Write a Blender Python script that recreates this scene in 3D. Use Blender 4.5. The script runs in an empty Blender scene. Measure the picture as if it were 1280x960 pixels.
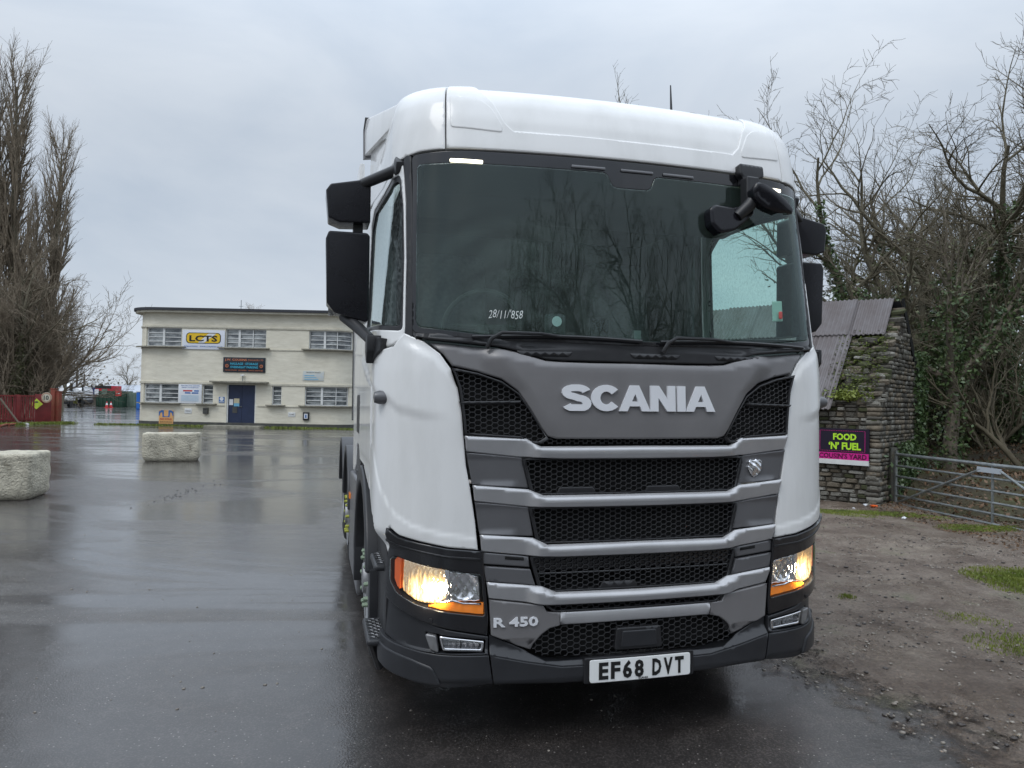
import bpy, bmesh, math, random
import numpy as np
from mathutils import Vector, Matrix, Quaternion
from mathutils.geometry import delaunay_2d_cdt
R = math.radians
SC = bpy.context.scene
COL = SC.collection
rnd = random.Random(7)

# ------------------------------------------------------------------ camera, world, sun
F_PX = 930.9
Wm = np.array([[0.9997938, 0.0203083, 0.0], [-0.000447, 0.0220070, 0.9997577], [0.0203034, -0.9995516, 0.0220115]])
EYE = 1.65
cam_d = bpy.data.cameras.new('camera'); cam = bpy.data.objects.new('camera', cam_d); COL.objects.link(cam)
cam_d.sensor_width = 36; cam_d.lens = 36 * F_PX / 1280; cam_d.clip_start = .05; cam_d.clip_end = 3000
M = Matrix.Identity(4)
for i in range(3):
    M[i][0] = Wm[i][0]; M[i][1] = -Wm[i][1]; M[i][2] = -Wm[i][2]
M[2][3] = EYE
cam.matrix_world = M
SC.camera = cam
SC.view_settings.view_transform = 'Standard'; SC.view_settings.look = 'None'
SC.view_settings.exposure = 0.0; SC.view_settings.gamma = 1
SUN_EL, SUN_AZ = R(52), R(215)
wd = bpy.data.worlds.new('World'); SC.world = wd; wd.use_nodes = True
nt = wd.node_tree; nt.nodes.clear(); N = nt.nodes.new; L = nt.links.new
wo = N('ShaderNodeOutputWorld'); bg = N('ShaderNodeBackground'); bg.inputs['Strength'].default_value = .10
sky = N('ShaderNodeTexSky'); sky.sky_type = 'NISHITA'; sky.sun_disc = False; sky.sun_elevation = SUN_EL; sky.sun_rotation = SUN_AZ
tc = N('ShaderNodeTexCoord'); sp = N('ShaderNodeSeparateXYZ'); L(tc.outputs['Generated'], sp.inputs[0])
mp = N('ShaderNodeMapping'); mp.inputs['Scale'].default_value = (1.0, 1.0, 2.6); L(tc.outputs['Generated'], mp.inputs[0])
nz = N('ShaderNodeTexNoise'); nz.inputs['Scale'].default_value = 2.6; nz.inputs['Detail'].default_value = 7; nz.inputs['Roughness'].default_value = .52
nz.inputs['Distortion'].default_value = .4
L(mp.outputs[0], nz.inputs['Vector'])
cr = N('ShaderNodeValToRGB'); cr.color_ramp.elements[0].position = .30; cr.color_ramp.elements[1].position = .72
cr.color_ramp.elements[0].color = (.520, .602, .712, 1); cr.color_ramp.elements[1].color = (.725, .785, .860, 1)
L(nz.outputs['Fac'], cr.inputs[0])
mr = N('ShaderNodeMapRange'); mr.inputs['From Min'].default_value = .28; mr.inputs['From Max'].default_value = 1
mr.interpolation_type = 'SMOOTHSTEP'
mr.inputs['To Min'].default_value = 9.5; mr.inputs['To Max'].default_value = 28.0
L(sp.outputs['Z'], mr.inputs['Value'])
vm = N('ShaderNodeVectorMath'); vm.operation = 'SCALE'; L(cr.outputs[0], vm.inputs[0]); L(mr.outputs[0], vm.inputs['Scale'])
mx = N('ShaderNodeMixRGB'); mx.inputs['Fac'].default_value = .93; L(sky.outputs[0], mx.inputs[1]); L(vm.outputs[0], mx.inputs[2])
L(mx.outputs[0], bg.inputs['Color']); L(bg.outputs[0], wo.inputs['Surface'])
sun_d = bpy.data.lights.new('sun', 'SUN'); sun_d.energy = .8; sun_d.angle = R(25); sun_d.color = (1, .97, .93)
sun = bpy.data.objects.new('sun', sun_d); COL.objects.link(sun)
sd = Vector((math.sin(SUN_AZ) * math.cos(SUN_EL), math.cos(SUN_AZ) * math.cos(SUN_EL), math.sin(SUN_EL)))
sun.rotation_euler = sd.to_track_quat('Z', 'Y').to_euler()

# pixel helpers used for placing things of the setting (photograph is 1280 x 960)
def ray(px, py):
    d = Wm @ np.array([(px - 640) / F_PX, (py - 480) / F_PX, 1.0]); return d
def gp(px, py, z=0.0):
    d = ray(px, py); t = (z - EYE) / d[2]; return Vector((d[0] * t, d[1] * t, z))
def dp(px, py, Y):
    d = ray(px, py); t = Y / d[1]; return Vector((d[0] * t, Y, EYE + d[2] * t))

# ------------------------------------------------------------------ materials
MATS = {}
def mat(name, c1, c2=None, rough=.5, metal=0, scale=8, bump=0, bscale=None, bdist=.01, detail=5, coat=0, coat_r=.05,
        rough2=None, contrast=(.35, .65), emit=None, es=0, stretch=None, spec=.5, third=None):
    m = bpy.data.materials.new(name); m.use_nodes = True; t = m.node_tree; n = t.nodes; b = n['Principled BSDF']
    b.inputs['Roughness'].default_value = rough; b.inputs['Metallic'].default_value = metal
    b.inputs['Coat Weight'].default_value = coat; b.inputs['Coat Roughness'].default_value = coat_r
    b.inputs['Specular IOR Level'].default_value = spec
    b.inputs['Base Color'].default_value = (*c1, 1)
    tc = n.new('ShaderNodeTexCoord'); src = tc.outputs['Object']
    if stretch:
        mp = n.new('ShaderNodeMapping'); mp.inputs['Scale'].default_value = stretch; t.links.new(src, mp.inputs[0]); src = mp.outputs[0]
    if c2 is not None:
        z = n.new('ShaderNodeTexNoise'); z.inputs['Scale'].default_value = scale; z.inputs['Detail'].default_value = detail
        z.inputs['Roughness'].default_value = .62
        t.links.new(src, z.inputs['Vector'])
        r = n.new('ShaderNodeValToRGB'); r.color_ramp.elements[0].position = contrast[0]; r.color_ramp.elements[1].position = contrast[1]
        r.color_ramp.elements[0].color = (*c1, 1); r.color_ramp.elements[1].color = (*c2, 1)
        if third:
            e = r.color_ramp.elements.new((contrast[0] + contrast[1]) / 2); e.color = (*third, 1)
        t.links.new(z.outputs['Fac'], r.inputs[0]); t.links.new(r.outputs[0], b.inputs['Base Color'])
        if rough2 is not None:
            q = n.new('ShaderNodeMapRange'); q.inputs['To Min'].default_value = rough; q.inputs['To Max'].default_value = rough2
            t.links.new(z.outputs['Fac'], q.inputs['Value']); t.links.new(q.outputs[0], b.inputs['Roughness'])
    if bump:
        z2 = n.new('ShaderNodeTexNoise'); z2.inputs['Scale'].default_value = bscale or scale * 4; z2.inputs['Detail'].default_value = 6
        t.links.new(src, z2.inputs['Vector'])
        bp = n.new('ShaderNodeBump'); bp.inputs['Strength'].default_value = bump; bp.inputs['Distance'].default_value = bdist
        t.links.new(z2.outputs['Fac'], bp.inputs['Height']); t.links.new(bp.outputs[0], b.inputs['Normal'])
    if emit:
        b.inputs['Emission Color'].default_value = (*emit, 1); b.inputs['Emission Strength'].default_value = es
    MATS[name] = m
    return m

def glass(name, tint, refl=1.0, rough=.0, ior=1.5, dirt_glow=None, dirt_glow_col=(.3, .32, .3)):
    m = bpy.data.materials.new(name); m.use_nodes = True; t = m.node_tree; n = t.nodes; n.clear(); l = t.links.new
    o = n.new('ShaderNodeOutputMaterial'); g = n.new('ShaderNodeBsdfGlossy'); g.inputs['Roughness'].default_value = rough
    g.inputs['Color'].default_value = (refl * .90, refl, refl * .98, 1)
    tr = n.new('ShaderNodeBsdfTransparent'); tr.inputs['Color'].default_value = (*tint, 1)
    lw = n.new('ShaderNodeLayerWeight'); lw.inputs['Blend'].default_value = .5; pw = n.new('ShaderNodeMath'); pw.operation = 'POWER'; pw.inputs[1].default_value = 5; l(lw.outputs['Facing'], pw.inputs[0])
    f0 = ((ior - 1) / (ior + 1)) ** 2; fr = n.new('ShaderNodeMapRange'); fr.inputs['To Min'].default_value = f0; fr.inputs['To Max'].default_value = 1; l(pw.outputs[0], fr.inputs['Value'])   # Schlick, the same from both faces
    mx = n.new('ShaderNodeMixShader'); l(fr.outputs[0], mx.inputs[0]); l(tr.outputs[0], mx.inputs[1]); l(g.outputs[0], mx.inputs[2])
    last = mx.outputs[0]
    if dirt_glow:
        df = n.new('ShaderNodeBsdfDiffuse'); df.inputs['Color'].default_value = (*dirt_glow_col, 1)
        m2 = n.new('ShaderNodeMixShader'); l(last, m2.inputs[1]); l(df.outputs[0], m2.inputs[2])
        f = dirt_glow(n, l); l(f, m2.inputs[0]); last = m2.outputs[0]
    l(last, o.inputs['Surface'])
    MATS[name] = m
    return m

m_white = mat('white_paint', (.80, .80, .79), (.66, .66, .645), rough=.34, scale=1.6, stretch=(3, 3, .8), coat=.6, coat_r=.05, contrast=(.45, .85), detail=9, bump=.02, bscale=300, bdist=.001)
m_panel = mat('grey_panel_paint', (.200, .194, .197), (.175, .170, .173), rough=.38, metal=.15, scale=3, coat=.25, coat_r=.15)
m_infill = mat('dark_grey_paint', (.125, .125, .132), (.108, .108, .114), rough=.38, metal=.15, scale=3, coat=.25, coat_r=.15)
m_silver = mat('silver_paint', (.50, .50, .51), (.44, .44, .45), rough=.34, metal=.35, scale=5, coat=.25, coat_r=.12)
m_black = mat('black_plastic', (.014, .014, .016), (.020, .020, .022), rough=.42, scale=12, bump=.05, bscale=500, bdist=.001)
m_bump = mat('bumper_plastic', (.028, .029, .033), (.020, .021, .024), rough=.40, scale=5, bump=.04, bscale=400, bdist=.001)
m_gloss = mat('gloss_black', (.010, .010, .012), rough=.12, coat=.5)
m_dark = mat('deep_black', (.004, .004, .004), rough=.9)
m_rubber = mat('tyre_rubber', (.012, .012, .012), (.022, .021, .020), rough=.65, scale=9)
m_chrome = mat('chrome', (.82, .82, .84), rough=.12, metal=1)
m_badge = mat('badge_silver', (.80, .81, .84), rough=.3, metal=.15)
m_steel = mat('galvanised_steel', (.20, .22, .22), (.34, .36, .36), rough=.45, metal=.7, scale=14, bump=.1)
m_rim = mat('rim_silver', (.35, .35, .36), (.22, .22, .22), rough=.45, metal=.6, scale=10)
m_yellow = mat('yellow_marker', (.40, .42, .05), rough=.5)
m_palegreen = mat('pale_green_nut', (.28, .36, .26), rough=.5, metal=.3)
m_amber = mat('amber_lens', (.75, .20, .02), rough=.15, emit=(1, .30, .03), es=.22, coat=.5)
m_amber2 = mat('amber_lens_dull', (.55, .10, .02), rough=.15, emit=(1, .14, .01), es=.14, coat=.5)
m_plate = mat('plate_white', (.82, .83, .82), rough=.35)
m_ink = mat('ink_black', (.01, .01, .01), rough=.5)
m_led = mat('led_lit', (1, .95, .8), emit=(1, .93, .72), es=3.2)
m_seat = mat('seat_fabric', (.14, .14, .145), (.09, .09, .09), rough=.9, scale=30)
m_trim = mat('cab_trim', (.075, .072, .066), (.055, .052, .048), rough=.8, scale=6)
m_trimd = mat('dashboard_plastic', (.03, .03, .032), rough=.55)
m_curtain = mat('curtain_cloth', (.10, .11, .115), (.05, .055, .06), rough=.9, scale=3, stretch=(14, 14, .6))
m_mirror = mat('mirror_black', (.008, .008, .011), (.012, .012, .016), rough=.22, scale=5, spec=.4)

def wiper_dirt_glow(n, l):
    tc = n.new('ShaderNodeTexCoord')
    def mrg(v, a, b, c, d):
        r = n.new('ShaderNodeMapRange'); r.inputs['From Min'].default_value = a; r.inputs['From Max'].default_value = b; r.inputs['To Min'].default_value = c; r.inputs['To Max'].default_value = d; l(v, r.inputs['Value']); return r.outputs[0]
    def mt(op, a, b):
        q = n.new('ShaderNodeMath'); q.operation = op
        for i, v in enumerate((a, b)):
            if isinstance(v, (int, float)): q.inputs[i].default_value = v
            else: l(v, q.inputs[i])
        return q.outputs[0]
    # smears follow the sweep of the wiper: noise stretched along circles round its spindle
    sp_ = n.new('ShaderNodeSeparateXYZ'); l(tc.outputs['Object'], sp_.inputs[0])
    dx = mt('ADD', sp_.outputs[0], .60); dz = mt('ADD', sp_.outputs[2], -1.90)
    rad = mt('SQRT', mt('ADD', mt('MULTIPLY', dx, dx), mt('MULTIPLY', dz, dz)), 0); ang = mt('ARCTAN2', dz, dx)
    cb = n.new('ShaderNodeCombineXYZ'); l(mt('MULTIPLY', rad, 15), cb.inputs[0]); l(mt('MULTIPLY', ang, 1.6), cb.inputs[1])
    z1 = n.new('ShaderNodeTexNoise'); z1.inputs['Scale'].default_value = 1.0; z1.inputs['Detail'].default_value = 6; l(cb.outputs[0], z1.inputs['Vector'])
    arc_ = mt('MULTIPLY', mrg(z1.outputs['Fac'], .30, .75, 0, .13), mrg(rad, .72, .50, 0, 1))
    z2 = n.new('ShaderNodeTexNoise'); z2.inputs['Scale'].default_value = 4; z2.inputs['Detail'].default_value = 9; z2.inputs['Roughness'].default_value = .65
    l(tc.outputs['Object'], z2.inputs['Vector'])
    return mt('ADD', arc_, mrg(z2.outputs['Fac'], .35, .75, .030, .080))  # second term: even floor painted in for light from the cab interior
def drop_dirt(n, l):
    tc = n.new('ShaderNodeTexCoord'); z = n.new('ShaderNodeTexNoise'); z.inputs['Scale'].default_value = 60; z.inputs['Detail'].default_value = 4
    l(tc.outputs['Object'], z.inputs['Vector'])
    r = n.new('ShaderNodeMapRange'); r.inputs['From Min'].default_value = .4; r.inputs['From Max'].default_value = .7; r.inputs['To Min'].default_value = .02; r.inputs['To Max'].default_value = .16
    l(z.outputs['Fac'], r.inputs['Value']); return r.outputs[0]
m_screen = glass('windscreen_glass', (.66, .86, .80), ior=1.60, dirt_glow=wiper_dirt_glow, dirt_glow_col=(.25, .34, .31))  # wiper smears plus a teal veil that paints in interior light
m_side = glass('side_window_glass', (.80, .94, .90), ior=1.38, dirt_glow=drop_dirt, dirt_glow_col=(.45, .50, .50))
m_lens = glass('clear_lens', (.97, .97, .97), ior=1.45, rough=.02)

# ------------------------------------------------------------------ mesh helpers
def tag(o, label=None, cat=None, group=None, kind=None):
    if label: o['label'] = label
    if cat: o['category'] = cat
    if group: o['group'] = group
    if kind: o['kind'] = kind
    return o
def link(o, parent=None):
    COL.objects.link(o)
    if parent is not None: o.parent = parent
    return o
def empty(name, loc=(0, 0, 0), rz=0, parent=None):
    o = bpy.data.objects.new(name, None); o.location = loc; o.rotation_euler = (0, 0, rz); o.empty_display_size = .1
    return link(o, parent)
def raw(name, V, Fc, m, parent=None, smooth=False, normals=None):
    me = bpy.data.meshes.new(name)
    if isinstance(V, np.ndarray) and isinstance(Fc, np.ndarray):
        k = Fc.shape[1]
        me.vertices.add(len(V)); me.vertices.foreach_set('co', V.astype(np.float32).ravel())
        me.loops.add(Fc.size); me.loops.foreach_set('vertex_index', Fc.astype(np.int32).ravel())
        me.polygons.add(len(Fc)); me.polygons.foreach_set('loop_start', np.arange(0, Fc.size, k, dtype=np.int32))
        me.update(calc_edges=True)
    else:
        me.from_pydata([tuple(v) for v in V], [], [tuple(f) for f in Fc]); me.update()
    if smooth or normals is not None:
        me.polygons.foreach_set('use_smooth', [True] * len(me.polygons))
    if normals is not None:
        me.normals_split_custom_set_from_vertices([tuple(n) for n in normals])
    for mm in (m if isinstance(m, (list, tuple)) else [m]): me.materials.append(mm)
    o = bpy.data.objects.new(name, me)
    return link(o, parent)

class MB:
    def __init__(s): s.v = []; s.f = []; s.mi = []; s.cur = 0
    def add(s, V, Fc):
        b = len(s.v); s.v += [Vector(v) for v in V]; s.f += [tuple(i + b for i in f) for f in Fc]; s.mi += [s.cur] * len(Fc); return s
    def box(s, c, d, rot=None, taper=1):
        x, y, z = d[0] / 2, d[1] / 2, d[2] / 2
        V = [(-x, -y, -z), (x, -y, -z), (x, y, -z), (-x, y, -z), (-x * taper, -y * taper, z), (x * taper, -y * taper, z), (x * taper, y * taper, z), (-x * taper, y * taper, z)]
        Mx = rot if rot is not None else Matrix.Identity(3)
        c = Vector(c)
        return s.add([c + Mx @ Vector(v) for v in V], [(0, 3, 2, 1), (4, 5, 6, 7), (0, 1, 5, 4), (1, 2, 6, 5), (2, 3, 7, 6), (3, 0, 4, 7)])
    def span(s, a, b):
        return s.box([(a[i] + b[i]) / 2 for i in range(3)], [abs(b[i] - a[i]) for i in range(3)])
    def tube(s, P, r, n=8, cap=True, squash=None):
        P = [Vector(p) for p in P]; rs = r if isinstance(r, (list, tuple)) else [r] * len(P)
        ref = None; V = []
        for i, p in enumerate(P):
            t = (P[min(i + 1, len(P) - 1)] - P[max(i - 1, 0)]).normalized()
            if ref is None: ref = t.orthogonal().normalized()
            a = (ref - t * ref.dot(t)).normalized(); ref = a; b = t.cross(a)
            for k in range(n):
                q = 2 * math.pi * k / n
                V.append(p + (a * math.cos(q) + b * math.sin(q)) * rs[i])
        Fc = []
        for i in range(len(P) - 1):
            for k in range(n):
                Fc.append((i * n + k, i * n + (k + 1) % n, (i + 1) * n + (k + 1) % n, (i + 1) * n + k))
        if cap: Fc.append(tuple(range(n))[::-1]); Fc.append(tuple((len(P) - 1) * n + k for k in range(n)))
        return s.add(V, Fc)
    def lathe(s, prof, n=32, axis='X', c=(0, 0, 0), a0=0, a1=2 * math.pi):
        full = abs(a1 - a0 - 2 * math.pi) < 1e-6; m = n if full else n + 1; V = []; c = Vector(c)
        for h, r in prof:
            for k in range(m):
                a = a0 + (a1 - a0) * k / n; u, w = r * math.cos(a), r * math.sin(a)
                V.append(c + Vector({'X': (h, u, w), 'Y': (u, h, w), 'Z': (u, w, h)}[axis]))
        Fc = []
        for i in range(len(prof) - 1):
            for k in range(n):
                k2 = (k + 1) % m
                Fc.append((i * m + k, i * m + k2, (i + 1) * m + k2, (i + 1) * m + k))
        return s.add(V, Fc)
    def prism(s, poly, a, b, axes='YZ'):
        # poly in the plane named by axes, extruded along the third axis from a to b
        def P(u, w, h): return {'YZ': (h, u, w), 'XZ': (u, h, w), 'XY': (u, w, h)}[axes]
        n = len(poly); V = [P(u, w, a) for u, w in poly] + [P(u, w, b) for u, w in poly]
        Fc = [tuple(range(n)), tuple(range(2 * n - 1, n - 1, -1))] + [(i, i + n, (i + 1) % n + n, (i + 1) % n) for i in range(n)]
        return s.add(V, Fc)
    def build(s, name, m, parent=None, bevel=0, smooth=False, seg=2, fix=True, ang=35):
        me = bpy.data.meshes.new(name); bm = bmesh.new()
        vs = [bm.verts.new(v) for v in s.v]
        for f, mi in zip(s.f, s.mi):
            try: q = bm.faces.new([vs[i] for i in f]); q.material_index = mi
            except ValueError: pass
        if fix: bmesh.ops.recalc_face_normals(bm, faces=bm.faces)
        if bevel:
            es = [e for e in bm.edges if len(e.link_faces) == 2 and e.calc_face_angle(0) > R(ang)]
            bmesh.ops.bevel(bm, geom=es, offset=bevel, segments=seg, profile=.6, affect='EDGES', clamp_overlap=True)
        if smooth or bevel:
            for f in bm.faces: f.smooth = True
            for e in bm.edges:
                if len(e.link_faces) == 2 and e.calc_face_angle(0) > R(40): e.smooth = False
        bm.to_mesh(me); bm.free()
        for mm in (m if isinstance(m, (list, tuple)) else [m]): me.materials.append(mm)
        o = bpy.data.objects.new(name, me)
        return link(o, parent)

def copy_tree(o, parent=None):
    c = o.copy(); COL.objects.link(c)
    if parent is not None: c.parent = parent
    for ch in list(o.children): copy_tree(ch, c)
    return c
def mirror_part(o, parent):
    """the same part on the other flank: mesh mirrored in x"""
    me = o.data.copy() if o.data else None
    if me is None:
        c = empty(o.name.split('.')[0], (-o.location.x, o.location.y, o.location.z), 0, parent)
    else:
        co = np.empty(len(me.vertices) * 3, np.float32); me.vertices.foreach_get('co', co); co[0::3] *= -1; me.vertices.foreach_set('co', co)
        me.flip_normals()
        me.update()
        c = bpy.data.objects.new(o.name.split('.')[0], me); c.location = (-o.location.x, o.location.y, o.location.z); link(c, parent)
    for k in ('label', 'kind'):
        if k in o.keys(): c[k] = o[k]
    for ch in list(o.children): mirror_part(ch, c)
    return c

FONT = None
def text_mesh(txt, height, width=None, bold=0, extrude=.002, align='CENTER', spacing=1.0):
    cu = bpy.data.curves.new('t', 'FONT'); cu.body = txt; cu.size = 1; cu.offset = bold; cu.align_x = 'LEFT'; cu.resolution_u = 2
    cu.space_character = spacing
    ob = bpy.data.objects.new('t', cu); COL.objects.link(ob)
    me = bpy.data.meshes.new_from_object(ob)
    V = np.array([v.co[:] for v in me.vertices]); Fc = [tuple(p.vertices) for p in me.polygons]
    bpy.data.objects.remove(ob); bpy.data.curves.remove(cu); bpy.data.meshes.remove(me)
    h = .729; V[:, 1] *= height / h
    x0, x1 = V[:, 0].min(), V[:, 0].max()
    k = (width / (x1 - x0)) if width else height / h
    V[:, 0] = (V[:, 0] - x0) * k
    w = (x1 - x0) * k
    V[:, 0] -= {'CENTER': w / 2, 'LEFT': 0, 'RIGHT': w}[align]
    # front faces + back shifted copy gives the letters a thickness
    n = len(V); V2 = V.copy(); V[:, 2] = extrude; V2[:, 2] = 0
    E = {}
    for f in Fc:
        for i in range(len(f)):
            a, b = f[i], f[(i + 1) % len(f)]; E[(a, b)] = 1
    side = [(a, a + n, b + n, b) for (a, b) in E if (b, a) not in E]
    return np.vstack([V, V2]), Fc + side
def put_text(name, txt, m, parent, origin, xdir, height, width=None, bold=0, extrude=.003, align='CENTER', up=(0, 0, 1)):
    V, Fc = text_mesh(txt, height, width, bold, extrude, align)
    x = Vector(xdir).normalized(); u = Vector(up); nrm = x.cross(u).normalized(); o = Vector(origin)
    P = [o + x * v[0] + u * v[1] + nrm * v[2] for v in V]
    return raw(name, P, Fc, m, parent)

# ================================================================== THE LORRY
# cab skin as a surface S(s, z): s = arc length round the plan outline from the centre line, z = height
A_, XC, XS, YC = .072, .88, 1.245, .39
def _curve():
    p = [(x, A_ * x * x) for x in np.linspace(0, XC, 60)]
    p0 = np.array([XC, A_ * XC * XC]); sl = 2 * A_ * XC; p1 = p0 + np.array([.21, .21 * sl]); p3 = np.array([XS, YC]); p2 = p3 - np.array([0, .18])
    for t in np.linspace(0, 1, 61)[1:]:
        p.append(tuple((1 - t) ** 3 * p0 + 3 * (1 - t) ** 2 * t * p1 + 3 * (1 - t) * t * t * p2 + t ** 3 * p3))
    SC0 = None
    p = np.array(p); s = np.concatenate([[0], np.cumsum(np.hypot(*np.diff(p, axis=0).T))])
    send = s[-1]
    p = np.vstack([p, [XS, YC + 8]]); s = np.append(s, send + 8)
    g = np.arange(-.3, 9, .005)
    def sm(v):
        k = np.exp(-np.linspace(-2, 2, 13) ** 2); k /= k.sum(); return np.convolve(np.pad(v, 6, mode='edge'), k, 'valid')
    gx = np.interp(np.abs(g), s, p[:, 0]) * np.sign(g); gy = np.interp(np.abs(g), s, p[:, 1])
    return g, sm(gx), sm(gy), send
GS, GX, GY, SEND = _curve()
ZG = np.arange(-.2, 3.6, .005)
def _sm(v, w=17):
    k = np.exp(-np.linspace(-2, 2, w) ** 2); k /= k.sum(); h = w // 2; e = np.pad(v, h, mode='reflect', reflect_type='odd'); return np.convolve(e, k, 'valid')
YG = _sm(np.interp(ZG, [-1, 0, .25, 1.1, 1.5, 1.75, 1.9, 2.3, 2.7, 2.85, 3.0, 3.1, 3.17, 3.22, 3.25, 3.27, 3.30], [.02, .02, 0, 0, .005, .02, .035, .08, .12, .135, .165, .20, .25, .33, .42, .52, .70]), 21)
XG = _sm(np.interp(ZG, [-1, 1.75, 1.95, 2.7, 2.95, 3.1, 3.18, 3.22, 3.25, 3.27, 3.30], [1, 1, .995, .942, .934, .925, .912, .895, .870, .845, .80]), 21)
def S(s, z):
    a = np.abs(s); x = np.interp(a, GS, GX); y = np.interp(a, GS, GY)
    xk = np.interp(z, ZG, XG); yy = y + np.interp(z, ZG, YG)
    t = np.clip((yy - .6) / 1.5, 0, 1) * np.clip((3.15 - z) / .2, 0, 1); t = t * t * (3 - 2 * t)
    xk = xk + np.maximum(0, .985 - xk) * t
    q_ = np.clip((a - .90) / .38, 0, 1); w_ = np.clip((.985 - z) / .09, 0, 1); q_ = q_ * q_ * (3 - 2 * q_); w_ = w_ * w_ * (3 - 2 * w_)
    x = x - .045 * q_ * w_
    return np.stack([np.sign(s) * x * xk, yy, np.asarray(z, float)], -1)
def Sn(s, z):
    e = .004
    a = S(s + e, z) - S(s - e, z); b = S(s, z + e) - S(s, z - e); n = np.cross(a, b); return n / np.linalg.norm(n, axis=-1, keepdims=True)
def Sd(s, z, off=0, disp=None):
    d = off + (disp(s, z) if disp else 0)
    return S(s, z) + Sn(s, z) * np.asarray(d)[..., None]
def sside(y, z=1.0):  # s of the flank point at depth y and height z
    return SEND + (y - float(np.interp(z, ZG, YG)) - YC)

def inpoly(P, poly):
    x, y = P[:, 0], P[:, 1]; c = np.zeros(len(P), bool); n = len(poly); j = n - 1
    for i in range(n):
        xi, yi = poly[i]; xj, yj = poly[j]
        if yi != yj:
            c ^= ((yi > y) != (yj > y)) & (x < (xj - xi) * (y - yi) / (yj - yi) + xi)
        j = i
    return c
def dist_seg(P, poly):
    A = np.array(poly); B = np.roll(A, -1, 0); d = np.full(len(P), 1e9)
    for a, b in zip(A, B):
        ab = b - a; t = np.clip(((P - a) @ ab) / max(ab @ ab, 1e-12), 0, 1); q = a + t[:, None] * ab
        d = np.minimum(d, np.hypot(*(P - q).T))
    return d
def resample(poly, res):
    o = []
    for i in range(len(poly)):
        a = np.array(poly[i], float); b = np.array(poly[(i + 1) % len(poly)], float); k = max(1, int(math.ceil(np.hypot(*(b - a)) / res)))
        for t in range(k): o.append(a + (b - a) * t / k)
    return np.array(o)
def rounded(poly, r=.02, k=3):
    """cut polygon corners into short arcs"""
    o = []; n = len(poly)
    for i in range(n):
        p = np.array(poly[i], float); a = np.array(poly[i - 1], float) - p; b = np.array(poly[(i + 1) % n], float) - p
        la, lb = np.hypot(*a), np.hypot(*b); q = min(r, la * .45, lb * .45); pa = p + a / la * q; pb = p + b / lb * q
        for t in np.linspace(0, 1, k + 1): o.append(tuple((1 - t) ** 2 * pa + 2 * t * (1 - t) * p + t * t * pb))
    return o
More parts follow.
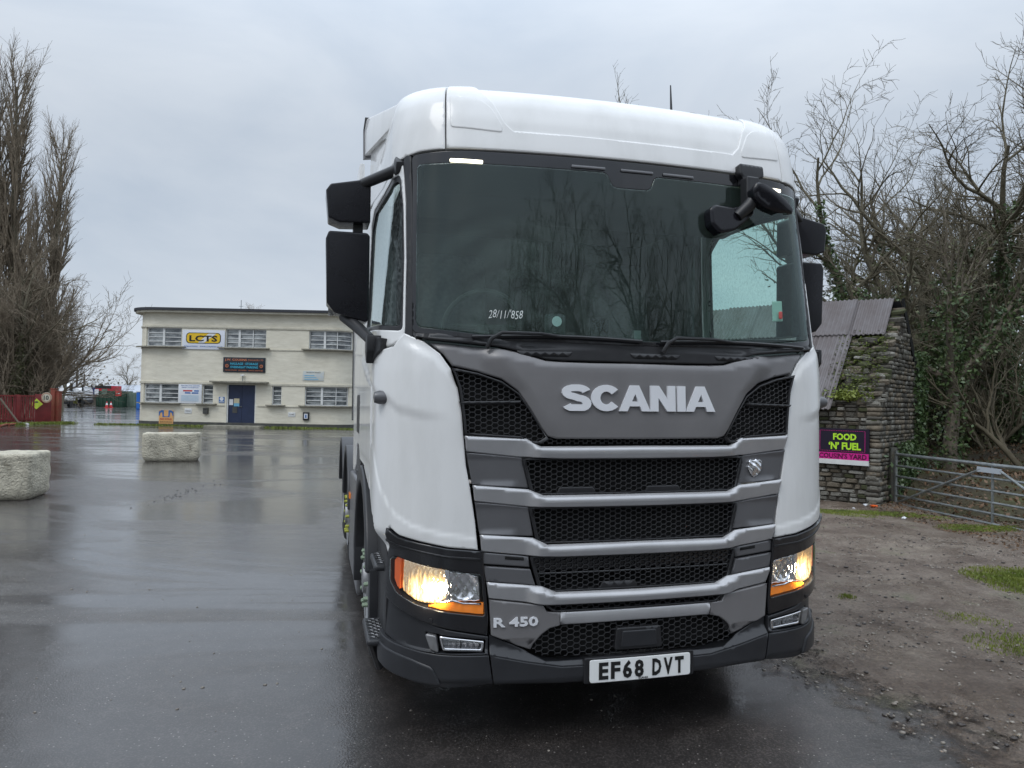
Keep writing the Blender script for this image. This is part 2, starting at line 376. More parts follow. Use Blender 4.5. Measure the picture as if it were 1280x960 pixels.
def patch(name, poly, m, parent=None, off=0., thick=.02, res=.035, disp=None, lip=.004, edge=.007, holes=(), noise=False, surf=Sd, rim_holes=True):
    poly = [tuple(p) for p in poly]
    ar = sum(poly[i][0] * poly[(i + 1) % len(poly)][1] - poly[(i + 1) % len(poly)][0] * poly[i][1] for i in range(len(poly)))
    if ar < 0: poly = poly[::-1]
    loops = [resample(poly, res)]
    for h in holes:
        h = [tuple(p) for p in h]
        ar = sum(h[i][0] * h[(i + 1) % len(h)][1] - h[(i + 1) % len(h)][0] * h[i][1] for i in range(len(h)))
        if ar > 0: h = h[::-1]
        loops.append(resample(h, res))
    def inside(P):
        c = inpoly(P, loops[0])
        for h in loops[1:]: c &= ~inpoly(P, h)
        return c
    def dist(P): return np.min([dist_seg(P, l_) for l_ in loops], axis=0)
    lo = loops[0].min(0); hi = loops[0].max(0)
    g = np.array([(x + (res * .5 if j % 2 else 0), y) for j, y in enumerate(np.arange(lo[1] + res * .4, hi[1], res * .87)) for x in np.arange(lo[0] + res * .3, hi[0], res)])
    pts = []
    if len(g):
        g = g[inside(g)]
        if len(g): g = g[dist(g) > max(res * .45, edge * 1.6)]
        pts = list(g)
    for l_ in loops:
        t = np.roll(l_, -1, 0) - np.roll(l_, 1, 0); t /= np.maximum(np.hypot(*t.T)[:, None], 1e-9); q = l_ + np.stack([-t[:, 1], t[:, 0]], 1) * edge
        q = q[inside(q)]
        if len(q): q = q[dist(q) > edge * .75]
        pts += list(q)
    allp = [Vector(p) for l_ in loops for p in l_] + [Vector(p) for p in pts]
    edges = []; b = 0
    for l_ in loops:
        edges += [(b + i, b + (i + 1) % len(l_)) for i in range(len(l_))]; b += len(l_)
    nb = b
    V, E_, Fc, ov, oe, of = delaunay_2d_cdt(allp, edges, [], 0, 1e-6)
    P = np.array([v[:] for v in V]); T = np.array([f for f in Fc if len(f) == 3])
    cen = P[T].mean(1); T = T[inside(cen)]
    cr = np.cross(P[T[:, 1]] - P[T[:, 0]], P[T[:, 2]] - P[T[:, 0]]); T[cr < 0] = T[cr < 0][:, ::-1]
    isb = np.array([any(i < nb for i in o_) for o_ in ov])
    s, z = P[:, 0], P[:, 1]
    base = surf(s, z, off, disp)
    e = .004
    ds = surf(s + e, z, off, disp) - surf(s - e, z, off, disp); dz = surf(s, z + e, off, disp) - surf(s, z - e, off, disp)
    n = np.cross(ds, dz); n /= np.linalg.norm(n, axis=1, keepdims=True)
    co = base - n * (lip * isb)[:, None]
    # outward direction at boundary
    nn = n.copy()
    me_v = [tuple(c) for c in co]; faces = [tuple(t) for t in T.tolist()]; norms = nn.tolist()
    # boundary loops in output indices
    imap = {}
    for k_, o_ in enumerate(ov):
        for i in o_: imap[i] = k_
    b = 0
    for l_ in loops:
        ids = [imap[b + i] for i in range(len(l_))]; b += len(l_)
        for i in range(len(ids)):
            a, c = ids[i], ids[(i + 1) % len(ids)]
            if a == c: continue
            tv = co[c] - co[a]; o_ = np.cross(tv, n[a]); o_ /= max(np.linalg.norm(o_), 1e-9)
            for q in (a, c): norms[q] = list((n[q] + o_ * .9) / np.linalg.norm(n[q] + o_ * .9))
            if thick:
                k0 = len(me_v); me_v += [tuple(co[a]), tuple(co[c]), tuple(co[c] - n[c] * thick), tuple(co[a] - n[a] * thick)]
                norms += [o_.tolist()] * 4; faces.append((k0, k0 + 3, k0 + 2, k0 + 1))
    return raw(name, me_v, faces, m, parent, normals=norms)
def mir(poly): return [(-s, z) for s, z in poly]
def both(poly): # right half outline from centre top to centre bottom -> full symmetric outline
    return list(poly) + [(-s, z) for s, z in poly[::-1]]

truck = empty('tractor_unit')
tag(truck, 'white articulated lorry cab with grey front grille and lit headlights', 'lorry')
Rt = [[0.96671001, -0.25577589, -0.00710273], [0.25570223, 0.96670533, -0.00985751], [0.00938756, 0.00771317, 0.99992619]]
Tt = (0.6371682, 3.6827455, 0.0463886)
Mt = Matrix([[*Rt[0], Tt[0]], [*Rt[1], Tt[1]], [*Rt[2], Tt[2]], [0, 0, 0, 1]])
truck.matrix_world = Mt
def two(fn):
    """build a part on the image-right flank (+x) and its mirror on the left"""
    for sg in (1, -1): fn(sg)
def pp(name, poly, m, sg, parent=truck, **k):
    if sg < 0:
        poly = mir(poly)
        if 'holes' in k: k['holes'] = [mir(h) for h in k['holes']]
    return patch(name, poly, m, parent, **k)
def smooth01(t): t = np.clip(t, 0, 1); return t * t * (3 - 2 * t)

# --- roof cap with its embossed line, one piece from header to crest
sidez = 2.45
roofc = both([(0, 2.838), (1.006, 2.836), (1.016, 3.21), (.98, 3.262), (0, 3.270)])
patch('roof_cap', roofc, m_white, truck, off=.0, thick=.03, res=.026, lip=.004, edge=.006)
rc = [(1.012, 2.836), (1.15, 2.832), (SEND - .15, 2.815), (sside(.75), 2.80), (sside(1.4), 2.84), (sside(2.3), 2.86), (sside(2.3), 3.262), (.986, 3.264), (1.022, 3.21)]
two(lambda sg: pp('roof_corner', rc, m_white, sg, off=.010, thick=.03, res=.028, lip=.005, edge=.006))
band_ = both([(0, 2.838), (1.004, 2.837), (1.010, 3.10), (1.010, 3.205), (.97, 3.245), (.86, 3.215), (.80, 3.135), (.757, 3.09), (.70, 2.985), (.655, 2.945), (0, 2.943)])
patch('roof_band', band_, m_white, truck, off=.012, thick=.02, res=.024, lip=.006, edge=.008)
two(lambda sg: pp('roof_pod', rounded([(.712, 2.928), (.985, 2.944), (.992, 3.125), (.835, 3.105), (.775, 3.065), (.712, 2.965)], .02), m_white, sg, off=.0175, thick=.01, res=.024, lip=.005, edge=.006))
# dome closing the top
gx = []; rows = 14; cols = 25
ss = np.linspace(-sside(2.3, 3.25), sside(2.3, 3.25), 81)
rim = Sd(ss, np.full_like(ss, 3.263), .004)
cx = np.array([0, 1.5, 3.34])
V = [tuple(p) for p in rim]; n0 = len(V); Fc = []
for k in (.75, .4, .1):
    for p in rim: V.append((p[0] * k, 1.5 + (p[1] - 1.5) * k, 3.263 + .035 * (1 - k * k)))
for k in range(3):
    for i in range(n0 - 1): Fc.append((k * n0 + i, k * n0 + i + 1, (k + 1) * n0 + i + 1, (k + 1) * n0 + i))
raw('roof_top', V, Fc, m_white, truck, smooth=True)

# --- white corner panels
wseam = [(1.156, 1.922), (1.059, 1.883), (.98, 1.826), (.930, 1.759), (.895, 1.665), (.876, 1.55), (.868, 1.45), (.854, 1.30), (.830, 1.177), (.808, 1.038), (.793, .908)]
def corner_disp(s, z):
    a = np.abs(s)
    # character line sweeping from the door down to the inner edge: surface above it stands a little proud
    zl = np.interp(a, [.85, 1.05, 1.18, 1.25, 1.45, 1.71], [1.49, 1.50, 1.53, 1.58, 1.63, 1.69])
    up = .010 * smooth01((z - zl) / .06) * smooth01((a - .9) / .2)
    # upper facet near the tip
    zt = np.interp(a, [.9, 1.0, 1.15], [1.70, 1.83, 1.90]); up -= .012 * smooth01((z - (zt - .05)) / .06) * smooth01((1.2 - a) / .1)
    zb = np.interp(a, [.79, .95, 1.1, 1.2, 1.3, 1.42], [.945, .965, 1.0, 1.05, 1.16, 1.35]); lo = .005 * (1 - smooth01((z - zb) / .03))
    return up + lo
wbot = [(.932, .921), (1.065, .945), (1.171, .968), (1.225, 1.0), (1.27, .86), (1.30, .85), (1.345, .93), (1.385, 1.02), (SEND + .13, 1.12), (SEND + .16, 1.30), (SEND + .16, 1.75), (SEND + .05, 1.86), (1.30, 1.845), (1.215, 1.86)]
two(lambda sg: pp('corner_panel', wseam + wbot, m_white, sg, off=.010, thick=.05, disp=corner_disp, res=.020, lip=.005, edge=.008))

# --- doors with window, handle
yd0, yd1 = .57, 1.52
def yz(pts): return [(sside(y, z), z) for y, z in pts]
doorpoly = yz([(.56, 1.13), (.80, 1.17), (1.05, 1.21), (1.52, 1.21), (1.52, 2.30), (1.52, 2.81), (1.30, 2.84), (.78, 2.81)]) + [(1.268, 2.79), (1.225, 2.58), (1.186, 2.28), (1.160, 1.95), (1.164, 1.90), (1.23, 1.875), (1.30, 1.86)] + yz([(.56, 1.76)])
winpoly = rounded([(1.172, 1.935), (1.24, 1.94)] + yz([(.70, 1.975), (1.44, 2.02), (1.45, 2.70), (1.32, 2.775), (.78, 2.765)]) + [(1.285, 2.735), (1.235, 2.55), (1.200, 2.30)], .03)
def door_disp(s, z):
    y = np.abs(s) - SEND + YC
    zl = np.interp(y, [.3, .7, 1.27, 1.6], [1.62, 1.68, 1.80, 1.84])
    return .010 * (1 - smooth01((z - zl) / .05)) - .004 * smooth01((z - 1.2) / .02) * (1 - smooth01((z - 1.26) / .02))
def door(sg):
    d = pp('door', doorpoly, m_white, sg, off=.006, thick=.03, disp=door_disp, holes=[winpoly], res=.035)
    wi = rounded([(1.190, 1.96), (1.25, 1.965)] + yz([(.70, 2.00), (1.415, 2.045), (1.42, 2.67), (1.30, 2.745), (.80, 2.735)]) + [(1.30, 2.705), (1.252, 2.53), (1.216, 2.30)], .025)
    pp('window_seal', winpoly, m_black, sg, parent=d, off=-.001, thick=.02, holes=[wi], res=.05, lip=.002, edge=.004)
    g = pp('window_glass', wi, m_side, sg, parent=d, off=-.012, thick=0, res=.08, lip=0)
    h = pp('handle', rounded(yz([(.98, 1.30), (1.08, 1.30), (1.10, 1.52), (1.00, 1.52)]), .02), m_black, sg, parent=d, off=.014, thick=.03, res=.03)
    return d
two(door)
# rear flank of the cab
rp = yz([(1.535, 1.21), (1.60, 1.28), (1.95, 1.28), (2.05, 1.12), (2.30, 1.05), (2.45, 1.05), (2.45, 3.02), (1.535, 3.02 - .18), (1.535, 2.2)])
two(lambda sg: pp('side_panel', rp, m_white, sg, off=.006, thick=.03, res=.06))
two(lambda sg: pp('side_grille', rounded(yz([(1.62, 1.36), (1.92, 1.36), (1.92, 1.62), (1.62, 1.62)]), .03), m_black, sg, off=.012, thick=.01, res=.06))
MB().span((-1.20, 2.42, .95), (1.20, 2.47, 3.28)).build('rear_wall', m_white, truck, bevel=.02)
# air deflectors at the roof edge
def hull(b, A, B):
    n = len(A); return b.add(list(A) + list(B), [tuple(range(n)), tuple(range(2 * n - 1, n - 1, -1))] + [(i, i + n, (i + 1) % n + n, (i + 1) % n) for i in range(n)])
def deflector(sg):
    b = MB(); A = [(1.05, .98, 3.24), (1.165, 2.20, 3.39), (1.165, 2.26, 3.60), (1.165, 2.18, 3.655), (1.05, 1.06, 3.36)]; B = [(1.09, .98, 3.24), (1.215, 2.20, 3.38), (1.215, 2.26, 3.60), (1.205, 2.18, 3.655), (1.09, 1.06, 3.36)]
    hull(b, [(sg * x, y, z) for x, y, z in A], [(sg * x, y, z) for x, y, z in B]); o = b.build('roof_deflector', m_white, truck, bevel=.015, seg=3)
    b = MB(); hull(b, [(sg * 1.15, 2.21, 3.375), (sg * 1.15, 2.275, 3.60), (sg * 1.15, 2.19, 3.665), (sg * 1.15, 2.24, 3.665), (sg * 1.15, 2.31, 3.60), (sg * 1.15, 2.25, 3.375)], [(sg * 1.222, 2.21, 3.365), (sg * 1.222, 2.275, 3.60), (sg * 1.215, 2.19, 3.665), (sg * 1.215, 2.24, 3.665), (sg * 1.222, 2.31, 3.60), (sg * 1.222, 2.25, 3.365)]).build('deflector_edge', m_infill, o)
    b = MB(); hull(b, [(sg * 1.06, 1.5, 3.16), (sg * 1.12, 2.1, 3.16), (sg * 1.13, 2.1, 3.40), (sg * 1.08, 1.6, 3.33)], [(sg * 1.12, 1.5, 3.16), (sg * 1.18, 2.1, 3.16), (sg * 1.175, 2.1, 3.40), (sg * 1.12, 1.6, 3.33)]).build('deflector_bracket', m_white, o, bevel=.008)
    MB().prism([(2.44, 1.4), (2.95, 1.4), (3.0, 3.30), (2.75, 3.42), (2.44, 3.40)], sg * 1.195, sg * 1.235, 'YZ').build('side_deflector', m_white, truck, bevel=.015)
    MB().prism([(2.955, 1.4), (2.99, 1.4), (3.04, 3.31), (3.005, 3.33)], sg * 1.19, sg * 1.24, 'YZ').build('rubber_edge', m_black, truck)
two(deflector)
MB().prism([(1.35, 3.28), (2.1, 3.30), (2.1, 3.55), (1.9, 3.54)], -1.0, 1.0, 'YZ').build('roof_air_dam', m_white, truck, bevel=.03, seg=3)

# --- windscreen, ceramic band, pillars
gpoly = rounded([(-1.205, 2.82), (-1.12, 1.925), (-.77, 1.895), (0, 1.885), (.77, 1.895), (1.12, 1.925), (1.205, 2.82), (.9, 2.83), (0, 2.832), (-.9, 2.83)], .03)
ginner = rounded([(-1.165, 2.765), (-1.10, 1.955), (-.77, 1.92), (0, 1.91), (.77, 1.92), (1.10, 1.955), (1.165, 2.765), (.9, 2.765), (.14, 2.765), (.11, 2.69), (-.11, 2.69), (-.14, 2.765), (-.9, 2.765)], .03)
ws = patch('windscreen', ginner, m_screen, truck, off=.004, thick=0, res=.05, lip=0)
patch('windscreen_border', gpoly, m_gloss, truck, off=.002, thick=.012, holes=[ginner], res=.04, lip=.002, edge=.004)
def pillar(sg):
    pp('door_pillar', [(1.115, 1.90), (1.15, 2.3), (1.21, 2.84), (1.262, 2.835), (1.262, 2.78), (1.218, 2.58), (1.180, 2.28), (1.156, 1.95), (1.165, 1.86)], m_black, sg, off=.006, thick=.04, res=.05)
two(pillar)
two(lambda sg: pp('mirror_triangle', yz([(.27, 1.90), (.50, 1.93), (.47, 1.86), (.36, 1.80), (.28, 1.84)]), m_black, sg, off=.035, thick=.03, res=.05))
for sg in (1, -1):
    pp('led_marker', rounded([(.985, 2.785), (.985, 2.768), (.815, 2.764), (.815, 2.781)], .006), m_led, sg, off=.010, thick=.006, res=.05, lip=.001, edge=.002)
for a in (-.34, -.06, .19):
    patch('sensor_window', rounded([(a, 2.79), (a + .19, 2.79), (a + .19, 2.775), (a, 2.775)], .005), m_infill, truck, off=.008, thick=.003, lip=0)
# handwritten number on the glass
def on_glass(name, txt, s0, z0, h, m, w=None, bold=0, off=.010, depth=.002, ital=0, jit=0):
    V, Fc = text_mesh(txt, h, w, bold, depth, 'CENTER')
    n = len(V) // 2
    sx = s0 + V[:, 0] + ital * V[:, 1]; zz = z0 + V[:, 1] + (jit * np.sin(V[:, 0] * 90) if jit else 0)
    P = Sd(sx, zz, 0) + Sn(sx, zz) * (off + V[:, 2:3])
    return raw(name, P.tolist(), Fc, m, truck)
m_chalk = mat('chalk_pen', (.75, .80, .78), rough=.8)
on_glass('marker_writing', "28/11/'858", -.672, 2.000, .042, m_chalk, w=.165, bold=-.012, off=.012, ital=.12, jit=.003)
# camera behind glass, stickers
cb = MB(); cb.span((-.435, .16, 1.90), (-.325, .20, 2.045)); cb.build('camera_housing', m_black, truck, bevel=.02)
cb = MB(); cb.lathe([(.0, .001), (.0, .026), (.012, .022)], 16, 'Y', (-.38, .148, 2.005)); cb.build('camera_lens', m_badge, truck)
st = patch('sticker', rounded([(.832, 2.046), (.902, 2.050), (.912, 2.160), (.842, 2.156)], .006), mat('sticker_paper', (.55, .66, .60), rough=.5), truck, off=-.006, thick=.001, lip=0)
patch('sticker_print', rounded([(.866, 2.058), (.892, 2.060), (.896, 2.102), (.870, 2.100)], .01), mat('sticker_red', (.45, .07, .06), rough=.5), st, off=.0055, thick=.0, lip=0)

# --- cowl, wipers
cowl = both([(0, 1.905), (.77, 1.915), (1.12, 1.945), (1.150, 1.93), (1.055, 1.895), (1.00, 1.888), (.70, 1.862), (.60, 1.842), (.475, 1.806), (.39, 1.802), (0, 1.800)])
def cowl_disp(s, z):
    a = np.abs(s); return .022 * smooth01((np.interp(a, [0, .5, .7, 1.1], [1.862, 1.866, 1.89, 1.92]) - z) / .012)
patch('wiper_cowl', cowl, m_black, truck, off=.0, thick=.04, disp=cowl_disp, res=.022, lip=.004)
for s0 in (-.62, -.05, .42):
    patch('cowl_ridge', rounded([(s0, 1.845), (s0 + .28, 1.845), (s0 + .26, 1.820), (s0 + .02, 1.820)], .01), m_black, truck, off=.028, thick=.012, res=.05)
def wiper(s0, s1, sp):
    w = empty('wiper', (0, 0, 0), 0, truck)
    P = [Sd(np.array([a]), np.array([b]), c)[0] for a, b, c in sp]
    MB().tube(P, [.011, .011, .009, .008, .007][:len(P)], 8).build('arm', m_black, w, smooth=True)
    q = [Sd(np.array([a]), np.array([1.905 + .012 * math.sin((a - s0) / (s1 - s0) * 3.14)]), .022)[0] for a in np.linspace(s0, s1, 9)]
    MB().tube(q, .009, 6).build('blade', m_black, w, smooth=True)
wiper(-.83, .02, [(-.76, 1.855, .03), (-.74, 1.895, .045), (-.69, 1.925, .045), (-.50, 1.925, .04), (-.40, 1.915, .03)])
wiper(.12, 1.0, [(.13, 1.855, .03), (.15, 1.895, .045), (.20, 1.925, .045), (.42, 1.925, .04), (.55, 1.915, .03)])

# --- upper grey panel with the maker's name
gp_r = [(0, 1.796), (.245, 1.794), (.39, 1.796), (.475, 1.80), (.602, 1.836), (.70, 1.856), (.985, 1.880), (1.035, 1.882), (.965, 1.825), (.920, 1.770), (.80, 1.745), (.69, 1.708), (.612, 1.652), (.553, 1.566), (.498, 1.475), (.470, 1.440), (.43, 1.430), (0, 1.428)]
def panel_disp(s, z):
    a = np.abs(s)
    zr = np.interp(a, [0, .45, .60, .95], [1.765, 1.765, 1.795, 1.85])     # folded top edge
    d = -.9 * np.maximum(0, z - zr) * .45
    sr = np.interp(z, [1.43, 1.56, 1.65, 1.72, 1.8], [.40, .48, .53, .60, .66]); d = d - .035 * smooth01((a - sr) / .16)
    return d
patch('grille_panel', both(gp_r), m_panel, truck, off=.040, thick=.07, disp=panel_disp, res=.022, lip=.006, edge=.009)
# heavy letters drawn as strokes
def stroke_letter(name, polys, x0, w, z0, h):
    b = MB(); dep = .010
    for poly in polys:
        n = len(poly)
        xs_ = np.array([x0 + p[0] * w for p in poly]); zs_ = np.array([z0 + p[1] * h for p in poly])
        f = Sd(xs_, zs_, .040 + dep + .002, panel_disp); k = Sd(xs_, zs_, .036, panel_disp)
        b.add([tuple(v) for v in f] + [tuple(v) for v in k], [tuple(range(n)), tuple(range(2 * n - 1, n - 1, -1))] + [(i, i + n, (i + 1) % n + n, (i + 1) % n) for i in range(n)])
    return b
def arc(cx, cy, rx, ry, a0, a1, n=8): return [(cx + rx * math.cos(R(a0 + (a1 - a0) * i / n)), cy + ry * math.sin(R(a0 + (a1 - a0) * i / n))) for i in range(n + 1)]
def ribbon(center, th_x, th_y):
    """quads of a thick path given as outer/inner pairs"""
    return [[center[i][0], center[i + 1][0], center[i + 1][1], center[i][1]] for i in range(len(center) - 1)]
def s_glyph():
    T_ = .25; q = []
    # centre path of an S with broad strokes
    path = []
    path += arc(.5, .70, .33, .175, 12, 90, 6)[0:] ; path += arc(.45, .70, .27, .175, 90, 270, 9)[1:]
    path += arc(.55, .30, .27, .175 + .05, 90, -90, 9)[0:]; path += arc(.5, .30 - .05 + .0, .33, .13, -90, -168, 6)[1:]
    return path
def thick_path(path, wx, wy):
    q = []
    for i, p in enumerate(path):
        a = path[max(i - 1, 0)]; b = path[min(i + 1, len(path) - 1)]; tx, ty = b[0] - a[0], b[1] - a[1]; l_ = math.hypot(tx, ty) or 1
        nx, ny = -ty / l_, tx / l_; q.append(((p[0] + nx * wx, p[1] + ny * wy), (p[0] - nx * wx, p[1] - ny * wy)))
    return ribbon(q, 0, 0)
H_ = .126; z0 = 1.5605; lw = {'S': .150, 'C': .150, 'A': .168, 'N': .137, 'I': .046}
Spath = arc(.50, .715, .335, .165, 10, 90, 6) + arc(.44, .715, .29, .165, 90, 262, 9)[1:] + arc(.56, .285, .29, .20, 88, -90, 10)[0:] + arc(.50, .285 - .035, .335, .165, -90, -168, 6)[1:]
glyph = {
 'S': thick_path([(x, min(max(y, .125), .875)) for x, y in Spath], .15, .125),
 'C': thick_path(arc(.52, .5, .37, .375, 38, 322, 18), .155, .13),
 'A': [[(0, 0), (.26, 0), (.56, .78), (.58, 1), (.36, 1)], [(.36, 1), (.64, 1), (.66, .78), (.50, .78)], [(.64, 1), (1, 0), (.72, 0), (.50, .72)], [(.26, .19), (.74, .19), (.68, .38), (.34, .38)]],
 'N': [[(0, 0), (.31, 0), (.31, 1), (0, 1)], [(.69, 0), (1, 0), (1, 1), (.69, 1)], [(.0, 1), (.34, 1), (1, 0), (.66, 0)]],
 'I': [[(0, 0), (1, 0), (1, 1), (0, 1)]],
}
xx = -.405; letters = empty('maker_name', (0, 0, 0), 0, truck)
gaps = [.000, -.006, .001, .011, .003, 0]
tot = sum(lw[c] for c in 'SCANIA') + sum(gaps); kx = .805 / tot
for c, g_ in zip('SCANIA', gaps):
    b = stroke_letter(c, glyph[c], xx, lw[c] * kx, z0, H_)
    b.build('letter', m_badge, letters, fix=True); xx += (lw[c] + g_) * kx

# --- side grilles, centre meshes
def hexmesh(name, poly, m, parent, off, k_=1.0, r=.0026, backoff=-.035, back=True):
    P = np.array(poly); lo = P.min(0); hi = P.max(0); seg = []; a_, b_, h_ = .0172 * k_, .0098 * k_, .0122 * k_
    cs = a_ + b_; ni = int((hi[0] - lo[0]) / cs) + 3; nj = int((hi[1] - lo[1]) / (2 * h_)) + 3; cx0 = (lo[0] + hi[0]) / 2 - (ni // 2) * cs
    for i in range(ni + 1):
        for j in range(-1, nj):
            cx = cx0 + i * cs; cz = lo[1] + 2 * h_ * j + (h_ if i % 2 else 0)
            for q0, q1 in (((-b_, h_), (b_, h_)), ((-a_, 0), (-b_, h_)), ((a_, 0), (b_, h_))):
                p0 = (cx + q0[0], cz + q0[1]); p1 = (cx + q1[0], cz + q1[1]); pm = ((p0[0] + p1[0]) / 2, (p0[1] + p1[1]) / 2); seg += [(p0, pm), (pm, p1)]
    seg = [(a, c) for a, c in seg]
    A = np.array([a for a, c in seg]); C = np.array([c for a, c in seg]); mid = (A + C) / 2
    ok = inpoly(A, poly) & inpoly(C, poly); A = A[ok]; C = C[ok]
    pa = Sd(A[:, 0], A[:, 1], off); pc = Sd(C[:, 0], C[:, 1], off)
    V, Fc = tubes_np(pa, pc, np.full(len(pa), r), np.full(len(pa), r), 4)
    o = raw(name, V, Fc, m, parent); o['kind'] = 'stuff'
    if back: patch('mesh_backing', poly, m_dark, parent, off=backoff, thick=0, res=.12, lip=0)
    return o
def tubes_np(p0, p1, r0, r1, k=3):
    p0 = np.asarray(p0, float); p1 = np.asarray(p1, float); t = p1 - p0; L_ = np.linalg.norm(t, axis=1, keepdims=True); t = t / np.maximum(L_, 1e-9)
    ref = np.where(np.abs(t[:, 2:3]) < .9, np.array([[0, 0, 1.]]), np.array([[1., 0, 0]])); a = np.cross(t, ref); a /= np.linalg.norm(a, axis=1, keepdims=True); b = np.cross(t, a)
    V = []
    for p, r in ((p0, r0), (p1, r1)):
        for q in range(k):
            an = 2 * math.pi * q / k; V.append(p + (a * math.cos(an) + b * math.sin(an)) * np.asarray(r)[:, None])
    V = np.stack(V, 1).reshape(-1, 3); n = len(p0); base = (np.arange(n) * 2 * k)[:, None]
    Fc = np.concatenate([np.stack([base[:, 0] + q, base[:, 0] + (q + 1) % k, base[:, 0] + k + (q + 1) % k, base[:, 0] + k + q], 1) for q in range(k)])
    return V, Fc
m_hex = mat('grille_mesh_plastic', (.026, .026, .028), rough=.36)
sgr = [(.922, 1.757), (.80, 1.734), (.69, 1.698), (.606, 1.642), (.546, 1.556), (.490, 1.466), (.463, 1.428), (.50, 1.405), (.55, 1.404), (.59, 1.430), (.862, 1.447), (.868, 1.52), (.888, 1.665), (.91, 1.73)]
def sgrille(sg):
    P = sgr if sg > 0 else mir(sgr)
    hexmesh('side_grille_mesh', P, m_hex, truck, .018, backoff=-.02)
    fr = [(p[0], p[1]) for p in sgr]; c_ = np.mean(sgr, 0); inn = [(c_[0] + (p[0] - c_[0]) * .94, c_[1] + (p[1] - c_[1]) * .93) for p in sgr]
    pp('grille_frame', fr, m_black, sg, off=.030, thick=.05, holes=[inn], res=.05, lip=.002, edge=.004)
    pp('grille_slat', [(.60, 1.595), (.60, 1.607), (.89, 1.600), (.88, 1.588)], m_black, sg, off=.032, thick=.03, res=.05, lip=.003, edge=.004)
two(sgrille)
hexmesh('grille_strip_mesh', both([(0, 1.428), (.47, 1.428), (.51, 1.40), (0, 1.398)]), m_hex, truck, .018, k_=.8)
def bar(pts, name='grille_bar', m=m_silver, off=.045):
    return patch(name, both(pts), m, truck, off=off, thick=.06, res=.02, lip=.006, edge=.010, disp=bar_disp)
BT = []
def mk_bar(top, bot):
    t = np.array(top); b = np.array(bot)
    def disp(s, z):
        a = np.abs(s); zt = np.interp(a, t[:, 0], t[:, 1]); zb = np.interp(a, b[:, 0], b[:, 1]); f = (z - zb) / np.maximum(zt - zb, 1e-4)
        cen = 1 - smooth01((a - .49) / .09)
        ridge = -.016 * np.abs(f - .62) / .62
        fold = -.020 * smooth01((f - .62) / .38)
        return (1 - cen) * (-.006 - .012 * smooth01((f - .88) / .12) - .026 * (1 - f)) + cen * (.010 + ridge + fold)
    return patch('grille_bar', both([tuple(p) for p in top] + [tuple(p) for p in bot[::-1]]), m_silver, truck, off=.045, thick=.07, res=.018, lip=.004, edge=.007, disp=disp)
mk_bar([(0, 1.397), (.50, 1.395), (.571, 1.430), (.862, 1.443)], [(0, 1.333), (.40, 1.334), (.594, 1.340), (.854, 1.366)])
mk_bar([(0, 1.164), (.485, 1.163), (.560, 1.191), (.822, 1.212)], [(0, 1.103), (.40, 1.104), (.560, 1.106), (.812, 1.134)])
mk_bar([(0, .933), (.462, .930), (.535, .963), (.785, .981)], [(0, .870), (.40, .870), (.560, .876), (.776, .899)])
mk_bar([(0, .702), (.418, .704), (.490, .734), (.752, .760)], [(0, .643), (.40, .643), (.470, .644), (.740, .679)])
patch('lower_grille_bar', both([(0, .606), (.395, .606), (.395, .541), (0, .544)]), m_silver, truck, off=.030, thick=.06, res=.03, disp=lambda s, z: -.012 * np.abs(z - .58) / .03)
def infill(q, sg, off=.012, name='grille_side_panel', m=m_infill):
    zt = max(p[1] for p in q); zb = min(p[1] for p in q)
    def d(s, z): # scooped towards its lower edge
        return .010 * smooth01((z - zt + .04) / .04) + .012 * smooth01((zb + .035 - z) / .03) * (1 - smooth01((np.abs(np.abs(s) - .70) - .06) / .05))
    return pp(name, q, m, sg, off=off, thick=.03, disp=d, res=.022, lip=.003, edge=.005)
two(lambda sg: infill([(.853, 1.362), (.590, 1.336), (.556, 1.196), (.824, 1.214)], sg))
two(lambda sg: infill([(.811, 1.130), (.556, 1.102), (.530, .968), (.787, .983)], sg))
two(lambda sg: pp('grille_side_panel', [(.775, .895), (.552, .872), (.547, .822), (.768, .842)], m_infill, sg, off=.014, thick=.03, res=.03))
two(lambda sg: pp('panel_slot', [(.665, .876), (.575, .868), (.575, .855), (.665, .862)], m_dark, sg, off=.016, thick=.003, lip=0))
two(lambda sg: pp('grille_side_panel', [(.766, .832), (.545, .812), (.520, .738), (.754, .763)], m_infill, sg, off=.024, thick=.04, res=.03))
two(lambda sg: pp('lower_side_panel', [(.738, .675), (.480, .641), (.462, .608), (.398, .604), (.398, .543), (.446, .532), (.486, .505), (.508, .482), (.535, .430), (.60, .452), (.727, .512)], m_panel, sg, off=.026, thick=.05, res=.03, disp=lambda s, z: -.02 * smooth01((np.interp(np.abs(s), [.5, .56, .73], [.46, .482, .487]) - z) / .006)))
def meshrow(zt, zb, st, sb, nm='grille_mesh'):
    P = both([(0, zt), (st, zt), ((st + sb) / 2, (zt + zb) / 2), (sb + .004, zb + .02), (sb - .02, zb), (0, zb)])
    hexmesh(nm, P, m_hex, truck, .012, backoff=-.05)
    inn = both([(0, zt - .008), (st - .020, zt - .008), (sb - .012, zb + .020), (sb - .03, zb + .008), (0, zb + .008)])
    patch('mesh_frame', P, m_black, truck, off=.022, thick=.06, holes=[inn], res=.05, lip=.002, edge=.003)
meshrow(1.335, 1.162, .590, .545); meshrow(1.104, .932, .556, .515); meshrow(.872, .702, .548, .500); meshrow(.644, .606, .470, .450, 'grille_strip_mesh')
patch('grille_slat', both([(0, .785), (.522, .785), (.525, .793), (0, .793)]), m_gloss, truck, off=.014, thick=.03, lip=.001)
patch('grille_blank', both([(0, .868), (.535, .868), (.528, .80), (0, .80)]), m_gloss, truck, off=.004, thick=.02, lip=.002)
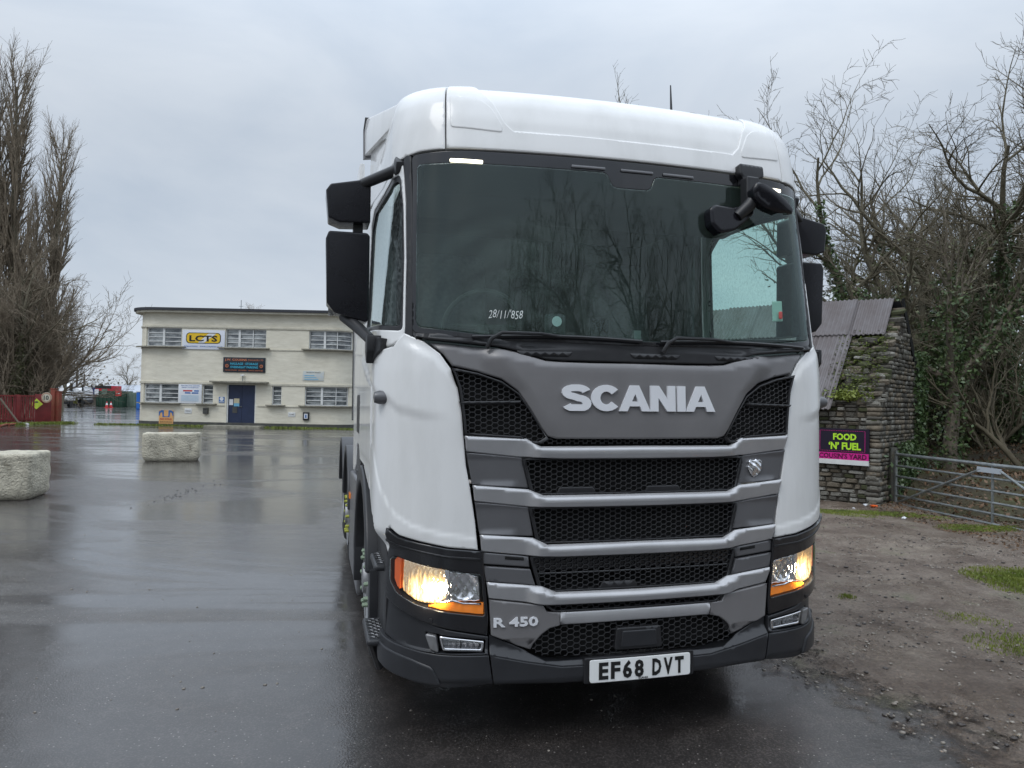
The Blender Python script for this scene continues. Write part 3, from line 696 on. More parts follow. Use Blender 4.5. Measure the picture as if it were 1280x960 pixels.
for s0, zc in ((.13, 1.185), (-.32, 1.185), (-.10, .728)):
    patch('mesh_blank', rounded([(s0 - .10, zc - .022), (s0 + .10, zc - .022), (s0 + .085, zc + .012), (s0 - .085, zc + .012)], .01), m_black, truck, off=.017, thick=.01, res=.05)
P5 = both([(0, .545), (.396, .541), (.446, .530), (.486, .503), (.508, .480), (.535, .432), (.49, .398), (0, .380)])
hexmesh('lower_grille_mesh', P5, m_hex, truck, .010, backoff=-.05, k_=1.15)
patch('radar_cover', rounded([(-.125, .410), (.125, .410), (.115, .515), (-.115, .515)], .012), m_black, truck, off=.034, thick=.05, res=.04, lip=.006)
patch('radar_face', rounded([(-.095, .424), (.095, .424), (.088, .502), (-.088, .502)], .010), m_bump, truck, off=.040, thick=.01, res=.04, lip=.003)
# griffin style badge as an irregular shield
sh = [(.656 + x, 1.276 + z) for x, z in [(-.040, .030), (-.028, .042), (-.012, .036), (.004, .046), (.020, .038), (.036, .040), (.044, .024), (.038, .010), (.042, -.008), (.030, -.024), (.012, -.040), (-.004, -.048), (-.020, -.036), (-.034, -.018), (-.044, .004), (-.036, .014)]]
def bump_b(s, z): return .010 * np.exp(-(((np.abs(s) - .656) / .030) ** 2 + ((z - 1.278) / .034) ** 2)) + .0035 * np.sin(s * 150 + z * 60) * np.cos(z * 130)
patch('shield_badge', sh, m_chrome, truck, off=.024, thick=.012, res=.008, disp=bump_b, lip=.004, edge=.004)
V, Fc = text_mesh('R 450', .042, .212, .028, .008)
P = Sd(V[:, 0] - .611, V[:, 1] + .551, .026) + Sn(V[:, 0] - .611, V[:, 1] + .551) * V[:, 2:3]
raw('model_badge', P.tolist(), Fc, m_badge, truck)

# --- bumper, headlights, fog lamps, plate
bc = [(0, .378), (.40, .378), (.467, .383), (.60, .445), (.715, .500), (.735, .506), (.738, .40), (.712, .282), (.40, .270), (0, .270)]
def bump_disp(s, z):
    a = np.abs(s); zl = np.interp(a, [0, .40, .72, 1.0, 1.25, 1.6], [.350, .350, .408, .42, .43, .45])
    d = -.045 * smooth01((z - zl) / .035) * (1 - smooth01((a - .74) / .04) * .55)
    zl2 = np.interp(a, [.9, 1.0, 1.1, 1.3, 1.6], [.33, .375, .392, .40, .42])
    d = d + .014 * smooth01((a - .90) / .08) * (1 - smooth01((z - zl2) / .03))
    d = d - .03 * smooth01((.31 - z) / .05) - .040 * smooth01((a - .80) / .42)
    return d
bu_top = both([(0, .378), (.40, .378), (.467, .383), (.60, .445), (.715, .500), (.737, .506), (.733, .424), (.56, .386), (.39, .355), (0, .353)])
bu_low = both([(0, .350), (.39, .352), (.56, .383), (.732, .421), (.712, .282), (.40, .270), (0, .270)])
def top_slope(s, z):
    a = np.abs(s); zl = np.interp(a, [0, .39, .56, .73], [.352, .354, .384, .422]); return -.036 * np.clip((z - zl) / .04, 0, 1)
patch('bumper', bu_low, m_bump, truck, off=.046, thick=.12, res=.03, lip=.004, edge=.006, disp=lambda s, z: -.02 * smooth01((.30 - z) / .03))
patch('bumper_top', bu_top, m_bump, truck, off=.044, thick=.12, res=.016, disp=top_slope, lip=.003, edge=.005)
bk_up = [(.743, .506), (.741, .428), (.95, .432), (1.25, .445), (SEND + .02, .46), (SEND + .02, .52), (SEND - .02, .66), (1.33, .655), (1.24, .625), (1.08, .575), (.926, .538)]
bk_lo = [(.740, .424), (.718, .284), (.93, .272), (1.08, .276), (1.24, .282), (SEND - .02, .30), (SEND + .02, .36), (SEND + .02, .456), (1.25, .441), (.95, .428)]
bk_pl = [(.955, .290), (1.08, .292), (1.24, .298), (SEND - .03, .315), (SEND + .01, .37), (SEND + .01, .415), (1.30, .408), (1.12, .395), (1.0, .372)]
def back_off(s, z): return -.036 * smooth01((np.abs(s) - .80) / .42)
foghole = rounded([(.751, .492), (.984, .520), (1.048, .524), (1.016, .452), (.972, .438), (.758, .432)], .008)
def corner_bumper(sg):
    c = pp('bumper_corner', bk_up, m_bump, sg, off=.030, thick=.10, disp=lambda s, z: back_off(s, z) + .016 * smooth01((.448 - z) / .012), res=.018, lip=.003, edge=.006, holes=[foghole])
    pp('bumper_lower', bk_lo, m_bump, sg, parent=c, off=.048, thick=.10, disp=lambda s, z: back_off(s, z) - .02 * smooth01((.31 - z) / .03), res=.025, lip=.004, edge=.006)
    pp('bumper_ridge', rounded(bk_pl, .02), m_bump, sg, parent=c, off=.060, thick=.02, disp=back_off, res=.03, lip=.008, edge=.010)
    pp('fog_recess', foghole, m_gloss, sg, parent=c, off=-.02, thick=0, res=.08, lip=0)
    f = pp('fog_lamp', rounded([(.760, .484), (.968, .512), (.950, .446), (.764, .436)], .008), m_chrome, sg, off=.028, thick=.05, res=.05, lip=.003, holes=[rounded([(.772, .475), (.955, .500), (.942, .458), (.776, .448)], .006)])
    for a0, a1 in ((.776, .862), (.868, .952)):
        def fd(s, z): return .003 * np.sin(s * 230) + .004 * np.cos(z * 120)
        pp('lamp_reflector', [(a0, .434 + (a0 - .776) * .1), (a1, .434 + (a1 - .776) * .12), (a1, .474 + (a1 - .776) * .14), (a0, .474 + (a0 - .776) * .14)], m_rim, sg, parent=f, off=-.010, thick=0, res=.005, disp=fd, lip=0)
    pp('lens', rounded([(.770, .477), (.957, .502), (.943, .453), (.774, .434)], .006), m_lens, sg, parent=f, off=.026, thick=0, lip=0)
    pp('reflector_tile', rounded([(.984, .514), (1.040, .520), (1.012, .450), (.970, .436)], .012), m_rim, sg, parent=c, off=.030, thick=.03, res=.03)
two(corner_bumper)
hlo = [(.772, .902), (.932, .916), (1.065, .940), (1.171, .963), (1.236, .995), (1.285, .88), (1.30, .80), (1.30, .655), (1.24, .632), (1.08, .582), (.926, .545), (.746, .513), (.742, .59)]
hlens = rounded([(.778, .795), (.758, .600), (.928, .622), (1.096, .652), (1.215, .690), (1.262, .74), (1.262, .845), (1.228, .862), (1.0, .828)], .014)
# nested lamp elements, fractions in (s,z)
def lit_mat(name, cx):  # light reflected by the bowl, bright centre and flutes, is painted as emission
    m = bpy.data.materials.new(name); m.use_nodes = True; t = m.node_tree; n = t.nodes; l = t.links.new; b = n['Principled BSDF']; b.inputs['Metallic'].default_value = 1; b.inputs['Roughness'].default_value = .12; b.inputs['Base Color'].default_value = (.9, .86, .74, 1)
    tc = n.new('ShaderNodeTexCoord'); mp = n.new('ShaderNodeMapping'); mp.inputs['Location'].default_value = (-cx * 7.5, 0, -.715 * 11); mp.inputs['Scale'].default_value = (7.5, 0, 11); l(tc.outputs['Object'], mp.inputs[0])
    ln = n.new('ShaderNodeVectorMath'); ln.operation = 'LENGTH'; l(mp.outputs[0], ln.inputs[0])
    v = n.new('ShaderNodeTexNoise'); v.inputs['Scale'].default_value = 1; v.inputs['Detail'].default_value = 3; m2 = n.new('ShaderNodeMapping'); m2.inputs['Scale'].default_value = (90, 0, 9); l(tc.outputs['Object'], m2.inputs[0]); l(m2.outputs[0], v.inputs['Vector'])
    w = n.new('ShaderNodeMapRange'); w.inputs['From Min'].default_value = .3; w.inputs['From Max'].default_value = .7; w.inputs['To Min'].default_value = -.35; w.inputs['To Max'].default_value = .35; l(v.outputs['Fac'], w.inputs['Value'])
    ad = n.new('ShaderNodeMath'); ad.operation = 'ADD'; l(ln.outputs['Value'], ad.inputs[0]); l(w.outputs[0], ad.inputs[1])
    cr = n.new('ShaderNodeValToRGB'); e = cr.color_ramp.elements; e[0].position = .25; e[0].color = (1, .80, .42, 1); e[1].position = 1.0; e[1].color = (.30, .17, .06, 1); q = e.new(.6); q.color = (.85, .50, .16, 1); l(ad.outputs[0], cr.inputs[0]); l(cr.outputs[0], b.inputs['Emission Color'])
    st = n.new('ShaderNodeMapRange'); st.inputs['From Min'].default_value = 0; st.inputs['From Max'].default_value = 1; st.inputs['To Min'].default_value = 2.7; st.inputs['To Max'].default_value = .8; l(ad.outputs[0], st.inputs['Value']); l(st.outputs[0], b.inputs['Emission Strength']); return m
m_litL = {1: lit_mat('lit_reflector', 1.01), -1: lit_mat('lit_reflector', -1.01)}
m_lit = bpy.data.materials.new('lit_reflector_base'); m_lit.use_nodes = True
t_ = m_lit.node_tree; b_ = t_.nodes['Principled BSDF']; b_.inputs['Metallic'].default_value = 1; b_.inputs['Roughness'].default_value = .15; b_.inputs['Base Color'].default_value = (.9, .85, .7, 1)
vz = t_.nodes.new('ShaderNodeTexVoronoi'); vz.inputs['Scale'].default_value = 26; vz.feature = 'F1'
tcc = t_.nodes.new('ShaderNodeTexCoord'); mpp = t_.nodes.new('ShaderNodeMapping'); mpp.inputs['Scale'].default_value = (2.2, .6, 1); t_.links.new(tcc.outputs['Object'], mpp.inputs[0]); t_.links.new(mpp.outputs[0], vz.inputs['Vector'])
rr = t_.nodes.new('ShaderNodeValToRGB'); rr.color_ramp.elements[0].color = (1, .80, .42, 1); rr.color_ramp.elements[1].color = (.75, .42, .12, 1); rr.color_ramp.elements[1].position = .8
t_.links.new(vz.outputs['Distance'], rr.inputs[0]); t_.links.new(rr.outputs[0], b_.inputs['Emission Color']); b_.inputs['Emission Strength'].default_value = 1.5
m_bulb = mat('lamp_bulb', (1, .9, .6), emit=(1, .78, .38), es=5)
def headlight(sg):
    hous = pp('headlight_housing', hlo, m_gloss, sg, off=.028, thick=.06, res=.03, holes=[hlens], lip=.004)
    pp('housing_ridge', [(.775, .872), (.93, .884), (1.065, .906), (1.19, .935), (1.25, .955), (1.255, .945), (1.19, .924), (1.065, .896), (.93, .874), (.775, .861)], m_black, sg, parent=hous, off=.034, thick=.01, lip=.002, edge=.003)
    hl = pp('headlight', hlens, m_black, sg, off=-.02, thick=0, res=.06, lip=0)
    bowl = rounded([(.942, .822), (.928, .690), (1.00, .658), (1.096, .664), (1.192, .702), (1.188, .852)], .02)
    def bowld(s, z):
        a = np.abs(s); r2 = ((a - 1.055) / .12) ** 2 + ((z - .745) / .085) ** 2; return -.020 * np.clip(1 - r2, 0, 1) + .0022 * np.sin(a * 240) * np.sin(z * 120)
    pp('lamp_bowl', bowl, m_litL[sg], sg, parent=hl, off=.008, thick=.01, res=.012, disp=bowld, lip=.002)
    c = Sd(np.array([sg * 1.055]), np.array([.728]), -.012)[0]
    b = MB(); b.lathe([(-.006, .001), (.0, .012), (.012, .02), (.03, .022)], 16, 'Y', tuple(c)); b.build('bulb', m_bulb, hl, smooth=True)
    def cd(s, z): return -.012 * np.sqrt(np.clip(1 - ((np.abs(s) - .852) / .06) ** 2 - ((z - .735) / .06) ** 2, 0, 1)) + .0022 * np.sin(s * 150) * np.cos(z * 110)
    pp('inner_reflector', rounded([(.786, .785), (.776, .668), (.92, .668), (.930, .812)], .012), m_chrome, sg, parent=hl, off=.006, thick=.01, res=.006, disp=cd, lip=.002)
    pp('lamp_divider', rounded([(.924, .815), (.918, .672), (.936, .66), (.946, .822)], .004), m_chrome, sg, parent=hl, off=.016, thick=.02, lip=.002, edge=.003)
    pp('turn_signal', rounded([(.764, .658), (.764, .606), (.93, .626), (1.03, .645), (.985, .662), (.90, .672), (.86, .660)], .006), m_amber, sg, parent=hl, off=.012, thick=.02, lip=.002, edge=.004, disp=lambda s, z: .002 * np.sin(s * 500))
    pp('side_marker', rounded([(1.200, .858), (1.208, .704), (1.228, .716), (1.250, .75), (1.250, .838), (1.228, .856)], .006), m_amber2, sg, parent=hl, off=.012, thick=.02, lip=.002, edge=.004)
    pp('chrome_strip', [(.775, .660), (.86, .664), (.905, .678), (.98, .668), (.99, .662), (.905, .670), (.86, .657), (.775, .652)], m_chrome, sg, parent=hl, off=.018, thick=.01, lip=0, edge=.003)
    pp('lens', hlens, m_lens, sg, parent=hl, off=.030, thick=0, res=.05, lip=0)
    # bright spill of the dipped beam
    ld = bpy.data.lights.new('dipped_beam', 'SPOT'); ld.energy = 22; ld.color = (1, .80, .52); ld.spot_size = R(95); ld.spot_blend = .9; ld.shadow_soft_size = .04
    lo_ = bpy.data.objects.new('dipped_beam', ld); link(lo_, truck); lo_.location = (sg * .98, .0, .72); lo_.rotation_euler = (R(80), 0, 0)
    pp('parking_sensor', rounded([(1.0, .575), (1.02, .575), (1.02, .595), (1.0, .595)], .008), m_black, sg, off=.034, thick=.01, lip=.001, edge=.002)
two(headlight)
plate = patch('number_plate', rounded([(-.26, .275), (.26, .275), (.26, .381), (-.26, .381)], .012), m_plate, truck, off=.064, thick=.006, res=.06, lip=.001, edge=.002)
for ch, x0 in zip('EF68DVT', (-.192, -.132, -.072, -.012, .080, .140, .200)):
    V, Fc = text_mesh(ch, .078, .047, .036, .002)
    P = Sd(V[:, 0] + x0, V[:, 1] + .292, .0645) + Sn(V[:, 0] + x0, V[:, 1] + .292) * V[:, 2:3]
    raw('plate_character', P.tolist(), Fc, m_ink, plate)
V, Fc = text_mesh('SCANIA', .009, .05, .02, .001); P = Sd(V[:, 0] + .01, V[:, 1] + .2785, .0645) + Sn(V[:, 0] + .01, V[:, 1] + .2785) * V[:, 2:3]; raw('plate_small_print', P.tolist(), Fc, m_ink, plate)
patch('plate_holder', rounded([(-.285, .268), (.285, .268), (.285, .388), (-.285, .388)], .01), m_black, truck, off=.052, thick=.02, lip=.002)

# --- mirrors
def mirrors(sg):
    g = empty('mirror', (0, 0, 0), 0, truck)
    def house(pl, y0_, y1_, nm):
        b = MB(); b.prism([(sg * x, z) for x, z in pl], y0_, y1_, 'XZ'); return b.build(nm, m_mirror, g, bevel=.035, seg=4, ang=40)
    house([(1.275, 2.02), (1.29, 2.005), (1.45, 2.05), (1.49, 2.10), (1.50, 2.435), (1.485, 2.475), (1.29, 2.475), (1.275, 2.46)], .58, .75, 'main_housing')
    house([(1.275, 2.525), (1.43, 2.518), (1.49, 2.54), (1.503, 2.68), (1.48, 2.715), (1.29, 2.755), (1.275, 2.74)], .56, .75, 'wide_angle_housing')
    MB().span((sg * 1.31, .62, 2.44), (sg * 1.36, .69, 2.54)).build('link', m_black, g)
    MB().tube([(sg * 1.40, .66, 2.70), (sg * 1.30, .57, 2.735), (sg * 1.15, .46, 2.785)], [.028, .028, .030], 10).build('upper_arm', m_black, g, smooth=True)
    MB().prism([(.36, 2.80), (.42, 2.845), (.58, 2.82), (.58, 2.755), (.38, 2.74)], sg * 1.08, sg * 1.17, 'YZ').build('upper_bracket', m_black, g, bevel=.02)
    MB().tube([(sg * 1.40, .66, 2.04), (sg * 1.33, .57, 1.975), (sg * 1.275, .42, 1.905)], [.030, .030, .028], 10).build('lower_arm', m_black, g, smooth=True)
    MB().prism([(.33, 1.92), (.46, 1.93), (.46, 1.84), (.38, 1.78), (.33, 1.84)], sg * 1.22, sg * 1.30, 'YZ').build('lower_bracket', m_black, g, bevel=.01)
    f = MB().span((sg * 1.30, .746, 2.05), (sg * 1.48, .754, 2.45)).build('mirror_glass', m_chrome, g)
two(mirrors)
# kerb mirror over the image-right corner of the screen
fm = empty('front_mirror', (0, 0, 0), 0, truck)
def Q(s, z, o): return Vector(Sd(np.array([s]), np.array([z]), o)[0])
b = MB(); V = []
def strap(pl, w):
    bb = MB()
    for i in range(len(pl) - 1):
        a, c = pl[i], pl[i + 1]; w0, w1 = w[i], w[i + 1]
        vs = [Q(a[0] - w0, a[1], a[2]), Q(a[0] + w0, a[1], a[2]), Q(c[0] + w1, c[1], c[2]), Q(c[0] - w1, c[1], c[2])]
        vb = [Q(a[0] - w0, a[1], a[2] - .03), Q(a[0] + w0, a[1], a[2] - .03), Q(c[0] + w1, c[1], c[2] - .03), Q(c[0] - w1, c[1], c[2] - .03)]
        bb.add(vs + vb, [(0, 1, 2, 3), (7, 6, 5, 4), (0, 4, 5, 1), (1, 5, 6, 2), (2, 6, 7, 3), (3, 7, 4, 0)])
    return bb
k_ = [(.640, 2.690), (.660, 2.735), (.704, 2.741), (.777, 2.706), (.859, 2.655), (.902, 2.605), (.886, 2.578), (.814, 2.580), (.715, 2.604), (.655, 2.640)]
mh = patch('mirror_housing', rounded(k_, .02), m_mirror, fm, off=.17, thick=.045, res=.02, lip=.016, edge=.018, disp=lambda s, z: .02 * np.clip(1 - ((s - .77) / .13) ** 2 - ((z - .0 - (2.66 + (.77 - s) * .5)) / .06) ** 2, 0, 1))
patch('mirror_glass', rounded([(.680, 2.665), (.72, 2.70), (.79, 2.675), (.86, 2.625), (.87, 2.60), (.80, 2.60), (.72, 2.62)], .015), m_gloss, mh, off=.122, thick=.004, res=.03, lip=.001)
patch('lower_housing', rounded([(.431, 2.600), (.464, 2.628), (.588, 2.622), (.677, 2.648), (.726, 2.610), (.642, 2.542), (.575, 2.498), (.486, 2.478), (.434, 2.520)], .018), m_mirror, fm, off=.075, thick=.055, res=.02, lip=.014, edge=.016)
patch('bracket', rounded([(.658, 2.873), (.822, 2.873), (.822, 2.818), (.772, 2.798), (.766, 2.765), (.668, 2.765), (.678, 2.800), (.656, 2.815)], .012), m_black, fm, off=.055, thick=.04, res=.03, lip=.008, edge=.010)
patch('stem', rounded([(.660, 2.79), (.745, 2.79), (.722, 2.640), (.648, 2.640)], .012), m_black, fm, off=.105, thick=.05, res=.03, lip=.010, edge=.012)
b = MB(); b.tube([Q(.70, 2.69, .12), Q(.66, 2.63, .10), Q(.60, 2.575, .07)], [.028, .034, .030], 10); b.build('lower_arm', m_black, fm, smooth=True)
b = MB(); b.tube([Q(.70, 2.70, .10), Q(.715, 2.68, .15)], [.030, .030], 10); b.build('arm', m_black, fm, smooth=True)

# aerial on the roof
b = MB(); b.tube([(.66, .95, 3.27), (.662, 1.0, 3.46), (.664, 1.02, 3.66)], [.010, .009, .004], 6); b.build('aerial', m_black, truck)
# side indicator knob
two(lambda sg: MB().lathe([(0, .001), (.0, .030), (.05, .034), (.075, .026), (.08, .001)] if sg > 0 else [(0, .001), (.0, .030), (-.05, .034), (-.075, .026), (-.08, .001)], 18, 'X', (sg * 1.19, .26, 1.615)).build('front_marker_knob', m_infill, truck, smooth=True))
# --- steps, arches, wheels, skirts
def lowside(sg):
    X = sg * 1.245
    # step wells behind the bumper
    MB().prism([(.36, .28), (.80, .30), (.84, .60), (.86, 1.02), (.50, 1.12), (.30, 1.0), (.30, .62)], sg * .90, sg * 1.19, 'YZ').build('step_well', m_black, truck, bevel=.01)
    for nm, y0_, y1_, z_, xo in (('step', .36, .74, .415, 1.275), ('step', .42, .72, .77, 1.24)):
        st_ = MB().span((sg * 1.10, y0_, z_ - .035), (sg * xo, y1_, z_)).build(nm, m_bump, truck, bevel=.02, seg=3)
        P = [(y0_ + .01, z_)]
        A0 = []; A1 = []
        for i in range(6):
            for j in range(12):
                x = 1.12 + i * .038 + (.019 if j % 2 else 0); y = y0_ + .02 + j * .027
                if x + .025 < xo - .01 and y < y1_ - .02:
                    A0 += [(sg * x, y, z_ + .006), (sg * (x + .014), y + .012, z_ + .006)]; A1 += [(sg * (x + .014), y + .012, z_ + .006), (sg * (x + .028), y, z_ + .006)]
        V, Fc = tubes_np(np.array(A0), np.array(A1), np.full(len(A0), .0035), np.full(len(A0), .0035), 4); tr_ = raw('tread', V, Fc, m_rim, st_); tr_['kind'] = 'stuff'
    MB().tube([(sg * 1.25, .44, .39), (sg * 1.20, .48, .24), (sg * 1.16, .60, .22)], .022, 8).build('step_stay', m_black, truck, smooth=True)
    # front wheel arch (a thick band) and flare
    def archband(yc, zc, r0, r1, a0, a1, x0, x1, nm, m, n=20):
        b = MB(); V = []
        for i in range(n + 1):
            a = R(a0 + (a1 - a0) * i / n); c, s_ = math.cos(a), math.sin(a)
            for rr_, xx_ in ((r0, x0), (r1, x0), (r1, x1), (r0, x1)): V.append((sg * xx_, yc + rr_ * c, zc + rr_ * s_))
        Fc = []
        for i in range(n):
            for k in range(4): Fc.append((i * 4 + k, i * 4 + (k + 1) % 4, (i + 1) * 4 + (k + 1) % 4, (i + 1) * 4 + k))
        Fc += [(0, 1, 2, 3), (n * 4 + 3, n * 4 + 2, n * 4 + 1, n * 4)]
        b.add(V, Fc); return b.build(nm, m, truck, bevel=.015, seg=3, ang=50)
    archband(1.46, .50, .57, .67, 0, 168, .86, 1.255, 'wheel_arch', m_bump)
    MB().prism([(.80, .28), (.90, .28), (.905, .62), (.87, .66), (.79, .66)], sg * .9, sg * 1.235, 'YZ').build('arch_flare', m_bump, truck, bevel=.012)
    MB().prism([(2.02, .30), (2.14, .28), (2.14, .62), (2.03, .62)], sg * .9, sg * 1.255, 'YZ').build('arch_flare', m_bump, truck, bevel=.012)
    # side skirt / tank cover
    MB().prism([(2.18, .16), (2.22, .14), (3.40, .14), (3.48, .30), (3.48, .93), (2.30, .97), (2.18, .90)], sg * .75, sg * 1.225, 'YZ').build('side_skirt', m_infill, truck, bevel=.03, seg=3)
    MB().span((sg * .8, 2.30, .97), (sg * 1.20, 3.40, 1.02)).build('skirt_cap', m_black, truck, bevel=.012)
    MB().span((sg * 1.222, 3.30, .70), (sg * 1.236, 3.42, .745)).build('marker_lamp', m_amber, truck)
    for yc in (4.02, 5.30):
        archband(yc, .50, .56, .62, 8, 172, .62, 1.245, 'rear_mudguard', m_bump)
    # wheels
    def wheel(y, x, dual, nut):
        w = empty('wheel', (sg * x, y, .455), 0, truck)
        d = -sg
        prof = [(.0, .29), (.0, .40), (.015, .47), (.05, .505), (.15, .512), (.26, .505), (.29, .47), (.30, .30)]
        MB().lathe([(d * h, r) for h, r in prof], 40, 'X').build('tyre', m_rubber, w, smooth=True)
        if dual: MB().lathe([(d * (h + .34), r) for h, r in prof], 32, 'X').build('inner_tyre', m_rubber, w, smooth=True)
        dish = [(-.005, .30), (.01, .285), (.03, .27), (.02, .20), (.0, .16), (-.01, .10), (-.03, .09), (-.03, .001)] if not dual else [(-.005, .30), (.01, .285), (.13, .26), (.15, .17), (.10, .12), (.04, .11), (.04, .001)]
        MB().lathe([(d * h, r) for h, r in dish], 32, 'X').build('rim', m_rim, w, smooth=True)
        for i in range(10):
            a = 2 * math.pi * i / 10; hx = .015 if not dual else .125
            b = MB(); b.lathe([(d * hx, .016), (d * (hx - .045), .014), (d * (hx - .05), .004)], 6, 'X', (0, .168 * math.cos(a), .168 * math.sin(a))); b.build('wheel_nut', nut, w)
        return w
    wheel(1.46, 1.20, False, m_palegreen); wheel(4.02, 1.21, False, m_yellow); wheel(5.30, 1.21, True, m_yellow)
two(lowside)
MB().span((-.45, .9, .55), (-.35, 6.0, .82)).span((.35, .9, .55), (.45, 6.0, .82)).span((-.5, 1.3, .35), (.5, 1.6, .6)).build('chassis_frame', m_black, truck, bevel=.01)
MB().lathe([(-1.0, .09), (1.0, .09)], 12, 'X', (0, 1.46, .45)).lathe([(-1.0, .09), (1.0, .09)], 12, 'X', (0, 5.30, .45)).build('axles', m_black, truck)
MB().span((-.95, .25, .30), (.95, 2.2, .95)).build('engine_bay', m_dark, truck)
b = MB(); b.lathe([(0, .01), (0, .5), (.06, .52), (.08, .45), (.08, .01)], 28, 'Z', (0, 4.75, .98)); b.build('fifth_wheel', m_black, truck)
# --- cab interior
ci = empty('cab_interior', (0, 0, 0), 0, truck)
MB().span((-1.14, .35, 1.35), (1.14, 2.38, 1.40)).build('floor', m_trimd, ci)
MB().span((-1.14, 2.30, 1.40), (1.14, 2.36, 3.05)).build('rear_lining', m_trim, ci)
MB().span((-1.05, .50, 2.86), (1.05, 2.30, 2.90)).build('headlining', m_trim, ci)
for sg in (1, -1):
    MB().span((sg * 1.10, 1.50, 1.40), (sg * 1.15, 2.36, 2.95)).build('side_lining', m_trim, ci); MB().span((sg * 1.13, .45, 1.40), (sg * 1.18, 1.52, 1.93)).build('side_lining', m_trimd, ci)
MB().prism([(.36, 2.86), (.50, 2.70), (.95, 2.66), (.95, 2.86)], -1.02, 1.02, 'YZ').build('overhead_locker', m_trimd, ci, bevel=.02)
MB().prism([(.16, 1.86), (.26, 1.895), (.62, 1.90), (.80, 1.80), (.78, 1.40), (.40, 1.40)], -1.08, 1.08, 'YZ').build('dashboard', m_trimd, ci, bevel=.02)
for sx in (-.62, .62):
    st_ = empty('seat', (sx, 1.45, 1.40), 0, ci)
    MB().span((-.25, -.25, .30), (.25, .28, .44)).build('seat_cushion', m_seat, st_, bevel=.05, seg=3)
for sx in (-.62, .62):
    b = MB(); b.prism([(1.62, 1.80), (1.76, 1.78), (1.92, 2.40), (1.90, 2.62), (1.80, 2.62), (1.76, 2.42)], sx - .24, sx + .24, 'YZ'); b.build('seat_back', m_seat, ci, bevel=.05, seg=3)
b = MB(); c0 = Vector((-.62, .80, 2.02)); q = Quaternion((1, 0, 0), R(-62))
ringP = [c0 + q @ Vector((.22 * math.cos(2 * math.pi * i / 28), .22 * math.sin(2 * math.pi * i / 28), 0)) for i in range(29)]
b.tube(ringP, .017, 8, cap=False); b.tube([c0 + q @ Vector((-.2, 0, 0)), c0, c0 + q @ Vector((.2, 0, 0))], .018, 6); b.tube([c0, c0 + Vector((0, -.16, -.30))], .04, 8)
b.build('steering_wheel', m_trim, ci, smooth=True)
for sg in (1, -1):
    for k in range(3):
        b = MB(); b.tube([(sg * (1.07), 1.50 + k * .07, 1.95), (sg * 1.07, 1.50 + k * .07, 2.72)], .04, 8); b.build('curtain_fold', m_curtain, ci, smooth=True)
MB().span((-.10, .40, 1.90), (.0, .43, 2.06)).build('dash_tablet', m_gloss, ci)
MB().span((.16, .42, 1.90), (.20, .45, 2.00)).build('dash_clip', m_rim, ci)
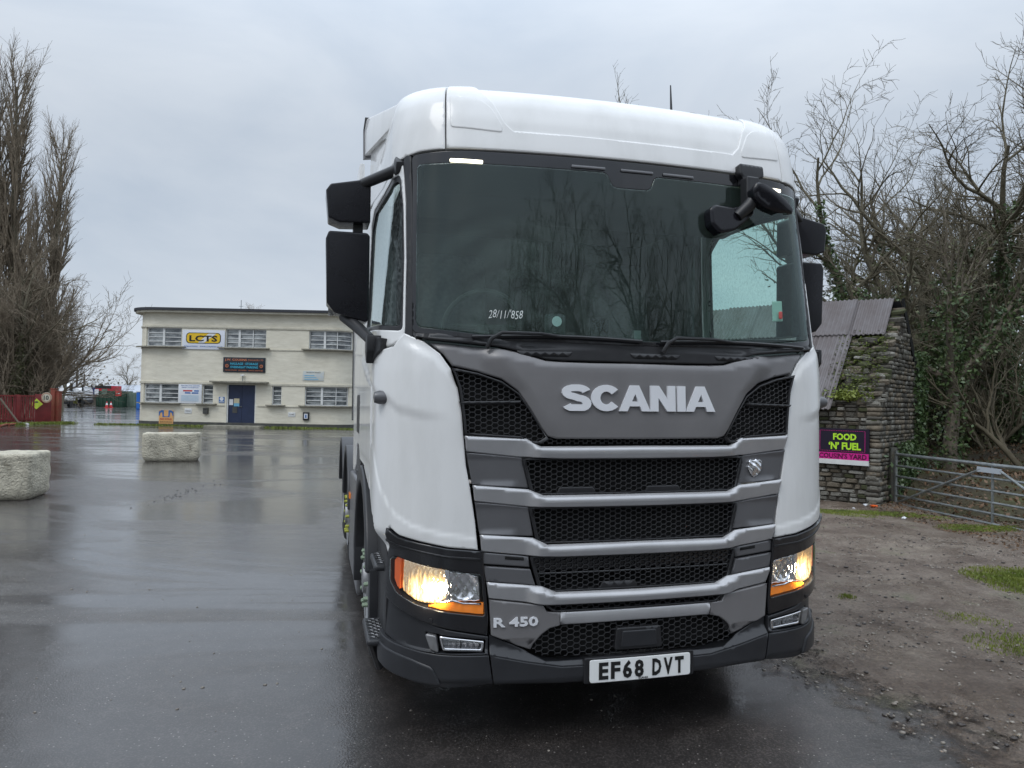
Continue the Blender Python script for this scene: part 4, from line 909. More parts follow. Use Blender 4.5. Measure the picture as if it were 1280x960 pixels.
# ================================================================== GROUND
def asphalt_mat():
    m = bpy.data.materials.new('wet_asphalt'); m.use_nodes = True; t = m.node_tree; n = t.nodes; l = t.links.new; b = n['Principled BSDF']
    tc = n.new('ShaderNodeTexCoord'); co = tc.outputs['Object']
    def noise(sc, det=5, rough=.55, mapsc=None, dist=0):
        z = n.new('ShaderNodeTexNoise'); z.inputs['Scale'].default_value = sc; z.inputs['Detail'].default_value = det; z.inputs['Roughness'].default_value = rough; z.inputs['Distortion'].default_value = dist
        s_ = co
        if mapsc:
            mp = n.new('ShaderNodeMapping'); mp.inputs['Scale'].default_value = mapsc; mp.inputs['Rotation'].default_value = (0, 0, R(-12)); l(co, mp.inputs[0]); s_ = mp.outputs[0]
        l(s_, z.inputs['Vector']); return z.outputs['Fac']
    def mr(v, a, b_, c, d):
        r = n.new('ShaderNodeMapRange'); r.inputs['From Min'].default_value = a; r.inputs['From Max'].default_value = b_; r.inputs['To Min'].default_value = c; r.inputs['To Max'].default_value = d; l(v, r.inputs['Value']); return r.outputs[0]
    def mth(op, a, b_):
        q = n.new('ShaderNodeMath'); q.operation = op
        for i, v in enumerate((a, b_)):
            if isinstance(v, (int, float)): q.inputs[i].default_value = v
            else: l(v, q.inputs[i])
        return q.outputs[0]
    wet = noise(.34, 8, .66, (.55, 1.25, 1), .8)          # broad wet / drier streaks
    pud = mr(wet, .40, .53, 0, 1)
    fine0 = noise(60, 3, .75); vg_ = n.new('ShaderNodeTexVoronoi'); vg_.inputs['Scale'].default_value = 85; l(co, vg_.inputs['Vector']); fine = mth('ADD', mth('MULTIPLY', fine0, .55), mth('MULTIPLY', mr(vg_.outputs['Distance'], .0, .6, 1, 0), .45)); mid = noise(7, 6, .7); micro = noise(330, 2, .6)
    cr = n.new('ShaderNodeValToRGB'); cr.color_ramp.elements[0].position = .38; cr.color_ramp.elements[1].position = .60
    cr.color_ramp.elements[0].color = (.034, .029, .026, 1); cr.color_ramp.elements[1].color = (.092, .078, .070, 1)
    mixf = mth('ADD', mth('MULTIPLY', mid, .45), mth('MULTIPLY', fine, .55)); l(mixf, cr.inputs[0])
    vo = n.new('ShaderNodeTexVoronoi'); vo.inputs['Scale'].default_value = 34; l(co, vo.inputs['Vector'])
    sel = n.new('ShaderNodeSeparateColor'); l(vo.outputs['Color'], sel.inputs[0])
    chip = mth('MULTIPLY', mr(vo.outputs['Distance'], .16, .10, 0, 1), mr(sel.outputs[0], .66, .68, 0, 1))
    mixc = n.new('ShaderNodeMixRGB'); mixc.inputs[2].default_value = (.34, .31, .28, 1); l(chip, mixc.inputs[0]); l(cr.outputs[0], mixc.inputs[1])
    dk = n.new('ShaderNodeMixRGB'); dk.blend_type = 'MULTIPLY'; dk.inputs[2].default_value = (.62, .62, .64, 1); l(pud, dk.inputs[0]); l(mixc.outputs[0], dk.inputs[1])
    l(dk.outputs[0], b.inputs['Base Color'])
    rg = mr(wet, .38, .62, .6, .45); l(rg, b.inputs['Roughness'])
    b.inputs['Specular IOR Level'].default_value = .5; b.inputs['Coat IOR'].default_value = 1.5
    bp = n.new('ShaderNodeBump'); bp.inputs['Distance'].default_value = .0042
    hh = mth('ADD', mth('MULTIPLY', fine, 1.3), mth('MULTIPLY', micro, .2)); l(hh, bp.inputs['Height'])
    l(mr(pud, 0, 1, .5, .2), bp.inputs['Strength'])
    bp2 = n.new('ShaderNodeBump'); bp2.inputs['Distance'].default_value = .05; bp2.inputs['Strength'].default_value = .12; l(noise(1.3, 3, .5), bp2.inputs['Height']); l(bp.outputs[0], bp2.inputs['Normal'])
    l(bp2.outputs[0], b.inputs['Normal'])
    film = n.new('ShaderNodeBump'); film.inputs['Distance'].default_value = .006; l(hh, film.inputs['Height']); l(mr(pud, 0, 1, .42, .07), film.inputs['Strength']); l(bp2.outputs[0], film.inputs['Normal']) if False else None
    bp3 = n.new('ShaderNodeBump'); bp3.inputs['Distance'].default_value = .03; bp3.inputs['Strength'].default_value = .10; l(noise(2.2, 3, .5), bp3.inputs['Height']); l(film.outputs[0], bp3.inputs['Normal']); l(bp3.outputs[0], b.inputs['Coat Normal'])
    l(mr(pud, 0, 1, .80, 1.0), b.inputs['Coat Weight']); l(mr(wet, .38, .54, .18, .02), b.inputs['Coat Roughness'])
    return m
m_asph = asphalt_mat()
m_field = mat('field_grass', (.045, .055, .025), (.06, .05, .035), rough=.9, scale=.4)
def sheet(name, poly, z, m, kind='structure'):
    o = raw(name, [(x, y, z) for x, y in poly], [tuple(range(len(poly)))], m); o['kind'] = kind; return o
sheet('ground', [(-900, -500), (900, -500), (900, 1200), (-900, 1200)], -.03, m_field)
sheet('asphalt_yard', [(-90, -60), (70, -60), (40, 30), (40, 140), (-120, 140)], 0, m_asph)

# rough verge: a finely modelled sheet with ruts, stones and mud
import mathutils.noise as mn
def edge_x(y): # asphalt edge, runs beside the lorry
    return 1.30 - (y - 4.4) * .36 + .12 * math.sin(y * 1.9) + .06 * math.sin(y * 5.1)
def verge_h(x, y):
    d = x - edge_x(y); f = min(max(d / .9, 0), 1); f = f * f * (3 - 2 * f)
    h = .034 * mn.fractal(Vector((x * 1.1, y * 1.1, 0)), .9, 2.1, 5) + .022
    q = (x - 2.0) * .40 - (y - 4.4) * .92; p = (x - 2.0) * .92 + (y - 4.4) * .40 - .35
    band = math.exp(-((p + .12) / .34) ** 2) + .6 * math.exp(-((p - 1.1) / .25) ** 2)
    h += .016 * band * math.sin(p * 62 + .8 * math.sin(q * 3)) * (.6 + .4 * math.sin(q * 40 + p * 9))
    h -= .022 * math.exp(-((p + .42) / .15) ** 2)
    h += .012 * mn.noise(Vector((x * 9, y * 9, 3))) + .006 * mn.noise(Vector((x * 30, y * 30, 7)))
    far = min(max((y - 9.5) / 3, 0), 1)
    h += .05 * min(max((d - 3.2) / 2, 0), 1)
    return .003 + max(h + .012, .002) * f
xs_ = []; VV = []; step = .035
ys = list(np.concatenate([np.arange(.6, 9.0, .035), np.arange(9.0, 16.01, .07)]))
us = list(np.concatenate([np.arange(-.25, 6.2, .035), np.arange(6.2, 16, .25)]))
for y in ys:
    e0 = edge_x(y)
    for u in us: VV.append((e0 + u, y, verge_h(e0 + u, y)))
nu = len(us); VV = np.array(VV); idx = np.arange(len(VV)).reshape(len(ys), nu)
FF = np.stack([idx[:-1, :-1].ravel(), idx[:-1, 1:].ravel(), idx[1:, 1:].ravel(), idx[1:, :-1].ravel()], 1)
def verge_mat():
    m = bpy.data.materials.new('wet_gravel_mud'); m.use_nodes = True; t = m.node_tree; n = t.nodes; l = t.links.new; b = n['Principled BSDF']
    tc = n.new('ShaderNodeTexCoord'); co = tc.outputs['Object']
    def noise(sc, det=6, ro=.65):
        z = n.new('ShaderNodeTexNoise'); z.inputs['Scale'].default_value = sc; z.inputs['Detail'].default_value = det; z.inputs['Roughness'].default_value = ro; l(co, z.inputs['Vector']); return z.outputs['Fac']
    def ramp(v, stops):
        c = n.new('ShaderNodeValToRGB'); e = c.color_ramp.elements; e[0].position = stops[0][0]; e[0].color = (*stops[0][1], 1); e[1].position = stops[-1][0]; e[1].color = (*stops[-1][1], 1)
        for p, k in stops[1:-1]: q = e.new(p); q.color = (*k, 1)
        l(v, c.inputs[0]); return c.outputs[0]
    a = ramp(noise(1.5, 12, .74), [(.30, (.072, .047, .033)), (.45, (.150, .113, .087)), (.58, (.25, .205, .168)), (.74, (.46, .395, .32))])
    g = ramp(noise(60, 4, .8), [(.30, (.35, .33, .30)), (.55, (.9, .88, .85)), (.75, (1.9, 1.8, 1.65))])
    mx = n.new('ShaderNodeMixRGB'); mx.blend_type = 'MULTIPLY'; mx.inputs[0].default_value = .9; l(a, mx.inputs[1]); l(g, mx.inputs[2])
    gr = n.new('ShaderNodeMapRange'); gr.inputs['From Min'].default_value = .58; gr.inputs['From Max'].default_value = .70; l(noise(.75, 7, .7), gr.inputs['Value'])
    m2 = n.new('ShaderNodeMixRGB'); m2.inputs[2].default_value = (.055, .070, .018, 1); l(gr.outputs[0], m2.inputs[0]); l(mx.outputs[0], m2.inputs[1]); l(m2.outputs[0], b.inputs['Base Color'])
    r = n.new('ShaderNodeMapRange'); r.inputs['From Min'].default_value = .35; r.inputs['From Max'].default_value = .65; r.inputs['To Min'].default_value = .16; r.inputs['To Max'].default_value = .6; l(noise(1.7, 5), r.inputs['Value']); l(r.outputs[0], b.inputs['Roughness'])
    bp = n.new('ShaderNodeBump'); bp.inputs['Distance'].default_value = .022; bp.inputs['Strength'].default_value = 1.0; l(noise(42, 8, .85), bp.inputs['Height']); l(bp.outputs[0], b.inputs['Normal'])
    at = n.new('ShaderNodeAttribute'); at.attribute_name = 'cover'; n3 = n.new('ShaderNodeMath'); n3.operation = 'ADD'; l(at.outputs['Fac'], n3.inputs[0]); m3 = n.new('ShaderNodeMapRange'); m3.inputs['From Min'].default_value = .25; m3.inputs['From Max'].default_value = .75; m3.inputs['To Min'].default_value = -.45; m3.inputs['To Max'].default_value = .45; mm = n.new('ShaderNodeMath'); mm.operation = 'ADD'; l(noise(5, 8, .75), mm.inputs[0]); mm.inputs[1].default_value = 0; l(mm.outputs[0], m3.inputs['Value']); l(m3.outputs[0], n3.inputs[1])
    m4 = n.new('ShaderNodeMapRange'); m4.inputs['From Min'].default_value = .38; m4.inputs['From Max'].default_value = .75; l(n3.outputs[0], m4.inputs['Value'])
    tr = n.new('ShaderNodeBsdfTransparent'); ms = n.new('ShaderNodeMixShader'); l(m4.outputs[0], ms.inputs[0]); l(tr.outputs[0], ms.inputs[1]); l(b.outputs[0], ms.inputs[2]); l(ms.outputs[0], n['Material Output'].inputs['Surface'])
    return m
vg = raw('gravel_verge', VV, FF, verge_mat(), smooth=True); vg['kind'] = 'structure'
cv = vg.data.attributes.new('cover', 'FLOAT', 'POINT'); cv.data.foreach_set('value', np.clip(np.tile((np.array(us) + .1) / 1.3, len(ys)), 0, 1.2).astype(np.float32))
# stones lying in the verge
rs = np.random.RandomState(3)
def rock_base(): 
    bm = bmesh.new(); bmesh.ops.create_icosphere(bm, subdivisions=1, radius=1); V = np.array([v.co[:] for v in bm.verts]); Fc = np.array([[v.index for v in f.verts] for f in bm.faces]); bm.free(); return V, Fc
RV, RF = rock_base()
def scatter(name, pts, sizes, m, flat=.55, seed=1):
    r_ = np.random.RandomState(seed); n = len(pts); Vs = []; Fs = []
    for i, (p, s_) in enumerate(zip(pts, sizes)):
        k = r_.uniform(.7, 1.3, 3) * s_; a = r_.uniform(0, 6.28); c, sn = math.cos(a), math.sin(a)
        v = RV * k * [1, 1, flat] * r_.uniform(.8, 1.15, (len(RV), 1)); v = np.stack([v[:, 0] * c - v[:, 1] * sn, v[:, 0] * sn + v[:, 1] * c, v[:, 2]], 1) + p
        Vs.append(v); Fs.append(RF + i * len(RV))
    o = raw(name, np.vstack(Vs), np.vstack(Fs), m); o['kind'] = 'stuff'; return o
m_stone_l = mat('pale_gravel', (.30, .27, .23), (.16, .14, .12), rough=.6, scale=7)
m_stone_d = mat('dark_gravel', (.035, .030, .026), (.06, .05, .045), rough=.5, scale=7)
pts = []; sz = []
while len(pts) < 9000:
    y = rs.uniform(1.2, 12) ; u = rs.uniform(.35, 6) ; x = edge_x(y) + u
    if rs.rand() > .35 + .65 * (mn.noise(Vector((x * 1.2, y * 1.2, 5))) > 0): continue
    s_ = min(abs(rs.normal(0, .0055)) + .0035, .016); pts.append((x, y, verge_h(x, y) + s_ * .2)); sz.append(s_)
scatter('gravel_stones', pts[:6000], sz[:6000], m_stone_l, seed=2); scatter('gravel_stones', pts[6000:], [s_ * 1.2 for s_ in sz[6000:]], m_stone_d, seed=4)
pts = []; sz = []
for i in range(420):
    x = rs.uniform(-9, 1.2); y = rs.uniform(2.0, 15); s_ = abs(rs.normal(0, .004)) + .003
    pts.append((x, y, .001)); sz.append(s_)
scatter('asphalt_grit', pts, sz, m_stone_l, seed=5)
pts = []; sz = []
for i in range(70):
    a = rs.normal(0, 1.4) ; p = gp(230 + a * 22, 616 - a * 6 + rs.normal(0, 3)); s_ = abs(rs.normal(0, .007)) + .004; pts.append((p.x, p.y, .002)); sz.append(s_)
scatter('mud_crumbs', pts, sz, m_stone_d, seed=6)

# grass and moss
m_grass = mat('grass_blades', (.105, .150, .018), (.19, .22, .035), rough=.6, scale=3)
m_moss = mat('moss', (.12, .16, .018), (.08, .10, .02), rough=.9, scale=8, bump=.6, bscale=120, bdist=.01)
def blades(name, spots, m, h=.04, w=.004, seed=1, lean=.5):
    r_ = np.random.RandomState(seed); n = len(spots); P = np.array(spots); a = r_.uniform(0, 6.28, n); hh = h * r_.uniform(.5, 1.4, n); ww = w * r_.uniform(.7, 1.4, n); b = r_.uniform(0, 6.28, n); ln = lean * hh * r_.uniform(.2, 1, n)
    dx = np.stack([np.cos(a) * ww, np.sin(a) * ww, np.zeros(n)], 1); tp = P + np.stack([np.cos(b) * ln, np.sin(b) * ln, hh], 1); md = P + np.stack([np.cos(b) * ln * .3, np.sin(b) * ln * .3, hh * .55], 1)
    V = np.stack([P - dx, P + dx, md + dx * .8, md - dx * .8, tp, tp], 1)[:, :5].reshape(-1, 3); i = np.arange(n) * 5
    F3 = [np.stack([i, i + 1, i + 2, i + 3], 1)]
    o = raw(name, V, np.vstack([F3[0]]), m); 
    V2 = V; F2 = np.stack([i + 3, i + 2, i + 4], 1)
    bm = bmesh.new(); bm.from_mesh(o.data); bm.verts.ensure_lookup_table()
    for q in F2.tolist():
        bm.faces.new([bm.verts[k] for k in q])
    bm.to_mesh(o.data); bm.free(); o['kind'] = 'stuff'; return o
def patch_pts(cx, cy, rx, ry, n, seed, rot=0, fh=None):
    r_ = np.random.RandomState(seed); o = []
    while len(o) < n:
        a, b = r_.normal(0, .45, 2)
        if a * a + b * b > 1: continue
        x = cx + (a * rx) * math.cos(rot) - (b * ry) * math.sin(rot); y = cy + (a * rx) * math.sin(rot) + (b * ry) * math.cos(rot)
        o.append((x, y, (fh or verge_h)(x, y)))
    return o
g1 = gp(1085, 648); g2 = gp(1225, 668); g3 = gp(1285, 735); g4 = gp(1215, 780); g5 = gp(1290, 815); g6 = gp(1058, 752); g7 = gp(1045, 648)
blades('grass_strip', patch_pts(g1.x, g1.y - .1, 1.1, .22, 5200, 1, R(-20)) + patch_pts(g7.x - .5, g7.y + .2, 1.2, .2, 3200, 8, R(-36)), m_grass, h=.018, w=.004, seed=1)
blades('grass_tuft', patch_pts(g2.x, g2.y, .60, .32, 5200, 2), m_grass, h=.018, w=.004, seed=2)
blades('grass_tuft', patch_pts(g3.x, g3.y, .55, .6, 6500, 3), m_grass, h=.024, w=.004, seed=3)
blades('grass_tuft', patch_pts(g4.x, g4.y, .30, .22, 350, 4), m_grass, h=.015, w=.003, seed=4)
blades('grass_tuft', patch_pts(g5.x, g5.y, .45, .34, 1500, 5), m_grass, h=.020, w=.003, seed=5)
blades('grass_tuft', patch_pts(g6.x, g6.y, .10, .05, 160, 6), m_grass, h=.02, w=.003, seed=6)
m_leaf = mat('dead_leaves', (.075, .045, .022), (.16, .09, .045), rough=.6, scale=3)
def leaflitter(name, spots, m, size=.035, seed=1, updown=.35, wild=False):
    r_ = np.random.RandomState(seed); n = len(spots); P = np.array(spots, float)
    a = r_.normal(0, 1, (n, 3)); 
    if not wild: a[:, 2] *= updown
    a /= np.linalg.norm(a, axis=1, keepdims=True); c = np.cross(a, r_.normal(0, 1, (n, 3))); 
    if not wild: c[:, 2] *= updown
    c /= np.linalg.norm(c, axis=1, keepdims=True); s_ = size * r_.uniform(.5, 1.3, (n, 1)); a *= s_; c *= s_ * .62
    V = np.stack([P - a, P - c * .9 - a * .1, P + a, P + c * .9 - a * .1], 1).reshape(-1, 3); i = np.arange(n) * 4
    o = raw(name, V, np.stack([i, i + 1, i + 2, i + 3], 1), m); o['kind'] = 'stuff'; return o

# ================================================================== OFFICE BUILDING (art deco, rounded ends)
BY = 38.2; BR = 1.3
bxl, bxr = dp(176, 490, BY + BR * .8).x, dp(441, 497, BY).x
cl, crx = bxl + BR, bxr - BR; QL = BR * math.pi / 2; ST = crx - cl; SIDE = 7.0; UT = SIDE * 2 + QL * 2 + ST
def bp_(u, off=0.0):
    """plan of the outer wall: left flank, rounded corner, front, rounded corner, right flank"""
    if u < SIDE: return (bxl - off, BY + BR + SIDE - u)
    u -= SIDE
    if u < QL: a = u / BR; return (cl - (BR + off) * math.cos(a), BY + BR - (BR + off) * math.sin(a))
    u -= QL
    if u < ST: return (cl + u, BY - off)
    u -= ST
    if u < QL: a = u / BR; return (crx + (BR + off) * math.sin(a), BY + BR - (BR + off) * math.cos(a))
    u -= QL; return (bxr + off, BY + BR + u)
def bu(px, py=490):
    x = dp(px, py, BY).x
    if x < cl: return SIDE + QL - BR * math.asin(min(1, (cl - x) / BR))
    if x > crx: return SIDE + QL + ST + BR * math.asin(min(1, (x - crx) / BR))
    return SIDE + QL + x - cl
def bz(px, py): return dp(px, py, BY).z
m_wall = mat('cream_painted_brick', (.78, .74, .62), (.60, .56, .45), rough=.8, scale=1.6, contrast=(.3, .8), detail=8, bump=.5, bscale=6, bdist=.02, stretch=(1, 1, 4))
m_frame = mat('window_frame_white', (.74, .75, .74), (.62, .63, .62), rough=.5, scale=4)
m_pane = mat('office_glass', (.09, .10, .11), (.36, .38, .38), rough=.06, scale=1.3, stretch=(1, 1, 3), contrast=(.42, .60), spec=.8)
m_sill = mat('weathered_concrete', (.36, .34, .28), (.20, .19, .15), rough=.9, scale=5)
m_roofd = mat('roof_felt', (.035, .037, .045), rough=.7)
m_door = mat('navy_door_paint', (.018, .030, .075), (.014, .024, .060), rough=.45, scale=3)
m_plinth = mat('dark_plinth', (.06, .06, .06), (.09, .09, .08), rough=.9, scale=4)
m_cream = mat('cream_moulding', (.62, .59, .49), (.50, .47, .38), rough=.8, scale=3)
office = empty('office_building', (0, 0, 0)); tag(office, 'cream two storey art deco office with rounded ends and navy door', 'building')
ZT = 5.90
def zz(py): return EYE + (493.5 - py) / F_PX * BY
Z1h, Z1s, Z0h, Z0s = zz(411), zz(434.5), zz(481.5), zz(505)
W1 = [(bu(178.5), bu(225), [bu(202)]), (bu(280), bu(331), [bu(297), bu(314)]), (bu(384.5), bu(437), [bu(404), bu(420)])]
W0 = [(bu(176.5), bu(223), [bu(200)]), (bu(253), bu(266.5), []), (bu(340), bu(352), []), (bu(381), bu(434), [bu(402), bu(420)])]
DR = (bu(283.5), bu(320))
holes = [(a, b, Z1s, Z1h) for a, b, _ in W1] + [(a, b, Z0s, Z0h) for a, b, _ in W0] + [(DR[0], DR[1], .10, Z0h + .02)]
def wallmesh():
    U = sorted(set([0, SIDE, SIDE + QL, SIDE + QL + ST, UT] + [SIDE + QL * k / 10 for k in range(11)] + [SIDE + QL + ST + QL * k / 10 for k in range(11)] + [h[0] for h in holes] + [h[1] for h in holes]))
    Z = sorted(set([.22, ZT] + [h[2] for h in holes if h[2] > .22] + [h[3] for h in holes] + [.10]))
    b = MB()
    inh = lambda u, z: any(h[0] - 1e-6 < u < h[1] + 1e-6 and h[2] - 1e-6 < z < h[3] + 1e-6 for h in holes)
    for i in range(len(U) - 1):
        for j in range(len(Z) - 1):
            um, zm = (U[i] + U[i + 1]) / 2, (Z[j] + Z[j + 1]) / 2
            p, q = bp_(U[i]), bp_(U[i + 1]); pi, qi = bp_(U[i], -.22), bp_(U[i + 1], -.22)
            if inh(um, zm):
                def nb(u, z): return inh(u, z)
                if not nb(um, zm + .0 + (Z[j + 1] - zm) + .01): b.add([(*p, Z[j + 1]), (*q, Z[j + 1]), (*qi, Z[j + 1]), (*pi, Z[j + 1])], [(0, 1, 2, 3)])
                if not nb(um, Z[j] - .01): b.add([(*p, Z[j]), (*q, Z[j]), (*qi, Z[j]), (*pi, Z[j])], [(0, 3, 2, 1)])
                if not nb(U[i] - .01, zm): b.add([(*p, Z[j]), (*p, Z[j + 1]), (*pi, Z[j + 1]), (*pi, Z[j])], [(0, 1, 2, 3)])
                if not nb(U[i + 1] + .01, zm): b.add([(*q, Z[j]), (*q, Z[j + 1]), (*qi, Z[j + 1]), (*qi, Z[j])], [(0, 3, 2, 1)])
                continue
            b.add([(*p, Z[j]), (*q, Z[j]), (*q, Z[j + 1]), (*p, Z[j + 1])], [(0, 1, 2, 3)])
    yb = BY + BR + SIDE
    b.add([(bxr, yb, .1), (bxl, yb, .1), (bxl, yb, ZT), (bxr, yb, ZT)], [(0, 1, 2, 3)])
    return b.build('wall', m_wall, office, fix=False)
wallmesh()
def band(u0, u1, o0, o1, z0, z1, name, m, parent, n=None):
    cuts = [u for u in ([SIDE + QL * k / 10 for k in range(11)] + [SIDE + QL + ST + QL * k / 10 for k in range(11)]) if u0 + .01 < u < u1 - .01]
    U = [u0] + cuts + [u1]; b = MB(); V = []
    for u in U:
        p, q = bp_(u, o0), bp_(u, o1); V += [(*p, z0), (*q, z0), (*q, z1), (*p, z1)]
    Fc = [(i * 4 + k, i * 4 + (k + 1) % 4, i * 4 + 4 + (k + 1) % 4, i * 4 + 4 + k) for i in range(len(U) - 1) for k in range(4)] + [(0, 1, 2, 3), (len(V) - 1, len(V) - 2, len(V) - 3, len(V) - 4)]
    return b.add(V, Fc).build(name, m, parent)
def roofslab():
    U = list(np.linspace(0, SIDE, 3)) + [SIDE + QL * k / 12 for k in range(1, 12)] + [SIDE + QL, SIDE + QL + ST] + [SIDE + QL + ST + QL * k / 12 for k in range(1, 13)] + [UT]
    P = [bp_(u, .42) for u in U]; n = len(P)
    b = MB(); V = [(*p, ZT) for p in P] + [(*p, ZT + .13) for p in P]
    b.add(V, [tuple(range(n)), tuple(range(2 * n - 1, n - 1, -1))] + [(i, i + n, (i + 1) % n + n, (i + 1) % n) for i in range(n)])
    b.build('roof', m_roofd, office); b2 = MB(); P2 = [bp_(u, .34) for u in U]
    b2.add([(*p, ZT - .10) for p in P2] + [(*p, ZT - .002) for p in P2], [tuple(range(n)), tuple(range(2 * n - 1, n - 1, -1))] + [(i, i + n, (i + 1) % n + n, (i + 1) % n) for i in range(n)])
    b2.build('roof_soffit', m_cream, office)
roofslab()
band(SIDE + .1, UT - SIDE - .1, -.1, .035, .02, .22, 'plinth', m_plinth, office)
band(SIDE - 1, UT - SIDE + 1, .002, .05, Z1h + .01, Z1h + .09, 'string_course', m_cream, office)
band(SIDE - 1, UT - SIDE + 1, .002, .04, Z1s - .11, Z1s - .06, 'string_course', m_cream, office)
band(SIDE - 1, UT - SIDE + 1, .002, .05, Z0h + .02, Z0h + .12, 'string_course', m_cream, office)
for a, b_ in ((SIDE - 1, DR[0] - .10), (DR[1] + .10, UT - SIDE + 1)): band(a, b_, .002, .04, Z0s - .11, Z0s - .06, 'string_course', m_cream, office)
for a, b_ in ((W1[0][0] - .5, W1[0][1] + .25), (W1[1][0] - .3, W1[1][1] + .2), (W1[2][0] - .3, W1[2][1] + .5)): band(a, b_, -.1, .30, Z1s - .055, Z1s, 'sill', m_sill, office)
for a, b_ in ((W0[0][0] - .2, W0[0][1] + .15), (W0[1][0] - .3, W0[1][1] + .2), (W0[2][0] - .25, W0[2][1] + .2), (W0[3][0] - .25, W0[3][1] + .5)): band(a, b_, -.1, .26, Z0s - .055, Z0s, 'sill', m_sill, office)
band(DR[0] - .75, DR[1] + .65, -.1, .42, Z0h + .125, Z0h + .20, 'door_canopy', m_sill, office)
def window(a, b_, mull, z0, z1, rows):
    w = empty('window', (*bp_((a + b_) / 2), z0), 0, office); wl = w.location
    def fr(u0, u1, zz0, zz1, o0=-.16, o1=-.08, nm='glazing_bar', m=m_frame):
        o = band(u0, u1, o0, o1, zz0, zz1, nm, m, w); o.location = -wl; return o
    t = .045
    fr(a, a + t, z0, z1, nm='frame'); fr(b_ - t, b_, z0, z1, nm='frame'); fr(a + t, b_ - t, z1 - t, z1, nm='frame'); fr(a + t, b_ - t, z0, z0 + t, nm='frame')
    xs = [a + t] + list(mull) + [b_ - t]; H = (z1 - z0 - 2 * t) / rows
    for k, u in enumerate(mull): fr(u - (.055 if k == 0 and len(mull) < 3 else .02), u + (.055 if k == 0 else .02), z0 + t, z1 - t, -.155, -.07, 'mullion')
    for i in range(len(xs) - 1):
        for j in range(rows):
            fr(xs[i] + .03, xs[i + 1] - .03, z0 + t + H * j, z0 + t + H * (j + 1), -.150, -.140, 'pane', m_pane)
            if j: fr(xs[i] + .02, xs[i + 1] - .02, z0 + t + H * j - .018, z0 + t + H * j + .018, -.14, -.10)
for a, b_, mu in W1: window(a, b_, mu, Z1s, Z1h, 4)
for a, b_, mu in W0: window(a, b_, mu, Z0s, Z0h, 4)
dr = empty('door', (*bp_((DR[0] + DR[1]) / 2), .1), 0, office); dl = dr.location
def drp(*a, **k): o = band(*a, **k); o.location = -dl; return o
dm = (DR[0] + DR[1]) / 2
drp(DR[0], DR[0] + .06, -.18, -.04, .10, Z0h + .02, 'frame', m_frame, dr); drp(DR[1] - .06, DR[1], -.18, -.04, .10, Z0h + .02, 'frame', m_frame, dr)
drp(DR[0] + .06, dm - .006, -.16, -.11, .12, Z0h, 'door_leaf', m_door, dr); drp(dm + .006, DR[1] - .06, -.16, -.11, .12, Z0h, 'door_leaf', m_door, dr)
drp(dm - .13, dm + .02, -.105, -.07, 1.02, 1.06, 'handle', m_chrome, dr)
drp(DR[0] + .28, DR[0] + .52, -.108, -.09, .72, 1.02, 'letter_box', m_plinth, dr)
m_paper = mat('white_notice', (.70, .72, .75), rough=.6); m_buff = mat('buff_notice', (.55, .50, .34), rough=.6); m_blue = mat('blue_print', (.05, .16, .42), rough=.5); m_redp = mat('red_print', (.50, .03, .03), rough=.5)
m_skyb = mat('pale_blue_print', (.16, .42, .60), rough=.5)
drp(DR[0] + .10, DR[0] + .30, -.108, -.10, 1.12, 1.42, 'notice', m_paper, dr); drp(DR[0] + .34, DR[0] + .62, -.108, -.10, 1.22, 1.46, 'notice', m_buff, dr); drp(DR[0] + .34, DR[0] + .62, -.108, -.10, 1.06, 1.215, 'notice', m_skyb, dr)
band(DR[0] - .75, DR[1] + .55, .05, .95, .0, .09, 'step', m_sill, office)
# rainwater pipe on the rounded right end
b = MB(); q0 = bp_(UT - SIDE - .25, .08); b.tube([(*q0, .2), (*q0, 4.9)], .05, 8); b.build('drain_pipe', m_cream, office)
for zc in (2.5, 3.3, 4.3): 
    q0 = bp_(UT - SIDE - .05, .12); MB().span((q0[0] - .08, q0[1] - .08, zc), (q0[0] + .08, q0[1] + .08, zc + .12)).build('wall_bracket', m_frame, office)
def board(name, label, cat, x0, x1, z0, z1, y, m, th=.05):
    t = empty(name, ((x0 + x1) / 2, y, z0)); tag(t, label, cat)
    MB().span((-(x1 - x0) / 2, 0, 0), ((x1 - x0) / 2, th, z1 - z0)).build('panel', m, t, bevel=.006)
    return t, x1 - x0, z1 - z0
def X(px, py=490): return dp(px, py, BY).x
yS = BY - .06
# sign 1: white board with yellow rounded logo
t, w, h = board('logo_sign', 'white sign board with a yellow and black rounded logo between the upper windows', 'sign', X(226.5), X(279.5), zz(437) - .02, zz(410.5) - .12, yS, mat('sign_white', (.72, .75, .82), rough=.45))
m_yel = mat('sign_yellow', (.80, .52, .02), rough=.45)
def plate2d(poly, name, m, t, y): MB().prism(poly, y - .006, y, 'XZ').build(name, m, t)
def rrect(cx, cz, ww, hh, r, sh=0):
    P = []
    for sx, sz, a0 in ((1, 1, 0), (-1, 1, 90), (-1, -1, 180), (1, -1, 270)):
        for k in range(5):
            a = R(a0 + 22.5 * k); P.append((cx + sx * (ww / 2 - r) + r * math.cos(a), cz + sz * (hh / 2 - r) + r * math.sin(a)))
    return P
plate2d(rrect(0, h * .58, w * .82, h * .56, .18), 'logo_outline', m_ink, t, -.001); plate2d(rrect(0, h * .58, w * .78, h * .49, .15), 'logo_ground', m_yel, t, -.008)
plate2d([(w * -.12, h * .34), (w * .02, h * .34), (w * .30, h * .82), (w * .12, h * .82)], 'logo_flash', m_paper, t, -.016)
put_text('lettering', 'LCTS', m_ink, t, (0, -.024, h * .42), (1, 0, 0), h * .30, w * .66, bold=.03)
